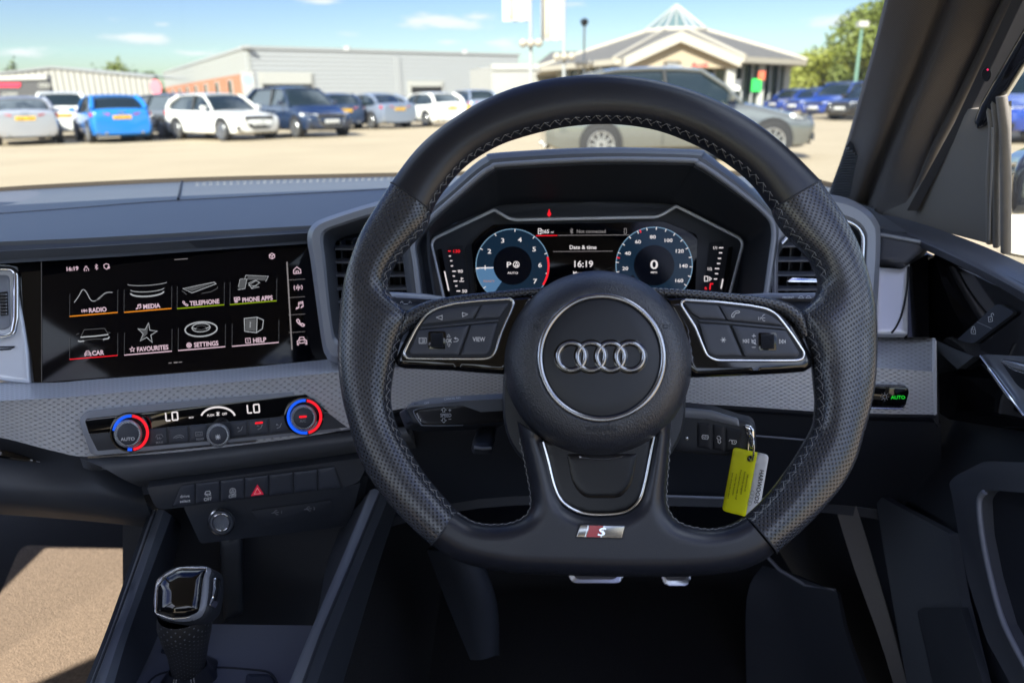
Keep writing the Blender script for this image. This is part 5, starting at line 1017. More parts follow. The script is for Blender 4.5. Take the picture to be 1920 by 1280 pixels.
obj('door_handle', MB().tube(path([(1880,677),(1905,686),(1960,702),(2040,728)], PD, .010), [.002, .0042, .005, .005], 10, flat=(PD.n, .8)), K['satin'], hf, 60)
obj('frame_edge', MB().tube(path(spl([(1838,667),(1858,694),(1878,722),(1897,748),(1921,780)], 4), PD, .003), [.0012] * 4 + [.0026] * 9 + [.0015] * 4, 8), K['chrome'], hf, 60)
ar = ds('armrest_bezel', [(1779,905,6),(1790,892,6),(1846,864,8),(1960,868),(2060,872),(2060,934),(1960,926),(1850,918,6),(1838,934,8),(1842,1000),(1858,1080),(1884,1170),(1950,1290),(2040,1400),(1960,1400),(1905,1300),(1850,1200),(1815,1090),(1797,1000),(1785,930)], K['soft'], .045, .05, .010, label='moulded grab surround on the door')
obj('bezel_highlight', MB().tube(path(spl([(1846,922),(1836,940),(1841,1000),(1857,1080),(1883,1170),(1935,1270)], 5), PD, .046), .0024, 8), K['greytrim'], ar, 60)  # lighter tube stands for the highlight on the inner edge
ds('grab_recess', [(1840,915),(2060,920),(2060,1500),(1990,1400),(1900,1230),(1870,1120),(1850,1040)], K['dark'], .034, .01, 0)
ds('lower_card', [(1640,925,8),(1780,1000),(1800,1120),(1870,1400),(1720,1400),(1655,1020)], K['soft'], .002, .01, .002, label='lighter lower door card')
ds('map_pocket', [(1718,1146,8),(1730,1138,6),(1800,1138),(1880,1400),(1775,1400)], K['hard'], .007, .008, .002, label='door pocket flap')
K['seal'] = mat('sunlit_tone_seal', (.30, .28, .26), .7, grain=.0002, gs=300, vary=.2)  # pale tone puts sunlight into the colour of the rubber
# window frame, rubber seals, mirror triangle
PTQ = Plane.three((1700, 412, .868), (1890, 470, .712), (1850, 200, .655))
tq = obj('corner_trim', slab([(1640,405),(1698,380),(1760,300),(1815,205),(1850,205),(1872,200),(1874,462),(1690,414)], PTQ, 0, .012), mat('corner_vinyl', (.25, .235, .22), .6, grain=.0001, gs=700), door, label='triangular trim panel in the front corner of the window')
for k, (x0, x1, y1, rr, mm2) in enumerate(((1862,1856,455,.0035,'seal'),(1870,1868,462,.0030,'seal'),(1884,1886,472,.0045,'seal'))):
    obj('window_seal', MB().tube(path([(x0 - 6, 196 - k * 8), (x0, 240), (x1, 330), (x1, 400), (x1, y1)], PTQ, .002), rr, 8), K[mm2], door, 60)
obj('seal_edge', MB().tube(path([(1861,240),(1860,300),(1857,380),(1855,450)], PTQ, .0075), .0009, 6), K['dimprint'], door)
PFR = Plane.three((1845, 240, .68), (1920, 60, .585), (1870, 60, .60))
obj('window_frame', pillow(rnd([(1832,243,4),(1826,229,3),(1838,195),(1920,52),(2010,-100),(2120,-100),(1920,126),(1872,203),(1850,238,4)], 3), PFR, .006, .006, 9, 6, back=.02), K['piano'], door, 50, label='gloss black window frame rail')
obj('frame_inner', slab(rnd([(1700,395),(1790,230),(1897,0),(1950,-100),(2040,-100),(1840,240),(1815,215),(1720,395)], 3), PFR, -.004, .012), K['greytrim'] if False else mat('grey_frame_paint', (.09, .088, .095), .5), door, label='painted inner door frame')
SEN = mat('sensor_red', (.5, .01, .05), .3, emit=(.6, .02, .1), es=.5)
obj('frame_plug', MB().loft([[PFR.at(*p, z) for p in circ(1849, 140, r_, 20, r_ * 1.5)] for r_, z in ((9, .008), (8, .0095), (2, .009))], cap=True), K['dark'], door)
obj('plug_lens', MB().loft([[PFR.at(*p, z) for p in circ(1852, 131, r_, 12)] for r_, z in ((2.2, .0095), (1.5, .0105))], cap=True), SEN, door)
gw_ = thing('side_window', W(1900, 300, .70), 'clear glass of the driver side window', 'window')
SG = glass('side_window_glass', (.93, .96, .95)); GPn = PTQ.up(-.012)
obj('glass_pane', slab([(1868,470),(1868,196),(1920,100),(2040,-90),(2400,-200),(2400,700),(2040,560)], GPn, 0, .004), SG, gw_, None)
# exterior mirror seen through the side window
dm = thing('door_mirror', W(1935, 350, .95), 'black-backed door mirror of this car seen through the side window', 'door mirror')
obj('mirror_housing', pillow(spl([(1893,350),(1900,315),(1925,285),(1970,270),(2020,280),(2030,350),(2010,398),(1930,402),(1894,398)], 4, True), Plane(W(1935, 350, .95), (-.35, -1, .1)), 0, .03, 26, 9, back=.06), mat('mirror_paint', (.01, .012, .018), .12, coat=.8), dm, 60)
obj('mirror_foot', slab(rnd([(1893,402),(2030,402),(2030,500),(1893,474)], 4), Plane(W(1920, 440, .93), (-.5, -1, .3)), 0, .03, .004), mat('pale_foot', (.45, .42, .38), .6), dm)

# ================================================================== WINDSCREEN PILLAR, WINDSCREEN, ROOF SHELL
ap = thing('windscreen_pillar', W(1640, 300, .95), 'fabric-covered windscreen pillar with a ribbed speaker grille at its foot', 'pillar')
rowsP = []
for y, xl, xc, xr, dl, dc, dr in ((-160,1712,1840,1975,.50,.475,.465),(-60,1680,1790,1915,.60,.57,.56),(0,1663,1764,1887,.65,.62,.61),(90,1641,1728,1843,.73,.69,.675),(180,1616,1692,1797,.81,.765,.745),(270,1590,1655,1752,.90,.84,.81),(340,1566,1628,1722,.97,.91,.855),(400,1540,1606,1700,1.05,.97,.89),(430,1528,1597,1690,1.08,1.0,.90)):
    rowsP.append([W(xl - 4, y, dl + .06), W(xl, y, dl + .012), W(xl + 9, y, dl - .002), W(xl + (xc - xl) * .55, y, dl * .4 + dc * .6 - .004), W(xc - 8, y, dc + .004), W(xc + 10, y, dc + .010), W(xc + (xr - xc) * .35, y, dc * .6 + dr * .4 - .006), W(xr - 8, y, dr), W(xr, y, dr + .006), W(xr + 3, y, dr + .03)])
q = np.array([spl(np.array(r_), 4) for r_ in rowsP]); q = np.stack([spl(q[:, j], 4) for j in range(q.shape[1])], 1)
obj('pillar_trim', skin(q, .01), K['fabric'], ap, 60)
obj('pillar_seal', MB().tube([W(*p) for p in ((1985,-160,.46),(1925,-60,.552),(1895,0,.603),(1851,90,.668),(1805,180,.738),(1758,270,.803),(1726,340,.848),(1702,400,.88))], [.007,.007,.0065,.006,.0055,.005,.004,.003], 8), K['rubber'], ap, 60)
PGR = Plane.three((1585, 275, .905), (1560, 385, 1.0), (1620, 330, .925))
gro = rnd([(1587,272,2),(1624,305,6),(1623,330),(1603,374,5),(1556,364,4),(1558,350)], 3, 3)
gl_ = obj('speaker_grille', slab(gro, PGR, .006, .008, .001), K['hard'], ap, label='ribbed grille at the pillar foot')
gb = MB()
for k in range(20):
    y = 279 + k * 4.9; xs = [x for x in np.arange(1550, 1630, .5) if inside(gro, np.array([x]), np.array([y]))[0]]
    if len(xs) > 8: gb.tube([PGR.at(xs[2], y + .4, .0075), PGR.at(xs[-3], y - .6, .0075)], .0016, 6)
obj('grille_ribs', gb, K['soft'], gl_)
# windscreen
base = [far[i] for i in range(len(far) - 1)]; bw = np.array([W(x, y + 1, d + .005) for x, y, d in far]); 
hx = np.linspace(-.86, .27, len(bw)); head = np.array([(x, .50 + .10 * abs((x + .30) / .57) ** 2 * -0.3, 1.395 - .03 * ((x + .30) / .57) ** 2) for x in hx])
rowsW = []
for t_ in np.linspace(0, 1, 9): rowsW.append(spl(bw * (1 - t_) + head * t_ + np.outer(np.ones(len(bw)), (0, .05 * math.sin(math.pi * t_), .06 * math.sin(math.pi * t_))), 4))
ws = thing('windscreen', W(700, 330, 1.4), 'curved windscreen glass with a dotted brown band along its lower edge', 'windscreen')
SW = np.array(rowsW); obj('glass_pane', skin(SW, .004), glass('windscreen_glass', (.95, .975, .96), .8), ws, 60)
bandr = np.array([spl(np.array([W(x, y, d - .01) for x, y, d in far]), 4), spl(np.array([W(x, y - 7 - (3 if x > 1100 else 0), d - .004) for x, y, d in far]), 4)])
obj('dotted_band', skin(bandr, .001), dotted('ceramic_dots', (.10, .075, .05), .7, .006, .2, .4, .0001, dark=.35), ws, 60)
# body shell round the cabin: roof, far side, rear - it shades the cabin as the real one does
SH = mat('headliner', (.30, .30, .29), .9); BODY = mat('own_body_paint', (.02, .02, .022), .2, coat=.8)
shell = thing('car', (-.30, -.2, ZF), 'roof and side shell of the car the photographer sits in', 'car body')
def rf(x): return 1.41 - .035 * ((x + .30) / .57) ** 2
xr_ = np.linspace(-.88, .28, 13); yr_ = [.49, .2, -.3, -.9, -1.4, -1.65]
Rf = np.array([[(x, y, rf(x) + .03 * math.sin(math.pi * (y + 1.65) / 2.1)) for x in xr_] for y in yr_]); obj('roof_panel', skin(Rf, .02), SH, shell, 60)
def wall(name, pts, m_, parent=shell, thick=.02): 
    A = np.array(pts, float); return obj(name, skin(A.reshape(2, -1, 3), thick), m_, parent, 60)
LX = -1.10
wall('passenger_door', [(LX,1.15,.30),(LX,.3,.30),(LX,-1.65,.30),(LX,1.15,.98),(LX,.3,1.00),(LX,-1.65,1.04)], K['hard'])
wall('pillar', [(LX,1.10,1.0),(LX,.98,1.0),(-.88,.54,1.375),(-.88,.42,1.375)], SH); wall('pillar', [(LX,-.20,1.0),(LX,-.42,1.0),(-.88,-.35,1.39),(-.88,-.50,1.39)], SH); wall('pillar', [(LX,-1.3,1.0),(LX,-1.65,1.0),(-.88,-1.25,1.39),(-.88,-1.55,1.37)], SH)
RX = .47
wall('rear_door', [(RX,-.45,.30),(RX,-1.65,.30),(RX,-.45,1.02),(RX,-1.65,1.04)], K['hard']); wall('pillar', [(RX,-.25,1.0),(RX,-.40,1.0),(.28,-.28,1.39),(.28,-.38,1.39)], SH); wall('pillar', [(RX,-1.1,1.0),(RX,-1.65,1.0),(.28,-1.05,1.39),(.28,-1.55,1.37)], SH)
wall('tailgate', [(-1.02,-1.7,.30),(.47,-1.7,.30),(-1.02,-1.68,1.05),(.47,-1.68,1.05)], K['hard'])
wall('sill_panel', [(RX,1.45,.30),(RX,-.45,.30),(RX,1.45,.62),(RX,-.45,.70)], K['hard'])
wall('front_wing', [(RX + .05,1.60,.30),(RX + .03,.95,.30),(RX + .03,1.60,.92),(RX + .02,.95,.96)], BODY)
# ================================================================== OUTSIDE
# sky: Nishita sky with small fair-weather clouds low over the horizon
tc = wn.new('ShaderNodeTexCoord')
def cloud_dir(px, py): v = ray(px, py); return v / np.linalg.norm(v)
mpw = wn.new('ShaderNodeMapping'); mpw.inputs['Scale'].default_value = (9, 9, 34); wl.new(tc.outputs['Generated'], mpw.inputs[0])
nz = wn.new('ShaderNodeTexNoise'); nz.inputs['Scale'].default_value = 2.6; nz.inputs['Detail'].default_value = 8; nz.inputs['Roughness'].default_value = .62; wl.new(mpw.outputs[0], nz.inputs['Vector'])
tot = None
CL = [(268,73,60,9,1.1),(300,45,26,6,.7),(215,42,22,9,.45),(840,42,110,15,1.0),(895,34,45,10,.9),(640,62,38,8,.55),(840,78,36,7,.8),(945,82,62,13,.8),(600,2,42,6,.8),(370,100,55,10,.9),(45,98,70,10,.8),(1600,36,85,14,1.05),(1065,8,34,9,.6),(1565,38,50,8,.8),(120,150,90,9,.4),(1010,110,90,12,.4),(-300,30,120,22,1.0),(2300,60,160,25,1.0),(-700,-200,200,60,.9),(1200,-300,220,50,.9),(500,-500,260,70,.9)]
for px, py, rx, ry, a in CL:
    c = cloud_dir(px, py); s_ = wn.new('ShaderNodeVectorMath'); s_.operation = 'SUBTRACT'; wl.new(tc.outputs['Generated'], s_.inputs[0]); s_.inputs[1].default_value = tuple(c)
    k = wn.new('ShaderNodeVectorMath'); k.operation = 'MULTIPLY'; wl.new(s_.outputs[0], k.inputs[0]); k.inputs[1].default_value = (FPX / rx, FPX / rx, FPX / ry)
    L_ = wn.new('ShaderNodeVectorMath'); L_.operation = 'LENGTH'; wl.new(k.outputs[0], L_.inputs[0])
    m_ = wn.new('ShaderNodeMapRange'); m_.inputs[1].default_value = 1.5; m_.inputs[2].default_value = 0.1; m_.inputs[3].default_value = 0; m_.inputs[4].default_value = a; wl.new(L_.outputs['Value'], m_.inputs[0])
    tot = m_.outputs[0] if tot is None else math_(wn, wl, 'MAXIMUM', tot, m_.outputs[0])
cm = math_(wn, wl, 'ADD', tot, math_(wn, wl, 'MULTIPLY', math_(wn, wl, 'SUBTRACT', nz.outputs['Fac'], .5), 1.7))
BC = [(-70,14,.30,.14),(-95,22,.35,.16),(-125,18,.4,.18),(-150,30,.4,.2),(180,16,.45,.16),(150,24,.4,.18),(120,16,.38,.15),(95,26,.34,.18),(70,15,.3,.12),(-40,40,.4,.2),(30,45,.4,.2),(-110,50,.5,.3),(110,55,.5,.3)]
tb_ = None   # unseen bright cumulus added behind and beside to light the cabin, (azimuth, elevation, widths in radians)
for az, el, rx, ry in BC:
    c = (math.sin(R(az)) * math.cos(R(el)), math.cos(R(az)) * math.cos(R(el)), math.sin(R(el))); s_ = wn.new('ShaderNodeVectorMath'); s_.operation = 'SUBTRACT'; wl.new(tc.outputs['Generated'], s_.inputs[0]); s_.inputs[1].default_value = c
    k = wn.new('ShaderNodeVectorMath'); k.operation = 'MULTIPLY'; wl.new(s_.outputs[0], k.inputs[0]); k.inputs[1].default_value = (1 / rx, 1 / rx, 1 / ry); L_ = wn.new('ShaderNodeVectorMath'); L_.operation = 'LENGTH'; wl.new(k.outputs[0], L_.inputs[0])
    m_ = wn.new('ShaderNodeMapRange'); m_.inputs[1].default_value = 1.4; m_.inputs[2].default_value = 0.1; m_.inputs[3].default_value = 0; m_.inputs[4].default_value = 1.1; wl.new(L_.outputs['Value'], m_.inputs[0]); tb_ = m_.outputs[0] if tb_ is None else math_(wn, wl, 'MAXIMUM', tb_, m_.outputs[0])
cm2 = math_(wn, wl, 'ADD', tb_, math_(wn, wl, 'MULTIPLY', math_(wn, wl, 'SUBTRACT', nz.outputs['Fac'], .5), 1.7)); cr2 = wn.new('ShaderNodeMapRange'); cr2.interpolation_type = 'SMOOTHSTEP'; cr2.inputs[1].default_value = .35; cr2.inputs[2].default_value = .9; wl.new(math_(wn, wl, 'MULTIPLY', cm2, math_(wn, wl, 'GREATER_THAN', tb_, .001)), cr2.inputs[0])
cr = wn.new('ShaderNodeMapRange'); cr.interpolation_type = 'SMOOTHSTEP'; cr.inputs[1].default_value = .34; cr.inputs[2].default_value = .92; wl.new(math_(wn, wl, 'MULTIPLY', cm, math_(wn, wl, 'GREATER_THAN', tot, .001)), cr.inputs[0])
hs = wn.new('ShaderNodeHueSaturation'); hs.inputs['Saturation'].default_value = 1.32; hs.inputs['Hue'].default_value = .528; hs.inputs['Value'].default_value = .76; wl.new(sky.outputs[0], hs.inputs['Color'])
mxw = wn.new('ShaderNodeMix'); mxw.data_type = 'RGBA'; mxw.inputs[7].default_value = (4.8, 4.9, 5.1, 1); wl.new(cr.outputs[0], mxw.inputs[0]); wl.new(hs.outputs[0], mxw.inputs[6]); mx2 = wn.new('ShaderNodeMix'); mx2.data_type = 'RGBA'; mx2.inputs[7].default_value = (8.5, 9.6, 11.5, 1); wl.new(cr2.outputs[0], mx2.inputs[0]); wl.new(mxw.outputs[2], mx2.inputs[6]); wl.new(mx2.outputs[2], bg.inputs[0]); wl.new(bg.outputs[0], wo.inputs[0])

def G(px, py, z=0.0):
    r = ray(px, py); t = (z - CAM[2]) / r[2]; return CAM + r * t
# ground
gm, gn, gll, gb_ = nodes_of('worn_asphalt'); gb_.inputs['Roughness'].default_value = .9
gt = gn.new('ShaderNodeTexCoord'); n1 = gn.new('ShaderNodeTexNoise'); n1.inputs['Scale'].default_value = .35; n1.inputs['Detail'].default_value = 8; gll.new(gt.outputs['Object'], n1.inputs['Vector'])
n2 = gn.new('ShaderNodeTexNoise'); n2.inputs['Scale'].default_value = 60; gll.new(gt.outputs['Object'], n2.inputs['Vector'])
ad = math_(gn, gll, 'MULTIPLY_ADD', n2.outputs['Fac'], .5, math_(gn, gll, 'MULTIPLY', n1.outputs['Fac'], .9))
rp = gn.new('ShaderNodeValToRGB'); rp.color_ramp.elements[0].position = .35; rp.color_ramp.elements[0].color = (.28, .226, .150, 1); rp.color_ramp.elements[1].position = .95; rp.color_ramp.elements[1].color = (.385, .315, .215, 1); gll.new(ad, rp.inputs[0]); gll.new(rp.outputs[0], gb_.inputs['Base Color'])
gmb = MB().box((0, 300, -.5), (2400, 2400, 1)); tag(obj('ground', gmb, gm), None, None, kind='structure')

# ---------------------------------------------------------------- parked cars
TYRE = mat('tyre_rubber', (.018, .018, .02), .8); ALLOY = mat('alloy_wheel', (.42, .43, .45), .3, metal=.8); CGL = mat('car_glass', (.012, .02, .024), .05, coat=.4); HLAMP = mat('headlamp', (.75, .78, .82), .12, coat=.8); TLAMP = mat('tail_lamp', (.42, .008, .012), .2, coat=.6); PLY = mat('plate_yellow', (.75, .42, .01), .5); PLW = mat('plate_white', (.72, .72, .70), .5); BLKP = mat('black_bumper_plastic', (.015, .015, .017), .6); CHR = K['satin']; INK = mat('plate_ink', .02, .6)
PAINT = {'white': mat('paint_white', (.68, .68, .66), .22, coat=.8), 'silver': mat('paint_silver', (.42, .43, .47), .26, metal=.6, coat=.8), 'blue': mat('paint_bright_blue', (.004, .15, .50), .25, coat=.8), 'navy': mat('paint_navy', (.010, .022, .055), .2, coat=.9), 'grey': mat('paint_dark_grey', (.05, .055, .065), .22, coat=.9), 'royal': mat('paint_royal_blue', (.008, .035, .22), .2, coat=.9), 'sage': mat('paint_sage_grey', (.17, .18, .175), .16, metal=.55, coat=.9), 'black': mat('paint_black', (.008, .008, .01), .15, coat=.9), 'steel': mat('paint_steel_blue', (.22, .26, .34), .25, metal=.4, coat=.8)}
SHAPES = {'crossover': (4.75, 1.86, 1.57, .27, .43, .80, .97, .98, 1.06, .22),  # L, W, H, nose length, roof start, roof end, tail base, belt height, tail height, ground gap
    'hatch': (4.3, 1.80, 1.44, .27, .45, .82, .965, .92, 1.02, .20), 'saloon': (4.5, 1.82, 1.42, .27, .44, .72, .90, .92, 1.04, .19), 'suv': (4.5, 1.86, 1.62, .25, .41, .88, .98, 1.02, 1.12, .24), 'estate': (4.7, 1.84, 1.48, .26, .42, .90, .98, .94, 1.02, .2)}
def parked_car(kind, paint, label, pos, heading, scale=1.0, group='cars parked on the forecourt', lod=2, plate_txt='GX23 KLO'):
    L, Wd, H, fN, fR, fE, fT, zb, zt, gap = SHAPES[kind]; hw = Wd / 2
    t = thing('parked_car', (0, 0, 0), label, 'car', group)
    P_ = PAINT[paint]; xs = lambda f: L / 2 - f * L      # f = 0 nose, 1 tail
    st = [(0.0, .70, .50, .72), (.015, .84, .62, .66), (.05, .93, .72, .60), (.12, .985, .80, .0), (fN - .02, 1.0, zb - .02, 0), (fN + .06, 1.0, zb, 0), (.5, 1.0, zb + .02, 0), (.7, 1.0, zb + .03, 0), (fT - .10, .99, zb + .05, 0), (fT - .02, .965, zt, 0), (.985, .92, zt - .03, 0), (1.0, .86, zt - .12, 0)]
    st[0] = (0.0, .72, .60, 0); st[1] = (.012, .84, .70, 0); st[2] = (.05, .93, .76, 0); st[3] = (.12, .985, .82, 0)
    rings = []
    for f, wf, z, _ in st:
        w_ = hw * wf; x = xs(f); g0 = gap + (.08 if f < .02 or f > .98 else 0); s_ = []
        for yy, zz in ((0, g0), (.82, g0), (.95, g0 + .06), (.99, g0 + .2), (1.0, .50), (.995, .62), (.975, z * .90), (.93, z - .02), (.80, z + .005), (.45, z + .025), (0, z + .03)): s_.append((x, w_ * yy, max(zz, g0)))
        rings.append([np.array(p) for p in s_] + [np.array((p[0], -p[1], p[2])) for p in s_[::-1][1:-1]])
    R_ = [np.array(r_) for r_ in rings]; q = np.stack([spl(np.array([r_[j] for r_ in R_]), 3) for j in range(len(R_[0]))], 1)
    mb = MB().loft([list(r_) for r_ in q], cap=True); body = obj('body', mb, P_, t, 40)
    # cabin: glass box with painted roof and pillars over it
    def gh(f, z, wf): return xs(f), hw * wf, z
    A = [gh(fN + .01, zb, .90), gh(fR, H - .035, .70), gh((fR + fE) / 2, H, .72), gh(fE, H - .05, .70), gh(fT - .01, zt + .01, .84)]
    prof = [(fN + .01, zb - .02), (fR - .05, H - .12), (fR, H - .045), (fR + .08, H - .01), ((fR + fE) / 2, H), (fE - .06, H - .015), (fE, H - .055), (fE + (fT - fE) * .25, H - .14), (fT - .01, zt - .02)]
    rg = []
    for f, z in prof:
        k = (z - zb) / (H - zb); w1 = hw * (.93 - .05 * (f > .8)); w2 = hw * (.93 - .22 * max(k, 0)); s_ = [(w1, zb - .03), (w1 * .99, zb), (w2 + (w1 - w2) * .25 * (1 - k), zb + (z - zb) * .75), (w2 * .97, z - .03), (w2 * .80, z - .002), (0, z + .012)]
        rg.append([np.array((xs(f), a, b)) for a, b in s_] + [np.array((xs(f), -a, b)) for a, b in s_[::-1][1:]])
    gmb = MB().loft(rg, closed_u=False); obj('window', gmb, CGL, t, 50, label='dark glasshouse')
    # roof skin
    rr = [[np.array((xs(f), hw * (.93 - .22) * y * 1.0, z + .014 - .035 * abs(y) ** 3)) for y in np.linspace(-1, 1, 9)] for f, z in prof[2:7]]; obj('roof', skin(np.array([spl(np.array(r_), 2) for r_ in rr]), .03), P_, t, 60)
    for s in (1, -1):
        for nm, pts, r_ in (('pillar', [(fN + .02, zb, .915), ((fN + fR) / 2, (zb + H) / 2 - .01, .83), (fR + .01, H - .035, .715)], .034), ('pillar', [(fT - .02, zt, .86), ((fT + fE) / 2 + .01, (zt + H) / 2, .80), (fE - .01, H - .05, .71)], .075), ('pillar', [(.56, zb, .93), (.57, H - .03, .73)], .032)):
            obj(nm, MB().tube([(xs(f), s * hw * y, z) for f, z, y in pts], r_, 8), BLKP if r_ == .032 else P_, t, 60)
        obj('roof_rail', MB().tube([(xs(f), s * hw * .715, z - .02) for f, z in prof[2:7]], .03, 6), P_, t, 60)
        # quarter panel beside the rear window, door mirror, lamps
        obj('mirror', MB().loft([[np.array((xs(fN + .07) + a * k, s * (hw * 1.0 + b), zb + .10 + c * k)) for a, c in ((-.05, -.07), (.05, -.07), (.06, .06), (-.04, .07))] for b, k in ((.0, .5), (.04, 1), (.17, .9), (.20, .5))], cap=True), P_, t, 30)
        hl = [(0.012, .36, .66), (.02, .60, .665), (.055, .90, .69), (.10, .985, .72), (.10, .975, .79), (.05, .90, .78), (.018, .60, .755), (.012, .38, .73)]
        q_ = [np.array((xs(f) + .012, s * hw * y, z)) for f, y, z in hl]
        obj('headlamp', MB().loft([[p for p in q_], [p + np.array((-.07, -s * .05, 0)) for p in q_]], cap=True), HLAMP, t, 20)
        tl = [(1.0, .38, zt - .17), (.998, .62, zt - .19), (.985, .93, zt - .2), (.955, .985, zt - .2), (.955, .98, zt - .09), (.985, .90, zt - .085), (.998, .60, zt - .10), (1.0, .40, zt - .13)]
        q_ = [np.array((xs(f) - .012, s * hw * y, z)) for f, y, z in tl]
        obj('tail_lamp', MB().loft([[p for p in q_], [p + np.array((.06, -s * .05, 0)) for p in q_]], cap=True), TLAMP, t, 20)
        for f in (.175, .80):
            c = np.array((xs(f), s * (hw - .10), .33)); arch = [(c[0] + .375 * math.cos(a), .36 + .375 * math.sin(a)) for a in np.linspace(0, math.pi, 16)]
            obj('wheel_arch', MB().loft([[np.array((x, s * y, z)) for x, z in arch + [(c[0] - .36, gap), (c[0] + .36, gap)]] for y in (hw * 1.004 + .006, hw - .05)], cap=True), BLKP, t, 30)
            mbt = MB().loft([[np.array((c[0] + r_ * math.cos(a), s * y, .33 + r_ * math.sin(a))) for a in np.linspace(0, 2 * math.pi, 28, endpoint=False)] for r_, y in ((.22, hw + .022), (.30, hw + .034), (.33, hw + .020), (.33, hw - .18), (.22, hw - .2))]); wh = obj('wheel', mbt, TYRE, t, 40)
            rim_ = MB().loft([[np.array((c[0] + r_ * math.cos(a), s * y, .33 + r_ * math.sin(a))) for a in np.linspace(0, 2 * math.pi, 28, endpoint=False)] for r_, y in ((.235, hw + .024), (.225, hw + .036), (.205, hw + .028), (.20, hw + .012))])
            for k in range(10):
                a = 2 * math.pi * k / 10; u = np.array((math.cos(a), 0, math.sin(a))); v = np.array((-math.sin(a), 0, math.cos(a))); o_ = np.array((c[0], s * (hw + .028), .33)); rim_.add([o_ + u * .03 - v * .022, o_ + u * .22 - v * .012, o_ + u * .22 + v * .012, o_ + u * .03 + v * .022] + [p + np.array((0, -s * .012, 0)) for p in (o_ + u * .03 - v * .022, o_ + u * .22 - v * .012, o_ + u * .22 + v * .012, o_ + u * .03 + v * .022)], [(0, 1, 2, 3), (7, 6, 5, 4), (0, 4, 5, 1), (1, 5, 6, 2), (2, 6, 7, 3)])
            obj('rim', rim_, ALLOY, wh, 30); obj('brake_disc', MB().loft([[np.array((c[0] + r_ * math.cos(a), s * (hw + .013), .33 + r_ * math.sin(a))) for a in np.linspace(0, 2 * math.pi, 20, endpoint=False)] for r_ in (.205, .01)]), BLKP, wh, None)
    # front: grille, lower intakes, plate; rear: valance, plate, badge strip
    def face(nm, f, pts, m_, d, par=t, back=.05): sg = 1 if f == 0 else -1; q_ = [np.array((sg * (L / 2 + d - abs(y) * .05), y * sg, z)) for y, z in pts]; return obj(nm, MB().loft([q_, [p - np.array((sg * back, 0, 0)) for p in q_]], cap=True), m_, par, 20)
    face('grille', 0, [(-.52, .70), (-.44, .46), (-.30, .36), (.30, .36), (.44, .46), (.52, .70), (.46, .74), (-.46, .74)], BLKP, .020)
    obj('grille_frame', MB().tube([(L / 2 + .032 - abs(y) * .05, y, z) for y, z in [(-.52, .70), (-.44, .46), (-.30, .36), (.30, .36), (.44, .46), (.52, .70), (.46, .74), (-.46, .74)]], .013, 6, closed=True), CHR, t, 60)
    for s in (1, -1): face('bumper_intake', 0, [(s * .58, .34), (s * .80, .34), (s * .78, .46), (s * .60, .44)][::s], BLKP, .010)
    face('bumper_lip', 0, [(-.70, .27), (.70, .27), (.66, .31), (-.66, .31)], BLKP, -.005, back=.12)
    np_f = face('number_plate', 0, [(-.26, .46), (.26, .46), (.26, .57), (-.26, .57)], PLW, .055, back=.02)
    face('rear_valance', 1, [(-.66, .26), (.66, .26), (.72, .44), (.50, .48), (-.50, .48), (-.72, .44)], BLKP, .012)
    zp = zt - .24 if kind != 'suv' else zt - .30
    np_r = face('number_plate', 1, [(-.26, zp - .055), (.26, zp - .055), (.26, zp + .055), (-.26, zp + .055)], PLY, .028, back=.02)
    if lod > 1:
        for pl_, sg, z in ((np_f, 1, .515), (np_r, -1, zp)):
            cu = bpy.data.curves.new('t', 'FONT'); cu.body = plate_txt; cu.size = .10; cu.align_x = 'CENTER'; o_ = bpy.data.objects.new('t', cu); me = bpy.data.meshes.new_from_object(o_); tb = MB(); xx = sg * (L / 2 + (.0565 if sg > 0 else .0295))
            tb.add([(xx, sg * v.co.x, z - .035 + v.co.y) for v in me.vertices], [tuple(p.vertices) for p in me.polygons]); bpy.data.objects.remove(o_); bpy.data.meshes.remove(me); bpy.data.curves.remove(cu)
            obj('lettering', tb, INK, pl_, None, fix=False)
        for k in range(4): obj('emblem_ring', MB().tube([(-L / 2 - .012, -.075 + .05 * k + .034 * math.cos(a), zt - .10 + .034 * math.sin(a)) for a in np.linspace(0, 2 * math.pi, 14, endpoint=False)], .005, 4, closed=True), CHR, t, None)
        for s in (1, -1): obj('exhaust', MB().loft([[(-L / 2 - x_, s * .52 + .05 * math.cos(a), .31 + .035 * math.sin(a)) for a in np.linspace(0, 2 * math.pi, 10, endpoint=False)] for x_ in (.03, -.1)], cap=True), CHR, t, 30)
        for s in (1, -1):
            for f0, f1 in ((fN + .09, .555), (.575, .80)): obj('door_seam', MB().tube([(xs(f0), s * hw * 1.003, .30), (xs(f0), s * hw * 1.004, .60), (xs(f0), s * hw * .985, zb - .06)], .006, 4), BLKP, t, None)
            for f0 in (.50, .72): obj('door_handle', MB().box((xs(f0), s * (hw * .992 + .02), zb - .14), (.2, .03, .03)), P_, t, 30)
    t.location = (pos[0], pos[1], 0); t.rotation_euler = (0, 0, heading); t.scale = (scale,) * 3
    return t
def place(px, py): return G(px, py)
HB = math.pi / 2  # nose away from the camera
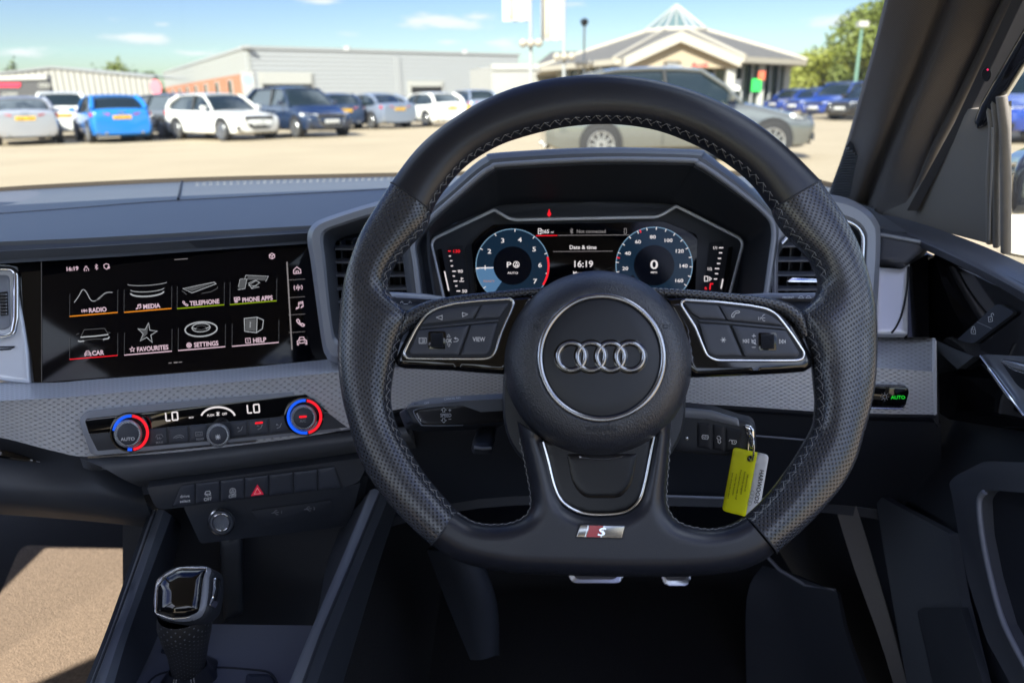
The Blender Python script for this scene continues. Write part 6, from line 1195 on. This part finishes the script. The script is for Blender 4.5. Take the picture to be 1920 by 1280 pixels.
SP_ = [  # kind, paint, label, place, turn from straight away (or, with 1, from straight towards the viewer)
 ('saloon', 'silver', 'silver saloon seen from behind, leftmost of the parked cars', (54, 268), 0, .02),
 ('suv', 'white', 'white tall hatchback seen from behind between the silver saloon and the bright blue car', (128, 257), 0, .0),
 ('hatch', 'blue', 'bright blue hatchback seen from behind', (214, 264), 0, .16),
 ('hatch', 'white', 'pale car facing this way just right of the bright blue hatchback', (272, 256), 1, .1),
 ('estate', 'grey', 'dark grey estate with a red tail lamp left of the white hatchback', (318, 256), 0, .45),
 ('hatch', 'white', 'white hatchback facing this way with a dark grille', (420, 261), 1, .55),
 ('suv', 'navy', 'navy blue crossover facing this way right of the white hatchback', (562, 255), 1, .50),
 ('saloon', 'navy', 'dark blue car half hidden behind the white hatchback and navy crossover', (474, 238), 1, .2),
 ('hatch', 'navy', 'dark blue car with a tail lamp between navy crossover and silver-blue saloon', (618, 242), 0, .35),
 ('saloon', 'steel', 'silver-blue saloon seen from its rear corner with a yellow plate', (700, 240), 0, .55),
 ('hatch', 'white', 'white hatchback seen from its rear corner nearest to the steering wheel rim', (802, 236), 0, .55),
 ('suv', 'steel', 'slate blue tall car showing just left of the rim behind the white hatchback', (880, 226), 0, .4),
 ('crossover', 'sage', 'sage grey car crossing side-on behind the steering wheel', (1256, 298), 9, .02),
 ('saloon', 'white', 'white car side-on in front of the showroom glass', (1395, 206), 9, .1),
 ('hatch', 'royal', 'leftmost blue car of the row beside the trees', (1484, 209), 1, -.62),
 ('hatch', 'royal', 'second blue car from the left in the row beside the trees', (1528, 214), 1, -.62),
 ('suv', 'royal', 'largest blue car in the row beside the trees', (1578, 221), 1, -.60),
 ('hatch', 'black', 'black car next to the windscreen pillar in the row beside the trees', (1632, 224), 1, -.62),
 ('suv', 'royal', 'blue car seen low through the driver side window', (1935, 262), 1, -.5),
 ('hatch', 'royal', 'farther blue car seen above through the driver side window', (1925, 208), 1, -.5),
 ('saloon', 'white', 'white car roof seen above the leftmost blue car by the trees', (1512, 196), 9, .2)]
for k, (kind, pt, lab, (px, py), tw, s_) in enumerate(SP_):
    g_ = G(px, py); va = math.atan2(g_[1], g_[0]); hd = {0: va + s_, 1: va + math.pi + s_, 9: s_}[tw]
    parked_car(kind, pt, lab, g_, hd, 1.0, 'blue cars in the row beside the trees' if 'beside the trees' in lab else 'cars parked on the forecourt', lod=2, plate_txt=random.choice(['GX23 KLO', 'HY72 WRE', 'LD21 VPN', 'EA70 TSU', 'RV19 OJC']))

# ---------------------------------------------------------------- buildings
CLAD = ribs('grey_box_cladding', (.36, .375, .39), .75, 'Z', .5, .03, .68); CLADV = ribs('white_ribbed_cladding', (.42, .41, .38), 1.1, 'X', .55, .03, .62); CLADS = ribs('pale_cladding', (.32, .33, .32), 2.2, 'Z', .55, .02, .88)
BRK, bn, bl, bb = nodes_of('orange_brick'); bt = bn.new('ShaderNodeTexBrick'); bt.inputs['Scale'].default_value = 4.5; bt.inputs['Color1'].default_value = (.34, .11, .045, 1); bt.inputs['Color2'].default_value = (.34, .11, .05, 1); bt.inputs['Mortar'].default_value = (.35, .28, .22, 1); bt.inputs['Mortar Size'].default_value = .02
bc = bn.new('ShaderNodeTexCoord'); bm_ = bn.new('ShaderNodeMapping'); bm_.inputs['Rotation'].default_value = (R(90), 0, 0); bl.new(bc.outputs['Object'], bm_.inputs[0]); bl.new(bm_.outputs[0], bt.inputs['Vector']); bl.new(bt.outputs[0], bb.inputs['Base Color']); bb.inputs['Roughness'].default_value = .85
CREAM = mat('cream_render', (.36, .33, .28), .7, vary=.06, vs_=.8); ROOFG = mat('grey_roof_tiles', (.11, .105, .10), .8, vary=.15, vs_=1.2); DGL = mat('dark_window_glass', (.02, .025, .03), .08); WHTP = mat('white_painted_metal', (.38, .38, .36), .5); TRIMG = mat('grey_trim_metal', (.30, .31, .32), .5)
def at_depth(px, py, Y):
    r = ray(px, py); return CAM + r * (Y / r[1])
def hpt(px, Y, z=0.0):
    """the place on the vertical plane Y = const straight under or over a column of the photograph, on the horizon line"""
    r = ray(px, 187); return np.array((r[0] / r[1] * Y, Y, z))
def wallq(name, a, b, z0, z1, m_, par, th=.25, label=None, sm=None):
    a, b = np.array(a[:2], float), np.array(b[:2], float); d = (b - a) / np.linalg.norm(b - a); n_ = np.array((-d[1], d[0]))
    if n_ @ a < 0: n_ = -n_
    q = [(a[0], a[1]), (b[0], b[1]), tuple(b + n_ * th), tuple(a + n_ * th)]
    mb = MB().add([(x, y, z0) for x, y in q] + [(x, y, z1) for x, y in q], [(0, 1, 2, 3), (7, 6, 5, 4), (0, 4, 5, 1), (1, 5, 6, 2), (2, 6, 7, 3), (3, 7, 4, 0)])
    return obj(name, mb, m_, par, sm, label=label)
lerp = lambda a, b, t: a + (b - a) * t
def on(a, b, t0, t1, out=.06):
    a, b = np.array(a[:2], float), np.array(b[:2], float); d = (b - a) / np.linalg.norm(b - a); n_ = np.array((-d[1], d[0])); n_ = -n_ if n_ @ a > 0 else n_
    return a + (b - a) * t0 + n_ * out, a + (b - a) * t1 + n_ * out
# white ribbed warehouse, far left
w0, w1 = hpt(-260, 42), hpt(296, 50)
wh_ = thing('warehouse', (w0[0], w0[1], 0), 'long low warehouse in pale ribbed cladding at the far left', 'building')
def zat(px, py, Y): return at_depth(px, py, Y)[2]
Yw = lambda px: lerp(42, 50, (px + 260) / 556)
pts = [(-260, 140), (0, 140), (98, 129), (290, 147)]
top = [at_depth(px, py, Yw(px)) for px, py in pts]; bt_ = [np.array((p[0], p[1], zat(50, 187, Yw(50)))) for p in top]
low = [np.array((p[0], p[1], 1.55)) for p in top]
obj('wall', MB().add([tuple(p) for p in low + top] + [tuple(p + np.array((0, .3, 0))) for p in low + top], [(0, 1, 5, 4), (1, 2, 6, 5), (2, 3, 7, 6), (8, 12, 13, 9), (9, 13, 14, 10), (10, 14, 15, 11), (4, 5, 13, 12), (5, 6, 14, 13), (6, 7, 15, 14), (3, 11, 15, 7), (0, 4, 12, 8)]), CLADV, wh_, None)
wallq('window_band', w0 + (0, .2, 0), w1 + (0, .2, 0), 0, 1.6, DGL, wh_, .1)
obj('roof', MB().add([tuple(p + np.array((0, -.1, .02))) for p in top] + [tuple(p + np.array((0, 6, .02))) for p in top] + [tuple(p + np.array((0, -.1, .14))) for p in top] + [tuple(p + np.array((0, 6, .14))) for p in top], [(0, 1, 5, 4), (1, 2, 6, 5), (2, 3, 7, 6), (8, 12, 13, 9), (9, 13, 14, 10), (10, 14, 15, 11), (0, 8, 9, 1), (1, 9, 10, 2), (2, 10, 11, 3)]), TRIMG, wh_, None)
for k in range(9): a_, b_ = on(w0, w1, k / 9 + .02, k / 9 + .03, .0); wallq('column', a_, b_, 0, 1.6, WHTP, wh_, .1)
Ys = 40.0; sg0, sg1 = hpt(-120, Ys), hpt(97, Ys); zt_, zb_ = zat(50, 150, Ys), zat(50, 180, Ys)
sgn = thing('fascia_sign', ((sg0[0] + sg1[0]) / 2, Ys, zb_), 'dark dealership sign with a red bar, four rings and the end of a web address', 'sign')
wallq('sign_board', sg0, sg1, zb_, zt_, mat('sign_charcoal', (.05, .05, .055), .6), sgn, .3); wallq('sign_cap', sg0 + (0, -.1, 0), sg1 + (0, -.1, 0), zt_, zt_ + .22, WHTP, sgn, .5)
PSG = Plane((0, Ys - .03, 0), (0, -1, 0)); obj('red_bar', slab([(-120,156),(39,155.5),(37,164),(-120,164.5)], PSG, .02, .03), mat('sign_red', (.6, .02, .06), .5), sgn)
obj('lettering', text('.com', 17, 175.5, 8, PSG, .02, sx=1.5), WHTP, sgn, None, fix=False)
rs = MB()
for k in range(4): rs.tube([PSG.at(76 + k * 5.2 + 3.8 * math.cos(a), 160.5 + 3.6 * math.sin(a), .02) for a in np.linspace(0, 2 * math.pi, 16, endpoint=False)], .02, 5, closed=True)
obj('ring_logo', rs, WHTP, sgn, 60); obj('sign_tab', slab(rnd([(71,172),(97,172),(97,178),(71,178)], 3), PSG, .02, .03), WHTP, sgn)
for k in (.1, .5, .9): a_, b_ = on(sg0, sg1, k, k + .02, -.1); wallq('post', a_, b_, 0, zb_, TRIMG, sgn, .15)
# grey shed with the brick wing
ZT = 6.3
def depth_for(px, py, z): r = ray(px, py); t_ = (z - CAM[2]) / r[2]; p = CAM + r * t_; return p
c0, c1, c2 = depth_for(459, 89, ZT), depth_for(972, 103, ZT), depth_for(306, 137, ZT)
shd = thing('grey_shed', (c0[0], c0[1], 0), 'large grey ribbed metal shed with a roller door and an orange brick flank', 'building')
wallq('front_wall', c0, c1, 0, ZT, CLAD, shd, .4, label='ribbed grey front'); wallq('side_wall', c2, c0, 4.0, ZT, CLADS, shd, .4, label='pale cladding above the brick'); wallq('brick_wall', c2, c0, 0, 4.0, BRK, shd, .38, label='orange brick flank')
back = c1 + (c2 - c0); obj('roof', MB().add([(c0[0], c0[1] - .1, ZT), (c1[0], c1[1] - .1, ZT), (back[0], back[1], ZT + .1), (c2[0], c2[1], ZT), (c0[0], c0[1] - .1, ZT + .15), (c1[0], c1[1] - .1, ZT + .15), (back[0], back[1], ZT + .25), (c2[0], c2[1], ZT + .15)], [(3, 2, 1, 0), (4, 5, 6, 7), (0, 1, 5, 4), (1, 2, 6, 5), (2, 3, 7, 6), (3, 0, 4, 7)]), TRIMG, shd, None)
a_, b_ = on(c0, c1, -.01, 1.01, .1); wallq('parapet_cap', a_, b_, ZT - .12, ZT + .16, TRIMG, shd, .5); a_, b_ = on(c2, c0, 0, 1.01, .1); wallq('parapet_cap', a_, b_, ZT - .12, ZT + .16, TRIMG, shd, .5)
fr_ = lambda px: (ray(px, 180)[0] / ray(px, 180)[1])
def tfor(px, a=c0, b=c1): k = fr_(px); return (k * a[1] - a[0]) / ((b[0] - a[0]) - k * (b[1] - a[1]))
for x0, x1, zt2, zz in ((489, 590, 4.1, 3.2), (766, 832, 3.3, 2.9)):
    a_, b_ = on(c0, c1, tfor(x0), tfor(x1), .12); wallq('door_frame', a_, b_, 0, zt2, WHTP, shd, .3); a_, b_ = on(c0, c1, tfor(x0 + 5), tfor(x1 - 5), .2); dr_ = wallq('roller_door', a_, b_, 0, zz, mat('dark_opening_%d' % x0, (.012, .012, .013), .8), shd, .12); a_, b_ = on(c0, c1, tfor(x0 + 5), tfor(x1 - 5), .26); wallq('shutter', a_, b_, zz - .25, zt2 - .1, WHTP, dr_, .1)
a_, b_ = on(c0, c1, tfor(744), tfor(754), .1); wallq('downpipe', a_, b_, 0, ZT - .5, TRIMG, shd, .12)
for k in range(7):
    t0 = .12 + k * .12; a_, b_ = on(c2, c0, t0, t0 + .035, .08); wi = wallq('window', a_, b_, 1.9, 3.6, WHTP, shd, .1); a_, b_ = on(c2, c0, t0 + .006, t0 + .029, .12); wallq('pane', a_, b_, 2.0, 3.5, DGL, wi, .05)
for px, py in ((652, 98), (872, 104)): 
    p_ = depth_for(px, py, ZT - .8); obj('vent_cowl', MB().box((p_[0], p_[1] - .2, ZT - .5), (.5, .4, .4)), TRIMG, shd)
bs = G(470, 223); bs = c0 * .97; stw = thing('corner_sign', (bs[0], bs[1], 0), 'white upright sign with a pale blue disc at the corner of the brick flank', 'sign')
pq = hpt(470, c0[1] * .955); obj('sign_box', MB().box((pq[0], pq[1], 2.9), (1.25, .3, 2.2)), mat('sign_grey', (.25, .255, .26), .5), stw); obj('blue_disc', MB().loft([[(pq[0] + r_ * math.cos(a), pq[1] - .17, 3.25 + r_ * math.sin(a)) for a in np.linspace(0, 2 * math.pi, 24, endpoint=False)] for r_ in (.42, .02)]), mat('pale_blue', (.2, .42, .62), .4), stw, None); obj('sign_leg', MB().box((pq[0], pq[1], .92), (1.0, .2, 1.9)), TRIMG, stw)
# low white building
d0, d1 = depth_for(921, 125, 3.9), depth_for(1120, 124, 3.9)
lw = thing('low_building', (d0[0], d0[1], 0), 'low white flat-roofed building between the grey shed and the showroom', 'building')
wallq('wall', d0, d1, 0, 3.9, mat('white_render', (.33, .33, .32), .7, vary=.05, vs_=.5), lw, 8); a_, b_ = on(d0, d1, 0, 1, .15); wallq('fascia', a_, b_, 3.6, 4.1, WHTP, lw, .3)
a_, b_ = on(d0, d1, .18, .38, .05); wi = wallq('window', a_, b_, 1.2, 2.1, WHTP, lw, .2); a_, b_ = on(d0, d1, .19, .37, .1); wallq('pane', a_, b_, 1.3, 2.0, DGL, wi, .1)
sr = depth_for(960, 118, 5.2); obj('sloping_roof', MB().add([tuple(d0 + (4, 3, .0)), tuple(d1 + (2, 3, 0)), tuple(d1 + (2, 12, 1.8)), tuple(d0 + (6, 12, 1.6)), tuple(d0 + (4, 3, .2)), tuple(d1 + (2, 3, .2)), tuple(d1 + (2, 12, 2.0)), tuple(d0 + (6, 12, 1.8))], [(3, 2, 1, 0), (4, 5, 6, 7), (0, 1, 5, 4), (1, 2, 6, 5), (2, 3, 7, 6), (3, 0, 4, 7)]), ROOFG, lw, None)
# showroom pavilion
YP = 58.0; cX = hpt(1276, YP)[0]; hwp = (hpt(1526, YP)[0] - hpt(1060, YP)[0]) / 2; cX = (hpt(1526, YP)[0] + hpt(1060, YP)[0]) / 2 - .2
pv = thing('showroom', (cX, YP, 0), 'showroom pavilion with a broad grey hipped roof and a glass pyramid on top', 'building')
zE = zat(1380, 126, YP - 6); zE = 3.1; cXp = hpt(1276, YP)[0]
xL, xR = hpt(1020, YP - 3)[0], hpt(1526, YP - 3)[0]
eave = [(xL, YP + 2), (hpt(1150, YP - 8)[0], YP - 8), (hpt(1390, YP - 8)[0], YP - 8), (xR, YP - 1), (xR + 2, YP + 14), (cXp, YP + 20), (xL, YP + 16)]
zA = zat(1276, 58, YP + 2); zG = zat(1276, 9, YP + 3); tw_ = hpt(1332, YP + 3)[0] - hpt(1276, YP + 3)[0]
ca_ = np.array((cXp, YP + 3)); angs = [math.atan2(p[1] - ca_[1], p[0] - ca_[0]) for p in eave]; topr = [(ca_[0] + tw_ * math.cos(a), ca_[1] + tw_ * .9 * math.sin(a)) for a in angs]
E0 = [np.array((*p, zE)) for p in eave]; E1 = [np.array((*p, zE + .35)) for p in eave]; T0 = [np.array((*p, zA)) for p in topr]
obj('fascia', MB().loft([E0, E1]).add([tuple(p) for p in E0], [tuple(range(len(E0)))]), CREAM, pv, None); obj('roof', MB().loft([[p + (0, 0, .01) for p in E1], T0], cap=True), ROOFG, pv, None)
for p, q_ in zip(E1, T0): obj('roof_hip', MB().tube([p, q_], .16, 6), CREAM, pv, 60)
obj('roof_collar', MB().tube(T0, .22, 6, closed=True), CREAM, pv, 60)
ap_ = np.array((cXp, YP + 3, zG)); gp_ = thing('x', (0, 0, 0), '', '') if False else None
pyr = obj('glass_pyramid', MB().loft([[p + (0, 0, .1) for p in T0], [ap_ + (p - ap_) * .03 for p in T0]], cap=True), mat('skylight_glass', (.10, .15, .16), .08, coat=.5), pv, None)
for p in T0: obj('glazing_bar', MB().tube([p + (0, 0, .1), ap_], .10, 6), TRIMG, pyr, 60)
for i in range(len(T0)): obj('glazing_bar', MB().tube([(T0[i] + T0[i - 1]) / 2 + (0, 0, .1), ap_], .05, 6), WHTP, pyr, 60)
inr = [ca_ + (np.array(p) - ca_) * .86 for p in eave]
for i in range(len(inr) - 1): wallq('glass_wall', inr[i], inr[i + 1], 0, zE, mat('showroom_glass_%d' % i, (.03, .045, .04), .1), pv, .15)
for i in range(len(inr) - 1):
    for k in range(6): pp = lerp(inr[i], inr[i + 1], k / 6); obj('column', MB().box((pp[0], pp[1] - .15, zE / 2), (.45 if k in (0, 3) else .12, .3, zE)), WHTP if k in (0, 3) else TRIMG, pv)
PF = YP - 9.2; g0, g1, gp = at_depth(1168, 128, PF), at_depth(1384, 127, PF), at_depth(1273, 80, PF)
por = obj('portico_wall', MB().add([tuple(g0), tuple(g1), tuple(gp), tuple(g0 + (0, 5, 0)), tuple(g1 + (0, 5, 0)), tuple(gp + (0, 5, 0))], [(0, 1, 2), (5, 4, 3), (0, 3, 4, 1)]), mat('portico_cream', (.34, .28, .2), .7, vary=.05, vs_=.6), pv, None)
for s_, e_ in ((g0, gp), (gp, g1)): obj('portico_beam', MB().add([tuple(s_ + d_) for d_ in ((0, -.6, 0), (0, 7, 0), (0, 7, .6), (0, -.6, .6))] + [tuple(e_ + d_) for d_ in ((0, -.6, 0), (0, 7, 0), (0, 7, .6), (0, -.6, .6))], [(0, 1, 2, 3), (7, 6, 5, 4), (0, 4, 5, 1), (1, 5, 6, 2), (2, 6, 7, 3), (3, 7, 4, 0)]), CREAM, por, None)
for px in (1172, 1282, 1372): pp = at_depth(px, 128, PF); obj('portico_column', MB().box((pp[0], pp[1] + .3, pp[2] / 2), (.5, .5, pp[2])), WHTP, pv)
PPF = Plane((0, PF - .12, 0), (0, -1, 0)); obj('sign_text', text('Pavilion' if False else 'Audi', 1312, 121, 8, PPF, 0, sx=1.5), mat('sign_text_red', (.7, .01, .03), .4), pv, None, fix=False)
rs = MB()
for k in range(4): rs.tube([PPF.at(1250 + k * 7.5 + 5.5 * math.cos(a), 121 + 5.5 * math.sin(a), .03) for a in np.linspace(0, 2 * math.pi, 18, endpoint=False)], .05, 5, closed=True)
obj('ring_logo', rs, CHR, pv, 60)
for px, py, c_, s_ in ((1418, 160, (.02, .55, .08), 1.0), (1428, 142, (.6, .12, .06), .7), (1380, 160, (.65, .66, .66), .9)):
    pp = at_depth(px, py, PF + .9); obj('window_poster', MB().box((pp[0], pp[1], pp[2]), (s_ * .6, .1, s_ * .75)), mat('poster_%d' % px, c_, .5), pv)
# ---------------------------------------------------------------- flags, lamps, bollards
def pole(name, px, py_base, ptop, r_, label, cat, m_=None, Y=None, grp=None, globe=None):
    b = G(px, py_base) if Y is None else np.array((*hpt(px, Y)[:2], 0)); t = thing(name, (b[0], b[1], 0), label, cat, grp); zt_ = at_depth(px, ptop, b[1])[2]
    obj('pole', MB().tube([(b[0], b[1], 0), (b[0], b[1], zt_)], [r_, r_ * .7], 10), m_ or TRIMG, t, 60)
    if globe: 
        z = at_depth(px, globe, b[1])[2]
        for dx in (-.35, 0, .35): obj('spotlight', MB().loft([[(b[0] + dx + rr * math.cos(a), b[1] - .25 + rr * math.sin(a), z + h) for a in np.linspace(0, 2 * math.pi, 12, endpoint=False)] for rr, h in ((.05, -.18), (.17, -.10), (.2, .02), (.12, .14), (.02, .18))], cap=True), CREAM, t, 60)
        obj('bracket', MB().box((b[0], b[1] - .12, z - .05), (.8, .3, .06)), TRIMG, t)
    return t, b
for px, Y, top, bx0, bx1, by, gl2, lab in ((996, 36, -230, 943, 992, 41, 82, 'flagpole on the left with a short white hanging banner and spotlights'), (1057, 38, -230, 1014, 1054, 77, 107, 'flagpole on the right with a longer white hanging banner and spotlights')):
    t, b = pole('flagpole', px, 0, top, .09, lab, 'flagpole', Y=Y, grp='flagpoles in front of the showroom', globe=gl2)
    A_ = at_depth(bx0, by, Y); B_ = at_depth(bx1, by - 1, Y); zt_ = at_depth(px, -190, Y)[2]
    q = np.array([[(lerp(B_[0], A_[0], u), Y + .12 * math.sin(u * 5 + v * 3), lerp(lerp(B_[2], A_[2], u), zt_, v)) for u in np.linspace(0, 1, 10)] for v in np.linspace(0, 1, 12)])
    obj('banner', skin(q, .02), mat('banner_white_%d' % px, (.50, .48, .44), .8, vary=.04, vs_=2), t, 60); obj('banner_arm', MB().tube([(b[0], Y, B_[2] + .05), (A_[0], Y, A_[2] + .05)], .03, 6), WHTP, t); obj('banner_arm', MB().tube([(b[0], Y, zt_), (A_[0], Y, zt_)], .03, 6), WHTP, t)
    obj('banner_print', MB().tube([(lerp(A_[0], B_[0], .28), Y - .15, lerp(A_[2], zt_, v)) for v in np.linspace(.04, .4, 6)], .06, 4), mat('banner_gold_%d' % px, (.6, .5, .32), .8), t)
t, b = pole('lamp_post', 1094, 0, 42, .08, 'slim dark lamp post between the flagpoles and the showroom', 'lamp post', Y=44, globe=120); z = at_depth(1094, 42, 44)[2]; obj('lamp_head', MB().loft([[(b[0] + rr * math.cos(a), 44 + rr * math.sin(a), z + h) for a in np.linspace(0, 2 * math.pi, 12, endpoint=False)] for rr, h in ((.12, -.2), (.22, 0), (.22, .1), (.05, .2))], cap=True), BLKP, t, 40)
t, b = pole('lamp_post', 1600, 0, 52, .12, 'green lamp post with a white head in front of the trees', 'lamp post', Y=48, m_=mat('green_pole', (.12, .22, .17), .5)); z = at_depth(1603, 46, 48)[2]; obj('lamp_head', MB().box((b[0], 48, z), (.55, .5, .3)), WHTP, t)
t, b = pole('round_sign', 297, 0, 158, .06, 'small round pink-red sign on a pole beside the brick flank', 'sign', Y=46); z = at_depth(297, 164, 46)[2]; obj('sign_disc', MB().loft([[(b[0] + rr * math.cos(a), 46 - .1 - dy, z + rr * 1.3 * math.sin(a)) for a in np.linspace(0, 2 * math.pi, 20, endpoint=False)] for rr, dy in ((.34, -.05), (.34, 0), (.01, .01))], cap=True), mat('sign_pink', (.65, .16, .2), .5), t, 30)
for k, (px, py, wd_, lab) in enumerate(((868, 197, 16, 'yellow-orange box standing behind the white hatchback'),)):
    b = G(px, 232); t = thing('grit_bin', (b[0], b[1], 0), lab, 'bin'); obj('bin_tub', MB().loft([[(b[0] + a * k_, b[1] + c * k_, z) for a, c in ((-.38, -.3), (.38, -.3), (.38, .3), (-.38, .3))] for k_, z in ((.85, 0), (1, .75))], cap=True), mat('bin_yellow', (.75, .38, .01), .5), t, None); obj('bin_lid', MB().box((b[0], b[1], .82), (.86, .7, .1)), mat('bin_lid', (.65, .32, .01), .5), t)
# ---------------------------------------------------------------- trees and hedge
BARK = mat('bark', (.06, .045, .03), .9, vary=.3, vs_=3)
def leafmat(name, c): return mat(name, c, .6, vary=.55, vs_=1.3)
LM = [leafmat('bright_leaves', (.20, .22, .03)), leafmat('green_leaves', (.12, .15, .025)), leafmat('dark_leaves', (.07, .10, .03))]
def leaf_crown(blobs, n, size, rnd_=random):
    mb = MB(); wts = [b[3] ** 2 for b in blobs]
    for _ in range(n):
        x, y, z, r_, zr = rnd_.choices(blobs, wts)[0]; v = np.array([rnd_.gauss(0, 1) for _ in range(3)]); v /= np.linalg.norm(v) + 1e-9; q_ = r_ * (rnd_.random() ** .35)
        c = np.array((x, y, z)) + v * np.array((q_, q_, q_ * zr)); a = np.array([rnd_.gauss(0, 1) for _ in range(3)]); a /= np.linalg.norm(a); b = np.cross(a, v + .3 * a[::-1]); b /= np.linalg.norm(b) + 1e-9; s = size * (.5 + rnd_.random())
        mb.add([c - a * s, c + b * s * .55, c + a * s, c - b * s * .55], [(0, 1, 2, 3)])
    return mb
def tree(px, Y, ztop, wid, label, kind='round', m_=1, n=5000, size=.16, grp='trees behind the buildings'):
    p = hpt(px, Y); t = thing('conifer' if kind == 'cone' else 'tree', (p[0], p[1], 0), label, 'tree', grp); rg = random.Random(int(px * 7 + Y)); h = ztop
    obj('trunk', MB().tube([(p[0], p[1], 0), (p[0] + .1, p[1], h * .4), (p[0] - .05, p[1], h * .85)], [h * .03, h * .022, h * .006], 8), BARK, t, 60); bl = []
    if kind == 'cone':
        for k in range(9): f = k / 8; bl.append((p[0] + rg.uniform(-.1, .1) * wid, p[1], h * (.25 + .72 * f), max(.12, wid * (1 - f) * .5), 1.1))
    else:
        for k in range(16):
            a = rg.random() * 6.28; q_ = rg.random() ** .6; z = h * rg.uniform(.35, .86); e = math.sqrt(max(.05, 1 - ((z / h - .6) / .42) ** 2)); bl.append((p[0] + wid * .5 * q_ * math.cos(a) * e, p[1] + wid * .5 * q_ * math.sin(a) * e, z, wid * rg.uniform(.16, .26), .8))
        for k in range(5): b_ = bl[k]; obj('limb', MB().tube([(p[0], p[1], h * .35), tuple((np.array(b_[:3]) + (p[0], p[1], h * .4)) / 2), b_[:3]], [h * .012, h * .008, h * .003], 6), BARK, t, 60)
    obj('crown', leaf_crown(bl, int(n * 1.6), size, rg), LM[m_], t, None, fix=False)
zf = lambda px, py, Y: at_depth(px, py, Y)[2]
for px, Y, py, wd_, lab, kd, m_, n in ((37,110,104,5.5,'small dark conifer at the far left above the sign','cone',2,1500),(185,115,118,5,'small conifer above the middle of the warehouse roof','cone',2,1500),(228,105,100,7,'tallest bushy conifer above the right end of the warehouse','cone',1,2600),(262,112,120,4,'short conifer right of the tallest bushy one','cone',2,1000),(135,118,124,4,'faint low treetop above the warehouse ridge','round',2,900),(286,104,132,4,'dark little tree between warehouse and brick flank','round',2,1200),
    (1528,88,102,7,'rounded pale green tree next to the showroom eave','round',0,5000),(1572,80,84,8,'light green tree left of the green lamp post','round',0,5500),(1612,72,36,6.5,'tall pointed tree behind the green lamp post','cone',1,7500),(1662,64,58,7,'bushy tree beside the windscreen pillar','round',0,6000),(1712,56,-40,9,'tallest tree rising behind the windscreen pillar','round',1,8000),(1600,86,88,8,'mid green tree filling the gap behind the lamp post','round',1,5000),(1540,92,118,10,'low green tree under the taller ones','round',1,3000),(1920,60,20,14,'tree seen through the driver side window','round',1,4000),(1800,62,-20,14,'tree hidden mostly behind the pillar','round',1,3000)):
    tree(px, Y, zf(px, py, Y), wd_, lab, kd, m_, n, .19 if Y > 90 else .17, 'trees beside the showroom' if px > 1400 else 'treetops above the warehouse')
def hedge(px0, px1, Y, h, label):
    a, b = hpt(px0, Y), hpt(px1, Y); t = thing('hedge', ((a[0] + b[0]) / 2, Y, 0), label, 'hedge'); rg = random.Random(5); obj('foliage', leaf_crown([(lerp(a[0], b[0], f), Y, h * .55, h * .5, 1.0) for f in np.linspace(0, 1, 14)], 2600, .11, rg), LM[0], t, None, fix=False); obj('stem', MB().tube([(a[0], Y, .15), (b[0], Y, .15)], .05, 5), BARK, t)
hedge(893, 935, 58, 1.5, 'clipped yellow-green hedge at the foot of the grey shed'); hedge(283, 306, 60, 1.9, 'yellow-green bush between the warehouse and the brick flank')
